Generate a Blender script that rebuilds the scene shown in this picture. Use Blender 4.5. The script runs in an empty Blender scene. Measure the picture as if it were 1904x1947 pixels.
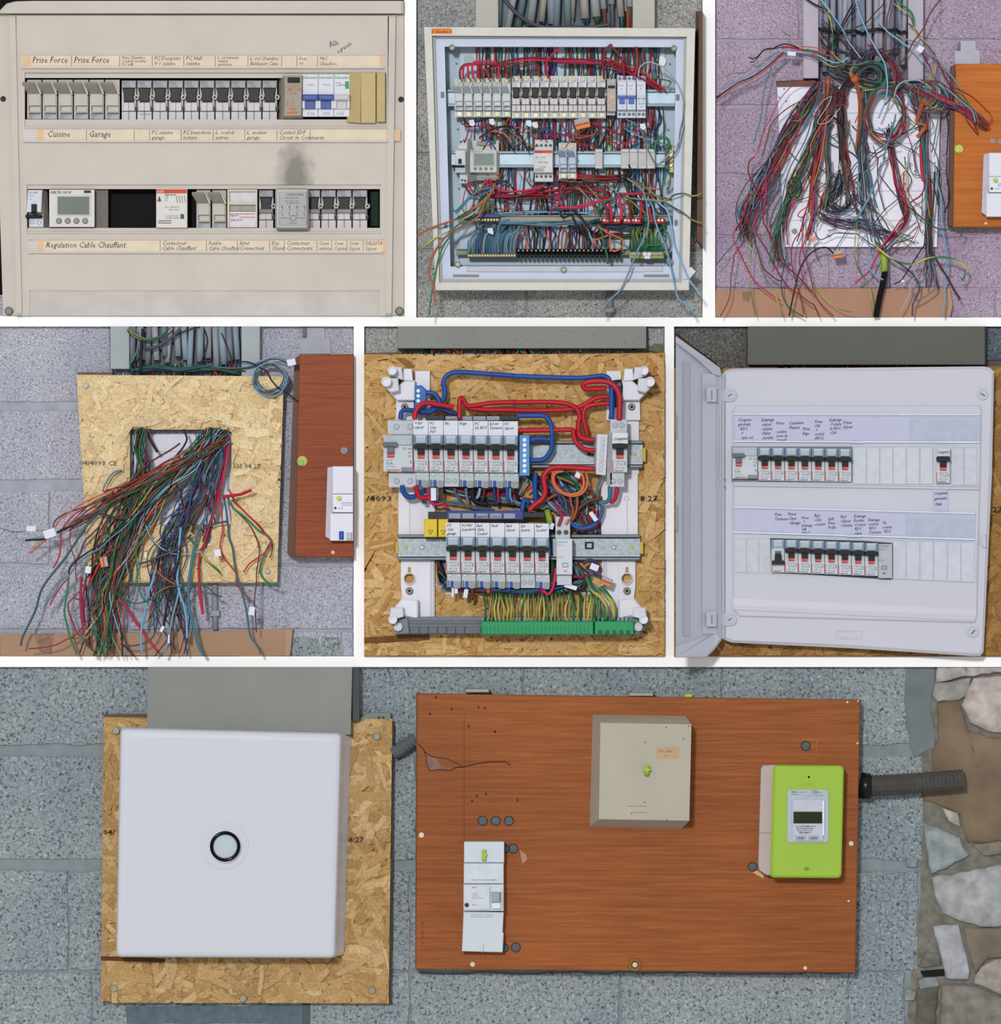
import bpy, math, random
from mathutils import Vector
S = 0.001
C = bpy.context.scene.collection
# ---------------- camera, sky, lights, exposure ----------------
cam = bpy.data.cameras.new('camera'); co = bpy.data.objects.new('camera', cam); C.objects.link(co)
co.location = (0.952, -20.0, 0.9735); co.rotation_euler = (math.pi/2, 0, 0)
cam.sensor_fit = 'VERTICAL'; cam.sensor_height = 36; cam.lens = 36*20.0/1.947
cam.clip_start = 0.5; cam.clip_end = 100
sc = bpy.context.scene; sc.camera = co
sc.view_settings.view_transform = 'Standard'; sc.view_settings.look = 'None'
sc.view_settings.exposure = 0.0; sc.view_settings.gamma = 1; sc.view_settings.use_curve_mapping = False
wd = bpy.data.worlds.new('World'); sc.world = wd; wd.use_nodes = True
wd.node_tree.nodes['Background'].inputs[0].default_value = (1, 1, 1, 1)
wd.node_tree.nodes['Background'].inputs[1].default_value = 0.55
sl = bpy.data.lights.new('flash', 'SUN'); so = bpy.data.objects.new('flash', sl); C.objects.link(so)
sl.energy = 1.85; sl.angle = math.radians(5); so.location = (-2, -6, 4)
so.rotation_euler = Vector((0.17, 1.0, -0.24)).to_track_quat('-Z', 'Y').to_euler()

# ---------------- helpers ----------------
def lin(c):
    c /= 255.0
    return c/12.92 if c <= 0.04045 else ((c+0.055)/1.055)**2.4
def rgb(h, k=0.93):
    h = h.lstrip('#')
    return tuple(min(0.97, lin(int(h[i:i+2], 16))*k) for i in (0, 2, 4)) + (1,)
MC = {}
def nd(nt, t, **kw):
    n = nt.nodes.new(t)
    for k, v in kw.items():
        if k.startswith('i_'): n.inputs[k[2:].replace('_', ' ')].default_value = v
        else: setattr(n, k, v)
    return n
def M(h, rough=0.5, metal=0.0, var=0.07, scale=60, bump=0.0, alpha=1.0, name=None):
    key = (h, rough, metal, var, scale, bump, alpha)
    if key in MC: return MC[key]
    m = bpy.data.materials.new(name or 'm_'+h.lstrip('#')); m.use_nodes = True; nt = m.node_tree
    b = nt.nodes['Principled BSDF']; L = nt.links.new
    b.inputs['Roughness'].default_value = rough; b.inputs['Metallic'].default_value = metal
    b.inputs['Base Color'].default_value = rgb(h)
    b.inputs['Specular IOR Level'].default_value = 0.25
    if alpha < 1: b.inputs['Alpha'].default_value = alpha
    if var > 0:
        g = nd(nt, 'ShaderNodeNewGeometry'); n = nd(nt, 'ShaderNodeTexNoise'); n.inputs['Scale'].default_value = scale; n.inputs['Detail'].default_value = 3
        L(g.outputs['Position'], n.inputs['Vector'])
        r = nd(nt, 'ShaderNodeMapRange'); r.inputs[1].default_value = 0.3; r.inputs[2].default_value = 0.7
        r.inputs[3].default_value = 1-var; r.inputs[4].default_value = 1+var*0.7
        L(n.outputs['Fac'], r.inputs[0])
        x = nd(nt, 'ShaderNodeMix', data_type='RGBA', blend_type='MULTIPLY'); x.inputs[0].default_value = 1
        x.inputs[6].default_value = rgb(h); L(r.outputs[0], x.inputs[7]); L(x.outputs[2], b.inputs['Base Color'])
        if bump:
            bp = nd(nt, 'ShaderNodeBump'); bp.inputs['Strength'].default_value = bump; bp.inputs['Distance'].default_value = 0.002
            L(n.outputs['Fac'], bp.inputs['Height']); L(bp.outputs[0], b.inputs['Normal'])
    MC[key] = m; return m
def ramp(nt, stops):
    r = nd(nt, 'ShaderNodeValToRGB'); e = r.color_ramp.elements
    while len(e) < len(stops): e.new(0.5)
    for i, (p, c) in enumerate(stops): e[i].position = p; e[i].color = rgb(c) if isinstance(c, str) else (c, c, c, 1)
    return r
def concrete(base, dark, light, s=150, second=None, name='concrete', pits=0.5):
    m = bpy.data.materials.new(name); m.use_nodes = True; nt = m.node_tree; b = nt.nodes['Principled BSDF']; L = nt.links.new
    b.inputs['Roughness'].default_value = 0.95; b.inputs['Specular IOR Level'].default_value = 0.1
    g = nd(nt, 'ShaderNodeNewGeometry')
    n1 = nd(nt, 'ShaderNodeTexNoise'); n1.inputs['Scale'].default_value = s; n1.inputs['Detail'].default_value = 6; n1.inputs['Roughness'].default_value = 0.72
    n1.inputs['Distortion'].default_value = 0.8
    L(g.outputs['Position'], n1.inputs['Vector'])
    r1 = ramp(nt, [(0.28, dark), (0.41, dark), (0.455, base), (0.54, base), (0.62, light)]); L(n1.outputs['Fac'], r1.inputs[0])
    v = nd(nt, 'ShaderNodeTexVoronoi'); v.inputs['Scale'].default_value = s*0.9; L(g.outputs['Position'], v.inputs['Vector'])
    rv = ramp(nt, [(0.0, 0.8), (0.25, 1.0), (0.6, 1.02), (0.95, 0.86)]); L(v.outputs['Distance'], rv.inputs[0])
    x = nd(nt, 'ShaderNodeMix', data_type='RGBA', blend_type='MULTIPLY'); x.inputs[0].default_value = 0.8
    L(r1.outputs[0], x.inputs[6]); L(rv.outputs[0], x.inputs[7])
    n2 = nd(nt, 'ShaderNodeTexNoise'); n2.inputs['Scale'].default_value = 5; n2.inputs['Detail'].default_value = 3; L(g.outputs['Position'], n2.inputs['Vector'])
    r2 = ramp(nt, [(0.35, 0.0), (0.65, 1.0)]); L(n2.outputs['Fac'], r2.inputs[0])
    y = nd(nt, 'ShaderNodeMix', data_type='RGBA', blend_type='MULTIPLY'); L(r2.outputs[0], y.inputs[0])
    L(x.outputs[2], y.inputs[6]); y.inputs[7].default_value = rgb(second or 'e8e4e0', 1.0)
    L(y.outputs[2], b.inputs['Base Color'])
    bp = nd(nt, 'ShaderNodeBump'); bp.inputs['Strength'].default_value = 0.5; bp.inputs['Distance'].default_value = 0.002
    L(n1.outputs['Fac'], bp.inputs['Height']); L(bp.outputs[0], b.inputs['Normal'])
    return m
def woodmat(c1, c2, c3, name, rough=0.3):
    m = bpy.data.materials.new(name); m.use_nodes = True; nt = m.node_tree; b = nt.nodes['Principled BSDF']; L = nt.links.new
    b.inputs['Roughness'].default_value = rough; b.inputs['Specular IOR Level'].default_value = 0.2
    g = nd(nt, 'ShaderNodeNewGeometry'); mp = nd(nt, 'ShaderNodeMapping'); mp.inputs['Scale'].default_value = (7, 40, 190)
    L(g.outputs['Position'], mp.inputs['Vector'])
    n = nd(nt, 'ShaderNodeTexNoise'); n.inputs['Scale'].default_value = 1; n.inputs['Detail'].default_value = 6; n.inputs['Roughness'].default_value = 0.65; n.inputs['Distortion'].default_value = 0.5
    L(mp.outputs[0], n.inputs['Vector'])
    r = ramp(nt, [(0.3, c1), (0.5, c2), (0.72, c3)]); L(n.outputs['Fac'], r.inputs[0])
    n2 = nd(nt, 'ShaderNodeTexNoise'); n2.inputs['Scale'].default_value = 3; n2.inputs['Detail'].default_value = 2; L(g.outputs['Position'], n2.inputs['Vector'])
    r2 = ramp(nt, [(0.3, 0.86), (0.7, 1.08)]); L(n2.outputs['Fac'], r2.inputs[0])
    x = nd(nt, 'ShaderNodeMix', data_type='RGBA', blend_type='MULTIPLY'); x.inputs[0].default_value = 1
    L(r.outputs[0], x.inputs[6]); L(r2.outputs[0], x.inputs[7]); L(x.outputs[2], b.inputs['Base Color'])
    bp = nd(nt, 'ShaderNodeBump'); bp.inputs['Strength'].default_value = 0.12; bp.inputs['Distance'].default_value = 0.001
    L(n.outputs['Fac'], bp.inputs['Height']); L(bp.outputs[0], b.inputs['Normal'])
    return m
def strandmat(name):
    m = bpy.data.materials.new(name); m.use_nodes = True; nt = m.node_tree; b = nt.nodes['Principled BSDF']; L = nt.links.new
    b.inputs['Roughness'].default_value = 0.75; b.inputs['Specular IOR Level'].default_value = 0.1
    a = nd(nt, 'ShaderNodeAttribute', attribute_name='col')
    g = nd(nt, 'ShaderNodeNewGeometry'); n = nd(nt, 'ShaderNodeTexNoise'); n.inputs['Scale'].default_value = 220; n.inputs['Detail'].default_value = 4
    L(g.outputs['Position'], n.inputs['Vector'])
    r = ramp(nt, [(0.3, 0.74), (0.62, 1.06)]); L(n.outputs['Fac'], r.inputs[0])
    x = nd(nt, 'ShaderNodeMix', data_type='RGBA', blend_type='MULTIPLY'); x.inputs[0].default_value = 1
    L(a.outputs['Color'], x.inputs[6]); L(r.outputs[0], x.inputs[7]); L(x.outputs[2], b.inputs['Base Color'])
    return m

def W(x, y, d=0): return Vector((x*S, -d*S, (1947-y)*S))
class MB:
    def __init__(s): s.v = []; s.f = []; s.mi = []; s.cur = 0
    def add(s, vs, fs):
        o = len(s.v); s.v += vs; s.f += [tuple(i+o for i in f) for f in fs]; s.mi += [s.cur]*len(fs); return s
    def loft(s, rings, cap0=True, cap1=True):
        n = len(rings[0]); vs = [p for r in rings for p in r]; fs = []
        for k in range(len(rings)-1):
            for i in range(n):
                j = (i+1) % n; fs.append((k*n+i, k*n+j, (k+1)*n+j, (k+1)*n+i))
        if cap1: fs.append(tuple((len(rings)-1)*n+i for i in range(n)))
        if cap0: fs.append(tuple(reversed(range(n))))
        return s.add(vs, fs)
    def box(s, x0, y0, x1, y1, d0, d1, b=0.0):
        def R(a, d): return [(x0+a, y0+a, d), (x0+a, y1-a, d), (x1-a, y1-a, d), (x1-a, y0+a, d)]
        b = min(b, (x1-x0)*0.45, (y1-y0)*0.45, (d1-d0)*0.9)
        return s.loft([R(0, d0), R(0, d1-b), R(b, d1)] if b > 0 else [R(0, d0), R(0, d1)])
    def rbox(s, x0, y0, x1, y1, d0, d1, r=4, b=1.0, n=5):
        # corners counter-clockwise as seen from the camera
        def RR(a, d):
            rr = max(r-a, 0.2); o = []
            for cx, cy, t0 in ((x0+a+rr, y0+a+rr, 270), (x0+a+rr, y1-a-rr, 180), (x1-a-rr, y1-a-rr, 90), (x1-a-rr, y0+a+rr, 0)):
                for k in range(n+1):
                    t = math.radians(t0-90*k/n); o.append((cx+rr*math.cos(t), cy+rr*math.sin(t), d))
            return o
        rings = [RR(0, d0), RR(0, d1-b)]
        if b > 0:
            for k in (1, 2, 3): t = math.pi/2*k/3; rings.append(RR(b*(1-math.cos(t)), d1-b+b*math.sin(t)))
        return s.loft(rings)
    def prism(s, pts, d0, d1, b=0.0):
        # pts in order counter-clockwise on screen (x right, y down -> area sign handled)
        a = sum(pts[i][0]*pts[(i+1) % len(pts)][1]-pts[(i+1) % len(pts)][0]*pts[i][1] for i in range(len(pts)))
        if a > 0: pts = list(reversed(pts))
        cx = sum(p[0] for p in pts)/len(pts); cy = sum(p[1] for p in pts)/len(pts)
        R0 = [(x, y, d0) for x, y in pts]
        if b <= 0: return s.loft([R0, [(x, y, d1) for x, y in pts]])
        def ins(x, y):
            l = math.hypot(x-cx, y-cy) or 1; k = max(0, (l-b*1.3)/l); return cx+(x-cx)*k, cy+(y-cy)*k
        return s.loft([R0, [(x, y, d1-b) for x, y in pts], [(*ins(x, y), d1) for x, y in pts]])
    def quad2(s, back, front, d0, d1):
        return s.loft([[(x, y, d0) for x, y in back], [(x, y, d1) for x, y in front]])
    def cyl(s, cx, cy, r, d0, d1, n=14, b=0.0, r1=None):
        r1 = r if r1 is None else r1
        def R(q, d): return [(cx+q*math.cos(-2*math.pi*i/n), cy+q*math.sin(-2*math.pi*i/n), d) for i in range(n)]
        return s.loft([R(r, d0), R(r1, d1-b), R(max(r1-b, .1), d1)] if b > 0 else [R(r, d0), R(r1, d1)])
    def ring(s, cx, cy, r0, r1, d0, d1, n=28):
        def R(q, d): return [(cx+q*math.cos(-2*math.pi*i/n), cy+q*math.sin(-2*math.pi*i/n), d) for i in range(n)]
        m = (r0+r1)/2; q = (r1-r0)*0.3
        return s.loft([R(r0, d0), R(r1, d0), R(r1, d1-q), R(r1-q, d1), R(r0+q, d1), R(r0, d1-q), R(r0, d0)], False, False)
    def screw(s, cx, cy, r, d, n=12, ang=0.6):
        s.cyl(cx, cy, r, d, d+r*0.5, n, b=r*0.25)
        return s
    def slot(s, cx, cy, r, d, ang=0.6, w=0.22):
        c, q = math.cos(ang), math.sin(ang); a, b2 = r*0.8, r*w
        p = [(cx+c*i*a-q*j*b2, cy+q*i*a+c*j*b2) for i, j in ((-1, -1), (-1, 1), (1, 1), (1, -1))]
        return s.prism(p, d-0.2, d+0.25)
    def plate(s, x0, y0, x1, y1, holes, d0, d1):
        xs = sorted({x0, x1, *[h[0] for h in holes], *[h[2] for h in holes]}); ys = sorted({y0, y1, *[h[1] for h in holes], *[h[3] for h in holes]})
        xs = [x for x in xs if x0 <= x <= x1]; ys = [y for y in ys if y0 <= y <= y1]
        nx, ny = len(xs)-1, len(ys)-1
        def fill(i, j):
            if i < 0 or j < 0 or i >= nx or j >= ny: return False
            mx, my = (xs[i]+xs[i+1])/2, (ys[j]+ys[j+1])/2
            return not any(h[0] < mx < h[2] and h[1] < my < h[3] for h in holes)
        for i in range(nx):
            for j in range(ny):
                if not fill(i, j): continue
                a, b, c, e = xs[i], ys[j], xs[i+1], ys[j+1]
                s.add([(a, b, d1), (a, e, d1), (c, e, d1), (c, b, d1)], [(0, 1, 2, 3)])
                s.add([(a, b, d0), (a, e, d0), (c, e, d0), (c, b, d0)], [(3, 2, 1, 0)])
                for di, dj, p, q in ((-1, 0, (a, b), (a, e)), (1, 0, (c, e), (c, b)), (0, -1, (c, b), (a, b)), (0, 1, (a, e), (c, e))):
                    if not fill(i+di, j+dj): s.add([(*p, d0), (*q, d0), (*q, d1), (*p, d1)], [(0, 1, 2, 3)])
        return s
    def tube(s, pts, r, n=6, two=False, twist=0.25, r1=None):
        P = [Vector(p) for p in pts]; m = len(P)
        if m < 2: return s
        rings = []; up = Vector((0, 0, 1))
        for i in range(m):
            t = (P[min(i+1, m-1)]-P[max(i-1, 0)]);
            if t.length < 1e-6: t = Vector((1, 0, 0))
            t.normalize()
            a = t.cross(up)
            if a.length < 0.05: a = t.cross(Vector((0, 1, 0)))
            a.normalize(); bb = t.cross(a); bb.normalize()
            q = r if r1 is None else r+(r1-r)*i/(m-1)
            ph = twist*i if two else 0
            rings.append([tuple(P[i]+(a*math.cos(2*math.pi*k/n+ph)+bb*math.sin(2*math.pi*k/n+ph))*q) for k in range(n)])
        o = len(s.v); s.v += [p for rg in rings for p in rg]
        for k in range(m-1):
            for i in range(n):
                j = (i+1) % n; s.f.append((o+k*n+i, o+(k+1)*n+i, o+(k+1)*n+j, o+k*n+j)); s.mi.append((1 if i*5 < n*2 else 0) if two else s.cur)
        s.f.append(tuple(o+i for i in range(n))); s.mi.append(s.cur)
        s.f.append(tuple(o+(m-1)*n+i for i in reversed(range(n)))); s.mi.append(s.cur)
        return s
    def holeplate(s, x0, y0, x1, y1, cx, cy, r, d0, d1, n=24):
        I = []; O = []
        for i in range(n):
            a = -2*math.pi*i/n; c, q = math.cos(a), math.sin(a); t = min(((x1-cx)/c if c > 1e-9 else (x0-cx)/c if c < -1e-9 else 1e9), ((y1-cy)/q if q > 1e-9 else (y0-cy)/q if q < -1e-9 else 1e9))
            I.append((cx+r*c, cy+r*q)); O.append((cx+t*c, cy+t*q))
        R = lambda p, d: [(x, y, d) for x, y in p]
        return s.loft([R(I, d0), R(O, d0), R(O, d1), R(I, d1), R(I, d0)], False, False)
    def text(s, t, x, y, size, d, rot=0, shear=0.0, w=1.0, align='LEFT', bold=0.0):
        vs, fs = textmesh(t, shear, align, bold); c, q = math.cos(math.radians(rot)), math.sin(math.radians(rot))
        out = []
        for a, b in vs:
            a *= size*w; b *= -size
            out.append((x+a*c-b*q, y+a*q+b*c, d))
        return s.add(out, fs)
TC = {}
def textmesh(t, shear, align, bold):
    k = (t, shear, align, bold)
    if k not in TC:
        cu = bpy.data.curves.new('t', 'FONT'); cu.body = t; cu.size = 1; cu.shear = shear; cu.align_x = align; cu.resolution_u = 1; cu.offset = bold
        o = bpy.data.objects.new('t', cu); me = bpy.data.meshes.new_from_object(o)
        TC[k] = ([(v.co.x, v.co.y) for v in me.vertices], [tuple(p.vertices) for p in me.polygons])
        bpy.data.objects.remove(o); bpy.data.curves.remove(cu); bpy.data.meshes.remove(me)
    return TC[k]
ORG = {}
def mesh(name, mb, mats, org):
    me = bpy.data.meshes.new(name)
    me.from_pydata([W(*p)-org for p in mb.v], [], mb.f)
    if not isinstance(mats, (list, tuple)): mats = [mats]
    for m in mats: me.materials.append(m)
    if len(mats) > 1: me.polygons.foreach_set('material_index', mb.mi)
    return me
def smooth(me, on=True): me.polygons.foreach_set('use_smooth', [on]*len(me.polygons))
def part(name, mb, mats, parent, label=None, sm=False, kind=None):
    org = ORG[parent.name]
    me = mesh(name, mb, mats, org); o = bpy.data.objects.new(name, me); C.objects.link(o); o.parent = parent
    ORG[o.name] = org
    if sm: smooth(me)
    if label: o['label'] = label
    if kind or name in ('lettering', 'wiring_diagram'): o['kind'] = kind or 'stuff'
    return o
def thing(name, label, cat, x, y, d=0, group=None):
    o = bpy.data.objects.new(name, None); C.objects.link(o); o.location = W(x, y, d); o.empty_display_size = 0.01
    ORG[o.name] = W(x, y, d); o['label'] = label; o['category'] = cat
    if group: o['group'] = group
    return o
def single(name, mb, mats, label, cat, group=None, sm=False, kind=None):
    n = len(mb.v); c = W(sum(p[0] for p in mb.v)/n, max(p[1] for p in mb.v), min(p[2] for p in mb.v))
    me = mesh(name, mb, mats, c); o = bpy.data.objects.new(name, me); C.objects.link(o); o.location = c
    ORG[o.name] = c; o['label'] = label; o['category'] = cat
    if group: o['group'] = group
    if kind: o['kind'] = kind
    if sm: smooth(me)
    return o
def struct(name, mb, mats, parent=None):
    me = mesh(name, mb, mats, Vector((0, 0, 0))); o = bpy.data.objects.new(name, me); C.objects.link(o); ORG[o.name] = Vector((0, 0, 0))
    o['kind'] = 'structure'
    if parent: o.parent = parent
    return o
def dup(root, dx, dy, label, dd=0, rot=0, scale=1, group=None):
    def cp(o, par):
        c = o.copy(); C.objects.link(c)
        if par: c.parent = par
        for ch in o.children: cp(ch, c)
        return c
    r = cp(root, None); r.location = root.location+Vector((dx*S, -dd*S, -dy*S)); r['label'] = label
    r.rotation_euler = (0, math.radians(rot), 0); r.scale = (scale,)*3
    if group: r['group'] = group
    ORG[r.name] = Vector(r.location)
    return r
ORD = ['first', 'second', 'third', 'fourth', 'fifth', 'sixth', 'seventh', 'eighth', 'ninth', 'tenth', 'eleventh', 'twelfth']
def qframe(m, o4, i4, d0, d1, b=0):
    # frame between two quads given TL, BL, BR, TR
    R = lambda q, d: [(x, y, d) for x, y in q]
    return m.loft([R(i4, d0), R(o4, d0), R(o4, d1), R(i4, d1), R(i4, d0)], False, False)
def catmull(p, k=6):
    n = len(p)
    if n < 3: return [tuple(p[0][j]+(p[-1][j]-p[0][j])*i/k for j in range(3)) for i in range(k+1)]
    q = [p[0]]+list(p)+[p[-1]]; out = []
    for i in range(1, n):
        a, b, c, d = q[i-1], q[i], q[i+1], q[i+2]
        for t in range(k):
            t /= k
            out.append(tuple(0.5*((2*b[j])+(-a[j]+c[j])*t+(2*a[j]-5*b[j]+4*c[j]-d[j])*t*t+(-a[j]+3*b[j]-3*c[j]+d[j])*t**3) for j in range(3)))
    out.append(tuple(p[-1])); return out
WC = {'R': ('red', 'b01c2c'), 'P': ('crimson', 'b81c48'), 'B': ('blue', '1c4c98'), 'L': ('light blue', '6e9dbd'), 'G': ('green', '1e7048'), 'Y': ('green-yellow', '1e7048'),
      'K': ('black', '17171c'), 'N': ('brown', '5c3028'), 'O': ('orange', 'c4623a'), 'V': ('violet', '54407c'), 'T': ('teal', '3a7082'), 'W': ('white', 'c4c8d0'), 'D': ('dark grey', '44464e'), 'E': ('grey', '8c949c')}
CLIP = {2: (792, 0, 1336, 604), 3: (1360, 0, 1904, 604), 4: (1, 621, 673, 1248), 5: (693, 621, 1264, 1248), 6: (1282, 621, 1904, 1248), 7: (0, 1268, 1904, 1947)}
PIC = {1: 'top left picture', 2: 'top middle picture', 3: 'top right picture', 4: 'middle left picture', 5: 'centre picture', 6: 'middle right picture', 7: 'bottom picture'}
EXT = {1: (-60, -60, 769, 601), 2: (792, -60, 1336, 604), 3: (1360, -60, 1964, 604), 4: (-60, 621, 673, 1248), 5: (693, 621, 1264, 1248), 6: (1282, 621, 1964, 1248), 7: (-60, 1268, 1964, 2007)}
def where(p, pan):
    x0, y0, x1, y1 = CLIP[pan]; a = (p[0]-x0)/(x1-x0); b = (p[1]-y0)/(y1-y0)
    v = 'top' if b < .2 else 'upper' if b < .4 else 'middle' if b < .6 else 'lower' if b < .8 else 'bottom'
    h = 'far left' if a < .2 else 'left' if a < .4 else 'centre' if a < .6 else 'right' if a < .8 else 'far right'
    return v+' '+h
WV = random.Random(99)
def shade(h, v):
    f = (1.0, .78, 1.12, .9)[v]; m = (0.0, .14, .10, .22)[v]; c = [int(h[i:i+2], 16) for i in (0, 2, 4)]; g = sum(c)/3
    return ''.join('%02x' % max(0, min(255, int((a+(g-a)*m)*f))) for a in c)
def wirecol(c, v=0):
    if c == 'Y': return [M(shade('286e4a', v), 0.45, var=0), M(shade('aaa24c', v), 0.45, var=0)]
    return M(shade(WC[c][1], v), 0.42, var=0)
ACC = {}; NW = [0]
def flush(pan, label):
    a = ACC.pop(pan); cols = sorted(a); mb = MB(); mats = []; mi = []
    for c in cols:
        for two, sub in ((0, a[c]),):
            base = len(mats); mats += wirecol(*c) if c[0] == 'Y' else [wirecol(*c)]
            o = len(mb.v); mb.v += sub.v; mb.f += [tuple(i+o for i in f) for f in sub.f]; mb.mi += [base+(m if c[0] == 'Y' else 0) for m in sub.mi]
    single('wire_tangle', mb, mats, label, 'wires', None, sm=True, kind='stuff')
def wire(pan, c, r, pts, k=6, n=6, name='wire', what=None, label=None, stuff=False):
    """pts: (x,y,d). One wire, one object."""
    lim = {3: 46, 4: 36}.get(pan)
    if lim: pts = [(x, y, d if d < lim else lim+(d-lim)*.5) for x, y, d in pts]
    q = catmull(pts, k); x0, y0, x1, y1 = EXT[pan]
    q2 = []
    for p in q:
        if x0+r < p[0] < x1-r and y0+r < p[1] < y1-r: q2.append(p)
        elif q2: break
    if len(q2) < 3: return None
    if stuff: ACC.setdefault(pan, {}).setdefault((c, WV.randrange(4)), MB()).tube(q2, r, n, two=(c == 'Y')); return
    NW[0] += 1
    mb = MB().tube(q2, r, n, two=(c == 'Y'))
    a, b = q2[0], q2[-1]
    lab = label or '%s %s, %s to %s, %s' % (WC[c][0], what or 'wire', where(a, pan), where(b, pan), PIC[pan])
    return single(name, mb, wirecol(c, WV.randrange(4) if r < 3.5 else 0), lab, 'wire' if name == 'wire' else 'cable', 'wires in the '+PIC[pan], sm=True)
FR = {'A2': (785, 0, 6.8), 'B2': (1060, 0, 6.8), 'C2': (785, 200, 6.8), 'D2': (1060, 200, 6.8), 'E2': (785, 400, 6.8), 'F2': (1060, 400, 6.8),
      'A3': (1355, 0, 6.382), 'B3': (1625, 0, 6.383), 'C3': (1355, 300, 6.382), 'D3': (1625, 300, 6.383),
      'A4': (0, 615, 5.519), 'B4': (335, 615, 5.519), 'C4': (0, 930, 5.519), 'D4': (335, 930, 5.519),
      'A5': (690, 615, 6.566), 'B5': (975, 615, 6.454), 'C5': (690, 825, 6.566), 'D5': (975, 825, 6.454), 'E5': (690, 1035, 6.566), 'F5': (975, 1035, 6.454)}
def fr(f, s):
    ox, oy, k = FR[f]
    return [(ox+float(a.split(',')[0])/k, oy+float(a.split(',')[1])/k) for a in s.split()]
def wires(spec, pan, r0=1.15, d0=50, d1=60):
    """lines: frame colours depth[-depth2] radius : x,y x,y ..."""
    for ln in spec.strip().splitlines():
        if not ln.strip(): continue
        h, p = ln.split(':'); h = h.split(); pts = fr(h[0], p); cols = h[1]
        da = float(h[2]) if len(h) > 2 else d0; db = float(h[3]) if len(h) > 3 else da; r = float(h[4]) if len(h) > 4 else r0
        r *= {2: .88, 3: .62, 4: .64, 5: 1.06}[pan]
        n = len(pts)
        for i, c in enumerate(cols):
            off = (i-(len(cols)-1)/2)*r*1.9
            q = []
            for j, (x, y) in enumerate(pts):
                a = pts[max(j-1, 0)]; b = pts[min(j+1, n-1)]; tx, ty = b[0]-a[0], b[1]-a[1]; l = math.hypot(tx, ty) or 1
                w = random.uniform(.7, 1.15)
                q.append((x-ty/l*off*w, y+tx/l*off*w, da+(db-da)*j/max(1, n-1)+i*0.3))
            wire(pan, c, r, q)
def bundle(pan, n, cols, ctrl, d0, d1, r=1.1, end=0.25, seed=0, coh=0.5, n_sides=5, k=4, single_n=0):
    """n wires through jittered control points (x, y, spread_x, spread_y)"""
    rg = random.Random(seed)
    for i in range(n):
        u = rg.uniform(-1, 1); v = rg.uniform(-1, 1); q = []
        m = len(ctrl); last = m if rg.random() > end*1.5 else max(3, int(m-rg.randint(1, 2)))
        dd = rg.uniform(d0, d1)
        for j, (x, y, sx, sy) in enumerate(ctrl[:last]):
            q.append((x+sx*(u*coh+rg.uniform(-1, 1)*(1-coh)), y+sy*(v*coh+rg.uniform(-1, 1)*(1-coh)), dd+rg.uniform(-3, 3)))
        wire(pan, rg.choice(cols), r*rg.uniform(.85, 1.15), q, k=k, n=n_sides, stuff=i >= single_n)
def coil(pan, c, r, cx, cy, rx, ry, turns, d, seed=0, stuff=True):
    rg = random.Random(seed); q = []; n = int(turns*10)
    for i in range(n+1):
        t = 2*math.pi*i/10+rg.uniform(0, .3); q.append((cx+rx*math.cos(t)*rg.uniform(.9, 1.08), cy+ry*math.sin(t)*rg.uniform(.9, 1.08), d+i*0.15))
    wire(pan, c, r, q, k=3, n=5, what='coiled wire', stuff=stuff)
def jit(pts, j, rg, per=22):
    out = []
    for i in range(len(pts)):
        a, b = pts[i], pts[(i+1) % len(pts)]; l = math.hypot(b[0]-a[0], b[1]-a[1]); k = max(1, min(16, int(l/per)))
        for t in range(k): out.append((a[0]+(b[0]-a[0])*t/k+rg.uniform(-j, j), a[1]+(b[1]-a[1])*t/k+rg.uniform(-j, j)))
    return out
def blocks(parent, rows, mat, seed=1, j=1.5, d=0, label=None):
    """rows: (y0,y1,[x...])"""
    rg = random.Random(seed)
    for y0, y1, xs in rows:
        for a, b in zip(xs, xs[1:]):
            mb = MB().prism(jit([(a+1.5, y0), (a+1.5, y1), (b-1.5, y1), (b-1.5, y0)], j, rg, 26), d-6, d+rg.uniform(-.5, 1), b=1.2)
            part('concrete_block', mb, mat, parent)
def squash(pal, k=.6):
    m = [sum(int(h[i:i+2], 16) for h in pal)/len(pal) for i in (0, 2, 4)]
    return [''.join('%02x' % int(m[j]+(int(h[i:i+2], 16)-m[j])*k) for j, i in enumerate((0, 2, 4))) for h in pal]
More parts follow.
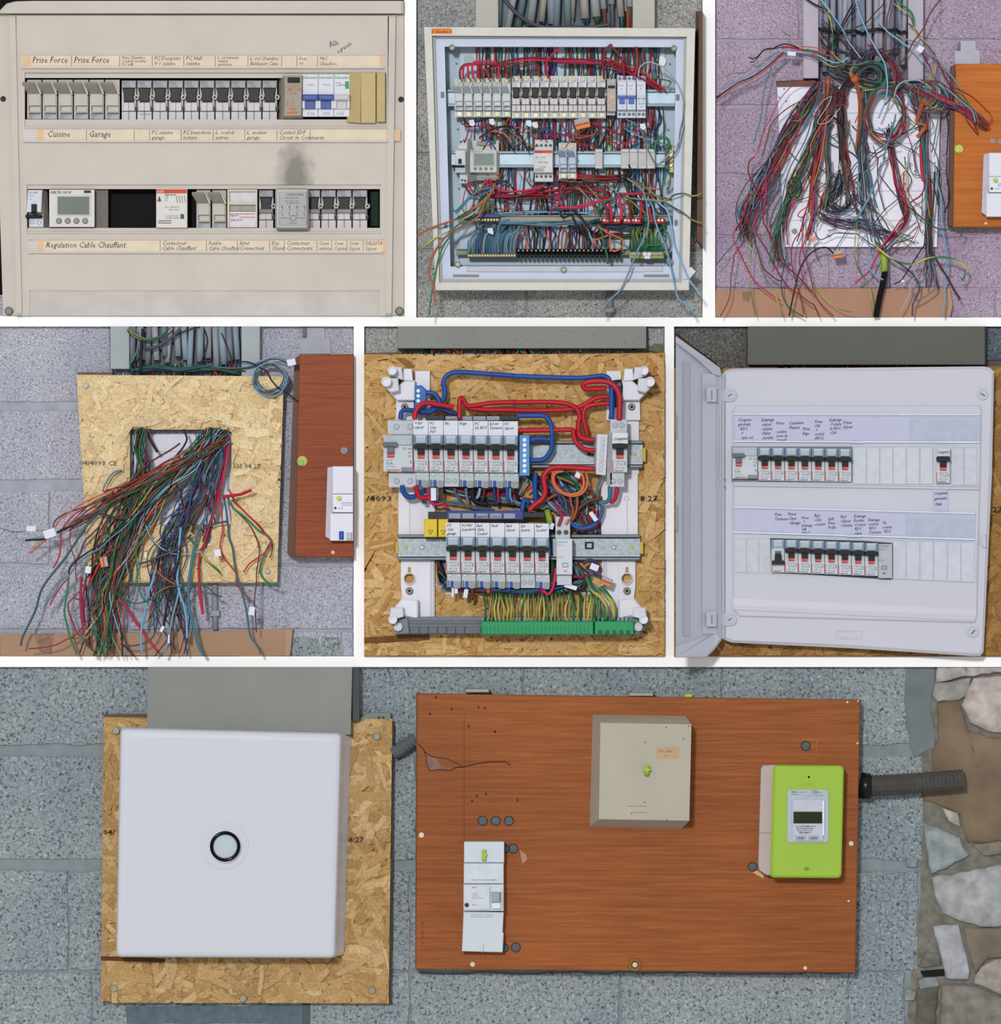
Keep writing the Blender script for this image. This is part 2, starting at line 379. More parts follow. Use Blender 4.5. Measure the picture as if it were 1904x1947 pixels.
def strands(name, parent, x0, y0, x1, y1, d, pal, n, lmin, lmax, wmin, wmax, mat, holes=(), seed=3, quad=None):
    rg = random.Random(seed); vs = []; fs = []; cols = []; pal = squash(pal)
    org = ORG[parent.name]
    for i in range(n):
        cx, cy = rg.uniform(x0, x1), rg.uniform(y0, y1)
        L = rg.uniform(lmin, lmax); w = rg.uniform(wmin, wmax); a = rg.gauss(0, 0.75) if rg.random() < .6 else rg.uniform(-1.6, 1.6)
        c, q = math.cos(a), math.sin(a); pts = []
        for u, v in ((-1, -1), (-1, .9), (.1, 1.1), (1, 1), (1.05, -.8), (0, -1)):
            u = u*L/2*rg.uniform(.75, 1.1); v = v*w/2*rg.uniform(.6, 1.2)
            X, Y = cx+u*c-v*q, cy+u*q+v*c
            Y = min(max(Y, y0), y1); xa, xb = x0, x1
            if quad:
                f = (Y-y0)/(y1-y0); xa = quad[0][0]+(quad[1][0]-quad[0][0])*f+.4; xb = quad[3][0]+(quad[2][0]-quad[3][0])*f-.4
            pts.append((min(max(X, xa), xb), Y))
        if any(any(h[0] < p[0] < h[2] and h[1] < p[1] < h[3] for p in pts) or (h[0] < cx < h[2] and h[1] < cy < h[3]) for h in holes): continue
        o = len(vs); dd = d+0.3+i*0.003
        vs += [W(x, y, dd)-org for x, y in pts]; vs += [W(x, y, d)-org for x, y in pts]
        fs.append((o, o+1, o+2, o+3, o+4, o+5)); cc = rgb(rg.choice(pal), rg.uniform(.84, .98)); cols += [cc]*6
        for t in range(6): u = (t+1) % 6; fs.append((o+t, o+6+t, o+6+u, o+u)); cols += [cc]*4
    me = bpy.data.meshes.new(name); me.from_pydata(vs, [], fs); me.materials.append(mat)
    ca = me.color_attributes.new('col', 'FLOAT_COLOR', 'CORNER')
    ca.data.foreach_set('color', [t for c in cols for t in c])
    o = bpy.data.objects.new(name, me); C.objects.link(o); o.parent = parent; o['kind'] = 'stuff'; ORG[o.name] = org
    return o
INK = M('3a342e', 0.8, var=0); PR = M('4a4c50', 0.7, var=0); INKB = M('202030', 0.7, var=0)
BLK = M('08080a', 0.5, var=0); BRASS = M('a8a078', 0.35, 0.4, var=.1); STEEL = M('9aa0a2', 0.35, 0.6, var=.1)
# ======================= the white surround and the backings =======================
WHITE = M('ffffff', 0.9, var=0)
def bar(name, x0, y0, x1, y1): return struct(name, MB().box(x0, y0, x1, y1, -45, 16, b=0.4), WHITE)
bar('trim_1', 769, -60, 792, 601); bar('trim_2', 1336, -60, 1360, 601)
tb = MB().box(-60, 601, 769, 621, -45, 16).box(769, 604, 1964, 621, -45, 16).box(769, 601, 792, 604, -45, 16).box(1336, 601, 1360, 604, -45, 16); struct('trim_3', tb, WHITE)
bar('trim_4', 673, 621, 693, 1248); bar('trim_5', 1264, 621, 1282, 1248)
bar('trim_6', -60, 1248, 1964, 1268)
bar('trim_7', -100, -100, -60, 2047); bar('trim_8', 1964, -100, 2004, 2047); bar('trim_9', -60, -100, 1964, -60); bar('trim_10', -60, 2007, 1964, 2047)

c2 = concrete('a2a09c', '5c5a58', 'cccac6', 270, 'd8e0e8', 'speckled_concrete')
c3 = concrete('b0a2b2', '7c7084', 'd4c6d6', 280, 'e6dcea', 'lilac_concrete')
c4 = concrete('b0b2bc', '747682', 'd6d8e2', 300, 'e6e4ee', 'pale_concrete')
c7 = concrete('929a9c', '50575c', 'b4babc', 170, 'e2e8ee', 'grey_concrete')
c6 = concrete('62605c', '38362f', '8a8782', 220, 'd8dce4', 'dark_concrete')
def mortar(h): return M(h, 0.95, var=0.14, scale=35, bump=0.3)
def wall(name, pan, mat, d=-3):
    x0, y0, x1, y1 = EXT[pan]
    return struct(name, MB().box(x0, y0, x1, y1, -45, d), mat)

# ======================= PICTURE 1: old board with its cover on =======================
COV = M('c4bcb2', 0.5, var=.05, scale=12); COV2 = M('b4aca2', 0.55, var=.06, scale=20); PAPER = M('dccdb8', 0.85, var=.07, scale=30)
SOOT = COV.copy(); SOOT.name = 'sooted_cream'; nt = SOOT.node_tree; b_ = nt.nodes['Principled BSDF']; lk = b_.inputs['Base Color'].links[0].from_socket
g_ = nd(nt, 'ShaderNodeNewGeometry'); mp_ = nd(nt, 'ShaderNodeMapping'); mp_.inputs['Location'].default_value = (-.562*22, 0, -(1.947-.338)*11); mp_.inputs['Scale'].default_value = (22, 0, 11)
nt.links.new(g_.outputs['Position'], mp_.inputs['Vector']); n_ = nd(nt, 'ShaderNodeTexNoise'); n_.inputs['Scale'].default_value = 40; n_.inputs['Detail'].default_value = 4; nt.links.new(g_.outputs['Position'], n_.inputs['Vector'])
le = nd(nt, 'ShaderNodeVectorMath', operation='LENGTH'); nt.links.new(mp_.outputs[0], le.inputs[0])
ad = nd(nt, 'ShaderNodeMath', operation='ADD'); nt.links.new(le.outputs['Value'], ad.inputs[0]); nt.links.new(n_.outputs['Fac'], ad.inputs[1])
rr = ramp(nt, [(0.35, 0.42), (1.0, 1.0)]); sb = nd(nt, 'ShaderNodeMath', operation='SUBTRACT'); sb.inputs[1].default_value = .42; nt.links.new(ad.outputs[0], sb.inputs[0]); nt.links.new(sb.outputs[0], rr.inputs[0])
mx = nd(nt, 'ShaderNodeMix', data_type='RGBA', blend_type='MULTIPLY'); mx.inputs[0].default_value = 1; nt.links.new(lk, mx.inputs[6]); nt.links.new(rr.outputs[0], mx.inputs[7]); nt.links.new(mx.outputs[2], b_.inputs['Base Color'])
w1 = wall('wall_back.001', 1, M('100c0a', 0.9, var=0), -30)  # near-black colour carries the shade behind the cover
cv = thing('panel_cover', 'dirty cream plastic distribution board cover with two openings, top left picture', 'panel cover', 385, 601, 0)
mb = MB().plate(32, 31, 738, 600.8, [(48, 138, 735, 245), (52, 352, 725, 446), (57, 553, 722, 600.8)], 0, 26)
part('front_plate', mb, SOOT, cv)
mb = MB().box(57, 553, 722, 600.8, 10, 24.2)
part('lower_panel', mb, M('c2bab4', 0.5, var=.09, scale=22), cv)
mb = MB()
mb.prism([(14, 8), (2, 20), (-8, 27), (768.5, 27), (768.5, 3), (60, 3), (30, 4)], 0, 32, b=4)
part('top_rim', mb, COV, cv)
part('rim_groove', MB().box(-4, 26, 768.5, 32, 0, 18), COV2, cv)
def poly_tag(m, p0, p1, d0, d1, b): return m.prism([p0, (p0[0], p1[1]), p1, (p1[0], p0[1])], d0, d1, b)
part('side_strip', MB().prism([(-4, 31), (-3, 290), (7, 600.8), (38, 600.8), (22, 31)], 0, 22, b=1.5), COV, cv)
part('side_strip', MB().prism([(748, 31), (742, 600.8), (768.5, 600.8), (768.5, 31)], 0, 22, b=1.5), COV, cv)
part('side_ridge', MB().prism([(19, 30), (31, 31), (43, 600.8), (33, 600.8)], 0, 31, b=4), COV, cv)
part('side_ridge', MB().prism([(740, 31), (753, 30), (745, 600.8), (734, 600.8)], 0, 31, b=4), COV, cv)
for x, y in ((7, 189), (763, 190)): part('cover_hole', MB().cyl(x, y, 5.5, 20, 22.6, 16), BLK, cv)
for x, y in ((18, 592), (760, 592)):
    part('corner_screw', MB().cyl(x, y, 8, 22, 28, 14, b=2).slot(x, y, 8, 28), M('6a645c', .4, .5), cv)
# bezels of the two device openings
mb = MB().plate(48, 138, 735, 245, [(48.5, 149, 700, 228)], 4, 22); mb.box(48, 138, 735, 140, 22, 26, b=1).box(48, 241, 735, 245, 22, 27, b=1.5)
part('opening_bezel', mb, COV, cv)
mb = MB().plate(52, 352, 725, 446, [(53, 360, 723, 434)], 4, 22); mb.box(52, 441, 725, 446, 22, 27, b=1.5)
part('opening_bezel', mb, COV, cv)
part('interior_painted_shade', MB().box(46, 140, 736, 240, -20, -16).box(50, 354, 726, 444, -20, -16), M('0c0a0a', .8, var=0), cv)  # shade inside the two openings is put into this near-black colour
part('wiring_behind', MB().box(704, 362, 722, 432, -16, 2, b=3), M('12281e', .7, var=.4), cv)
# rails carrying the label strips
for (x0, y0, x1, y1) in ((42, 104, 731, 134), (46, 244, 741, 274), (55, 455, 728, 485)):
    part('label_rail', MB().box(x0, y0, x1, y0+2.2, 25, 29, b=.8).box(x0, y1-6, x1, y1-2, 25, 31, b=1.5).box(x0, y0+2, x1, y1-5, 24, 26.4), M('d0c8c0', .4, var=.05), cv)
part('lettering', MB().text('Bêle', 627, 91, 15, 26.3, -14, .35, .7).text('a granulé', 643, 103, 11, 26.3, -32, .35, .78), INK, cv)
def strip(label, x0, y0, x1, y1, cells, tag0=None, stain=()):
    t = thing('label_strip', label, 'label', (x0+x1)/2, y1, 26, 'paper label strips on the cover in the top left picture')
    part('paper', MB().box(x0, y0, x1, y1, 26.2, 27.2), PAPER, t)
    mb = MB()
    for c in cells:
        x, lines, sz = c
        if x > x0+6: mb.box(x, y0+1, x+.8, y1-1, 27.2, 27.35)
        for k, l in enumerate(lines): mb.text(l, x+(16 if x < 100 and stain and x < stain[0][1] and not l.startswith(' ') else 4), y0+(y1-y0)*(0.66 if len(lines) == 1 else (0.42+0.45*k if len(lines) == 2 else .32+.3*k)), sz, 27.35, 0, .25, .86)
    part('lettering', mb, INK, t)
    for a, b in stain: part('tape', MB().box(a, y0-.5, b, y1+.5, 27.2, 27.45), M('dcb894', .6, var=.08), t)
    return t
strip('aged paper strip reading Prise Force, above the upper row of fuses', 44, 106.5, 729, 128, [
    (46, ['Prise Force'], 17), (137, ['Prise Force'], 17), (228, ['Prise Chambre', 'Couloir escalier', 'V 1 sdb'], 8.5), (290, ['PC Dessprint', 'V 1 cuisine'], 10.5), (350, ['PC Hall', 'cuisine'], 11.5),
    (410, ['L. col parents', 'cuisine', 'sanitaires'], 8.5), (472, ['L. col Chambre', 'Baldaquin Cave'], 10), (536, ['', ''], 10), (565, ['Four', 'V1'], 9), (604, ['PAC', 'Chaudière'], 9)], stain=[(44, 60), (722, 729)])
strip('aged paper strip reading Cuisine and Garage, below the upper row of fuses', 71, 247, 762, 269, [
    (74, ['   Cuisine'], 17), (165, ['Garage'], 17), (256, [''], 10), (285, ['PC cuisine', 'garage'], 11), (345, ['PC buanderie', 'toiture'], 11), (406, ['L. couloir', 'entrée'], 11), (466, ['L. escalier', 'garage'], 11), (527, ['Contact EDF', 'Circuit de Commande'], 11), (590, [''], 9)], stain=[(71, 84), (735, 762)])
strip('paper strip reading Regulation Cable Chauffant below the lower row', 73, 457.5, 742, 479, [
    (76, ['  Regulation Cable Chauffant'], 16), (305, ['Contacteur', 'Cable Chauffant'], 11.5), (393, ['Fusible', 'Cable Chauffant'], 10.5), (452, ['Inter', 'Convecteur'], 11.5), (513, ['Disj', 'Chamb'], 10), (541, ['Contacteur', 'Convecteurs'], 11), (603, ['Conv', 'entrée'], 10), (631, ['Conv', 'Cuisine'], 9.5), (660, ['Conv', 'Séjour'], 9.5), (691, ['DELESTAGE', 'Séjour'], 9.5)], stain=[(73, 84), (728, 742)])
part('ribbed_end', MB().box(48, 248, 71, 251, 26, 27.5).box(48, 254, 71, 257, 26, 27.5).box(48, 260, 71, 263, 26, 27.5).box(48, 265, 71, 268, 26, 27.5), M('c4c4d0', .4), cv)
part('ribbed_end', MB().box(56, 458, 73, 461, 26, 27.5).box(56, 464, 73, 467, 26, 27.5).box(56, 470, 73, 473, 26, 27.5).box(56, 475, 73, 478, 26, 27.5), M('c4c4c4', .4), cv)

FUS = M('bcb6ae', .45, var=.05); FUSD = M('8a8478', .5, var=.08); GPL = M('a8acb6', .5, var=.05); BODY = M('c8c4c6', .45, var=.04)
def fuse(x, y, sx, sy, d, label, group, term=False, grey=None):
    body, flap, lab = grey or (FUS, FUSD, GPL)
    t = thing('fuse_holder', label, 'fuse holder', x+15*sx, y+76*sy, d, group)
    X = lambda a: x+a*sx; Y = lambda a: y+a*sy
    part('body', MB().box(X(1), Y(0), X(29), Y(75), d-18, d, b=.8), body, t)
    part('carrier', MB().box(X(3.5), Y(26), X(27), Y(62), d, d+3, b=1), body, t)
    part('grip_slot', MB().plate(X(4), Y(49), X(27), Y(65), [(X(6.5), Y(51.5), X(26), Y(62))], d+3, d+4.2), body, t)
    part('slot_edge', MB().box(X(5), Y(49.5), X(27), Y(51), d+3.6, d+4.5).box(X(5), Y(51), X(6.4), Y(60), d+3.6, d+4.5).box(X(5), Y(63), X(27), Y(65), d+3.6, d+4.5), M('5a564e', .6), t)
    part('lever', MB().loft([[(X(4), Y(29), d+2), (X(27), Y(29), d+2), (X(27), Y(26), d+1), (X(4), Y(26), d+1)], [(X(-8), Y(9), d+15), (X(16), Y(9), d+15), (X(17), Y(5), d+13), (X(-7), Y(5), d+13)]]), flap, t)
    part('lever_cheek', MB().prism([(X(16), Y(4)), (X(18), Y(4)), (X(30), Y(27)), (X(27), Y(29))], d, d+15, b=.6), body, t)
    part('rating_label', MB().box(X(3), Y(67), X(28), Y(75), d, d+1), lab, t)
    part('lettering', MB().text('400V~', X(4), Y(70.5), 5*sy, d+1.2, w=sx/sy).text('20A', X(4), Y(74.5), 4.5*sy, d+1.2, w=sx/sy), PR, t)
    if term: terms(t, X(4), X(26), y, Y(75), sx, d)
    return t
def terms(t, xa, xb, y0, y1, sx, d, top=True, h=9):
    cx = (xa+xb)/2+1
    if top:
        part('terminal_housing', MB().box(xa-2, y0-12, xb+2, y0, d-20, d-10, b=.6), M('c6ccd4', .5), t)
        part('terminal_screw', MB().cyl(cx, y0-6, 4.6, d-11, d-8.5, 10, b=.6).slot(cx, y0-6, 4, d-8.5), BRASS, t)
    part('terminal_housing', MB().box(xa-2, y1, xb+2, y1+13, d-20, d-10, b=.6), M('c6ccd4', .5), t)
    part('terminal_screw', MB().box(cx-5, y1+2, cx+5, y1+12, d-11, d-8.5, b=1).slot(cx, y1+7, 4, d-8.5), M('c8c8a4', .3, .3, var=.15), t)
def blackbreaker(x, y, sx, sy, d, label, group, term=False, down=False):
    t = thing('circuit_breaker', label, 'circuit breaker', x+15*sx, y+75*sy, d, group)
    X = lambda a: x+a*sx; Y = lambda a: y+a*sy
    part('body', MB().box(X(.6), Y(0), X(29), Y(75), d-18, d-6, b=.6), BODY, t)
    part('rating_label', MB().box(X(1.5), Y(1), X(28), Y(14), d-6, d+1, b=.8), M('a4a4ac' if not term else 'ccd0d8', .5), t)
    part('lettering', MB().text('legrand', X(2), Y(4.5), 4.6*sx, d+1.2).text('U 400V', X(2), Y(9), 4.6*sx, d+1.2).text('~C3000', X(3), Y(13.4), 4.8*sx, d+1.2), PR, t)
    part('toggle', MB().prism([(X(2), Y(15)), (X(26), Y(15)), (X(24), Y(26)), (X(24), Y(40)), (X(5), Y(40)), (X(5), Y(26))], d-6, d+(2 if not down else 0), b=1), M('151311', .35, var=.2), t)
    if down: part('toggle_rim', MB().box(X(1), Y(38), X(28), Y(46), d-4, d+5, b=1.5), M('8a8480', .5, var=.2, scale=40), t)
    part('clip', MB().ring(X(29.3), Y(32), 1.8*sx, 5.2*sx, d-5, d+4, 16), M('b8b2aa', .4), t, sm=True)
    part('step', MB().box(X(3), Y(42), X(26), Y(58), d-6, d+.5, b=1).box(X(1), Y(59), X(28.5), Y(75), d-6, d-1.5, b=.8), BODY, t)
    part('seam', MB().box(X(14.2), Y(42), X(14.9), Y(75), d-2, d+.75).box(X(1), Y(57.8), X(28), Y(59), d-3, d-.5).box(X(26.5), Y(50), X(31), Y(57), d-4, d-.8), M('4a4648', .7), t)
    if term: terms(t, X(4), X(26), y, Y(75), sx, d)
    return t
G1 = 'fuse holders in the top left picture'
p = fuse(51, 152, .985, 1.0, 14, 'grey fuse holder with raised lever, first from the left, upper row, top left picture', G1)
for i in range(1, 6): dup(p, 29.7*i, 0, 'grey fuse holder with raised lever, %s from the left, upper row, top left picture' % ORD[i])
p = fuse(373, 361, .96, .97, 12, 'grey fuse holder right of the dark gap, lower row, left one of two', G1)
dup(p, 29.8, 0, 'grey fuse holder next to the wide white switch, lower row, right one of two')
G2 = 'black toggle breakers in the top left picture'
p = blackbreaker(231, 153.5, .985, 1.0, 12, 'narrow breaker with black toggle, first from the fuses, upper row, top left picture', G2)
for i in range(1, 10): dup(p, 29.75*i, 0, 'narrow breaker with black toggle, %s from the fuses, upper row, top left picture' % ORD[i])
p = blackbreaker(492, 361, .98, .98, 12, 'breaker with dusty black toggle left of the metal relay, lower row', G2, down=True)
for i, w_ in enumerate(('partly hidden just right of the metal relay', 'second right of the metal relay', 'third right of the metal relay', 'last in the lower row before the dark gap')):
    dup(p, 89+29.8*i, 0, 'breaker with dusty black toggle, %s' % w_)
part('mark', MB().text('~~~~', 266, 220, 9, 12.5), M('3a8ac0', .6), cv, label='blue pen mark')
# grey-brown contactor
t = thing('contactor', 'grey brown contactor with orange printing and black button, upper row', 'contactor', 555, 237, 0)
part('housing', MB().quad2([(529, 150), (529, 234), (578, 232), (578, 148)], [(543, 145), (542, 222), (574, 221), (575, 145)], -10, 44), M('9c9488', .5, var=.08), t)
part('button', MB().box(548, 149, 571, 159, 43, 47, b=1).cyl(560, 154, 3.5, 46, 48), BLK, t)
part('lettering', MB().text('46 100', 548, 175, 10, 44.5, bold=.02).text('A11 220V', 547, 167, 5.5, 44.5).text('50 Hz', 553, 181, 5, 44.5).text('L1  M', 547, 205, 6, 44.5).text('NET', 551, 212, 7, 44.5, bold=.02).box(547, 214, 568, 217, 44, 44.4), M('c86a3c', .6), t)
part('wiring_diagram', MB().box(547, 192, 548, 200, 44, 44.4).box(547, 191, 552, 192, 44, 44.4).ring(558, 196, 1.2, 2, 44, 44.4, 10), M('b08068', .6), t)
WPL = M('d4d4dc', .35, var=.02)
def schn(x, col, lab, rate, lever, extra=False):
    t = thing('circuit_breaker', lab, 'circuit breaker', x+14, 224, 0, 'newer white breakers in the top left picture')
    part('body', MB().box(x, 143, x+29.5, 223, -10, 34, b=1), WPL, t)
    part('lever', MB().box(x-.5, 181, x+30, 193, 34, 46, b=3).box(x+5, 193, x+24, 209, 32, 38, b=1), lever, t)
    part('lever_guard', MB().box(x-.5, 192, x+5, 208, 34, 41, b=1.5).box(x+24.5, 192, x+30, 208, 34, 41, b=1.5), WPL, t)
    part('brand_lettering', MB().text('Schneider', x+1, 151, 6.8, 34.4, bold=.02), M('2c9c6c', .5), t)
    mb = MB().text(rate, x+8 if not extra else x+4, 220, 8.5, 34.4).text('iProDis', x+9, 164, 4.6, 34.4)
    if extra: mb.text('Réelle', x+3, 160, 4.4, 34.4).text('30mA  30A', x+3, 165, 4, 34.4)
    part('lettering', mb, M('70747c', .6), t)
    if extra: part('green_mark', MB().box(x+21, 156, x+28, 170, 34, 34.5), M('1ea070', .5), t)
    return t
schn(576, 0, 'white breaker with blue lever marked C16, beside the grey brown contactor', 'C16', M('4a5a9c', .4)); schn(606, 0, 'white breaker with blue lever marked C10, middle of the newer three', 'C10', M('4a5a9c', .4))
schn(636, 0, 'white breaker with white lever and green square, beside the tan blanking strip', 'C16', M('c4c0c4', .4), True)
t = thing('blanking_strip', 'tan plastic blanking strip filling right end of the upper row', 'blanking plate', 697, 236, 0)
part('segment', MB().quad2([(660, 138), (658, 234), (686, 235), (688, 139)], [(663, 139), (661, 233), (686, 235), (687, 139)], 0, 32), M('b49c6c', .55, var=.04), t)
part('segment', MB().box(687, 139.5, 715, 235, 0, 33, b=.8), M('beaa78', .55, var=.04), t)
part('segment', MB().box(717, 139.5, 733, 233, 0, 35, b=.8), M('bca674', .55, var=.04), t)
# lower row
t = thing('circuit_breaker', 'white breaker with blue printing and black switch at left end of lower row', 'circuit breaker', 70, 434, 0)
part('body', MB().quad2([(52, 361), (53, 434), (93, 434), (90, 361)], [(54, 361), (56, 434), (84, 434), (82, 361)], 0, 14), M('9c948a', .5), t)
part('face', MB().prism([(54, 362), (82, 362), (80, 405), (51, 405), (51, 400)], 14, 26, b=2).box(56, 414, 84, 433, 12, 20, b=1.5), M('ccd0d8', .4), t)
part('switch', MB().box(61, 389, 71, 405, 24, 31, b=1.5).box(50, 409, 80, 415, 18, 32, b=2), BLK, t)
part('lettering', MB().text('HAGER', 56, 369, 5.5, 26.5, bold=.02).text('NF 8', 56, 375, 5, 26.5).text('CE', 56, 381, 5, 26.5).ring(62, 423, 3, 4, 20, 20.5, 14).ring(75, 424, 3, 4, 20, 20.5, 14), M('6e9cc4', .5), t)
t = thing('thermostat', 'white heating regulator with grey screen and four round buttons, lower row, top left picture', 'thermostat', 140, 434, 0)
part('body', MB().box(94, 360, 206, 434, -10, 12).box(95, 361.5, 181, 432.5, 12, 30, b=1.2), M('6a665e', .5), t)
part('face', MB().box(95, 361.5, 181, 432.5, 29, 31, b=.8), M('d0ccca', .4, var=.02), t)
part('bezel', MB().plate(108, 372, 173, 411, [(111, 375, 171, 409)], 31, 33), M('c4c0be', .4), t)
part('screen', MB().box(111, 375, 171, 409, 30.8, 31.8), M('68706a', .3, var=.08, scale=20), t)
for k in range(4): part('button', MB().cyl(113.5+16.6*k, 421, 5, 31, 33.5, 16, b=1).ring(113.5+16.6*k, 421, 5, 6, 31, 31.6), M('8c8884', .4), t, sm=False)
part('lettering', MB().text('DELTA 120 N', 97, 369, 7, 31.4, 0, .2, .95, bold=.02).box(161, 363, 174, 368, 31, 31.4), M('34343a', .6), t)
t = thing('contactor', 'cream contactor with red top band, middle of lower row, top left picture', 'contactor', 328, 434, 0)
part('body', MB().box(298, 360, 357, 434, -10, 30, b=1), M('d2d0c8', .45, var=.02), t)
part('red_band', MB().box(298.5, 361, 356, 368.5, 30, 30.6), M('c8402c', .5), t)
mb = MB().text('ABB', 300, 367.5, 7, 30.9)
part('logo', mb, M('dcc8c0', .5), t)
mb = MB().text('ESB 24-40', 315, 373, 5, 30.4, bold=.02).text('CE', 315, 378, 5, 30.4).text('N', 315, 383, 5, 30.4).text('Ac-1 24A 400V', 315, 396, 4.3, 30.4).text('9kW  400V', 322, 401, 4.3, 30.4).text('Uc 230V 50Hz', 315, 413, 4.3, 30.4).text('Un 240V 60Hz', 315, 417, 4.3, 30.4)
mb.prism([(300, 384), (304, 373), (308, 384)], 30, 30.4).box(302, 420, 327, 421.4, 30, 30.6).box(302, 424, 327, 425.4, 30, 30.6).box(344, 408, 351, 417, 30, 30.5)
for k in range(4): mb.prism([(336+5*k, 373), (337+5*k, 373), (339+5*k, 387), (338+5*k, 387)], 30, 30.4)
part('lettering', mb, M('54545c', .6), t)
t = thing('switch_unit', 'wide cream rotary style switch with red printed lines, lower row', 'switch', 461, 434, 0)
part('body', MB().plate(433, 361, 490, 433, [(437, 365, 487, 384), (437, 390, 487, 432)], -10, 26), M('c4bcac', .5, var=.05), t)
part('inset', MB().box(437, 364, 487, 384, -6, 20).box(436, 403, 488, 432, -6, 23), M('d0ccd0', .4), t)
part('rocker', MB().box(437, 390, 487, 402, 10, 19).box(457, 389, 459, 402, 18, 22), M('9c9890', .4), t)
part('lettering', MB().text('legrand', 438, 412, 5.5, 23.4).text('20A 250V', 438, 421, 6, 23.4, 0, .3), INK, t)
part('red_line', MB().box(437, 406.5, 485, 408, 23, 23.4).box(456, 413, 485, 414.4, 23, 23.4), M('c86a54', .5), t)
t = thing('relay', 'silver metal relay with printed wiring diagram in the lower row', 'relay', 556, 438, 0)
part('housing', MB().rbox(524, 359, 588, 437, -6, 44, r=5, b=4), M('9c9a94', .35, .3, var=.06), t, sm=False)
part('face_plate', MB().rbox(531, 366, 584, 430, 43, 45, r=3, b=.6), M('848484', .35, .4, var=.05), t)
mb = MB().text('CONTACTEUR', 546, 373, 4.8, 45.4, bold=.02).text('AC1 PAGE 20A', 543, 379, 4, 45.4).text('AC1 400V 50Hz', 543, 385, 4, 45.4).text('BOBINE 220V', 547, 389, 4, 45.4).text('NO-NC', 551, 427, 4.5, 45.4).ring(559, 416, 5, 5.8, 45, 45.4, 18)
for k in range(4): mb.box(538+14*k, 394, 538.8+14*k, 402, 45, 45.4).prism([(536+14*k, 404), (536.8+14*k, 404), (539+14*k, 412), (538+14*k, 412)], 45, 45.4).ring(537.5+14*k, 394, 1, 1.8, 45, 45.4, 8)
mb.box(536, 415.6, 553, 416.4, 45, 45.4).box(565, 415.6, 581, 416.4, 45, 45.4)
part('lettering', mb, M('4a4a4c', .6), t)
# ======================= PICTURE 2: old board opened, all the wiring showing =======================
w2 = wall('wall_back.002', 2, mortar('8c8c88'))
blocks(w2, [(-60, 290, [792, 1336]), (296, 472, [792, 1336]), (477, 604, [792, 1002, 1337])], c2, 2)
CREAM = M('cdcac2', .5, var=.05, scale=40); ICE = M('bcccd8', .45, var=.05, scale=12); ICE2 = M('c2cce0', .45, var=.04, scale=12); DUCT = M('b2b0a8', .6, var=.05, scale=15)
t = thing('cable_trunking', 'cream cable trunking above the open board holding grey sheathed cables, top middle picture', 'trunking', 1074, 56, 0)
part('back', MB().box(947, -60, 1203, 54, 0, 3), M('5c6a70', .6), t)
part('side_channel', MB().box(905, -60, 948, 54, 0, 34, b=1), DUCT, t); part('side_channel', MB().box(1203, -60, 1245, 55, 0, 34, b=1), DUCT, t)
t = thing('enclosure', 'cream metal enclosure with pale blue inside, opened, top middle picture', 'enclosure', 1066, 553, 0)
O4 = [(807, 55), (829, 553), (1309, 553), (1321, 57)]; I4 = [(822, 71), (836, 539), (1296, 539), (1305, 73)]
mb = MB(); qframe(mb, O4, I4, 0, 74); part('outer_frame', mb, CREAM, t)
J4 = [(828, 75), (841, 532), (1290, 532), (1300, 76)]
mb = MB(); qframe(mb, I4, J4, 4, 62); part('inner_lip', mb, M('a4a8a4', .5, var=.05), t)
K4 = [(846, 91), (857, 508), (1278, 508), (1285, 92)]
mb = MB(); qframe(mb, J4, K4, 30, 56); part('inner_flange', mb, ICE2, t)
part('back_plate', MB().box(840, 80, 1292, 520, 3, 6), M('b2c4d0', .5, var=.04, scale=8), t)
part('inner_panel', MB().box(874, 88, 1265, 505, 6, 9, b=1), M('c0cede', .5, var=.04, scale=8), t)
part('lower_ledge', MB().box(888, 508, 1260, 518, 30, 58, b=1).prism([(912, 508), (1222, 508), (1226, 518), (908, 518)], 56, 59), M('b8bcc8', .5), t)
part('slot', MB().box(862, 523, 911, 528, 55, 57).box(1224, 523, 1272, 528, 55, 57), M('8a8680', .6), t)
for x, y in ((860, 93), (1281, 94), (871, 504), (1274, 500), (1072, 514)):
    part('fixing_screw', MB().cyl(x, y, 6, 8, 62 if y > 499 else 58, 12, b=1).ring(x, y, 3.2, 5, 57, 62, 12), M('8c9488', .4, .4), t)
part('washer', MB().cyl(892, 114, 10, 8, 10, 16), M('8c9494', .4, .3), t); part('washer', MB().cyl(1257, 117, 10, 8, 12, 16), M('c0c4c0', .4, .3), t)
for x, y in ((868, 121), (1274, 122), (871, 246), (1271, 247), (873, 359), (1269, 358)): part('rivet', MB().cyl(x, y, 1.6, 6, 10, 8), M('4c5458', .5), t)
for x, y in ((842, 183), (1288, 188), (848, 430), (1285, 426)): part('clip_slot', MB().box(x-3, y-6, x+3, y+5, 56, 58), M('6c7478', .5), t)
part('orange_sticker', MB().box(821, 57.5, 859, 67.5, 74, 74.6), M('d87a34', .6, var=.1), t); part('lettering', MB().text('5  etendue  8', 822, 66, 7, 75), INK, t)
part('number_sticker', MB().box(1282, 420, 1290, 440, 56, 57), M('d0d4e0', .6), t)
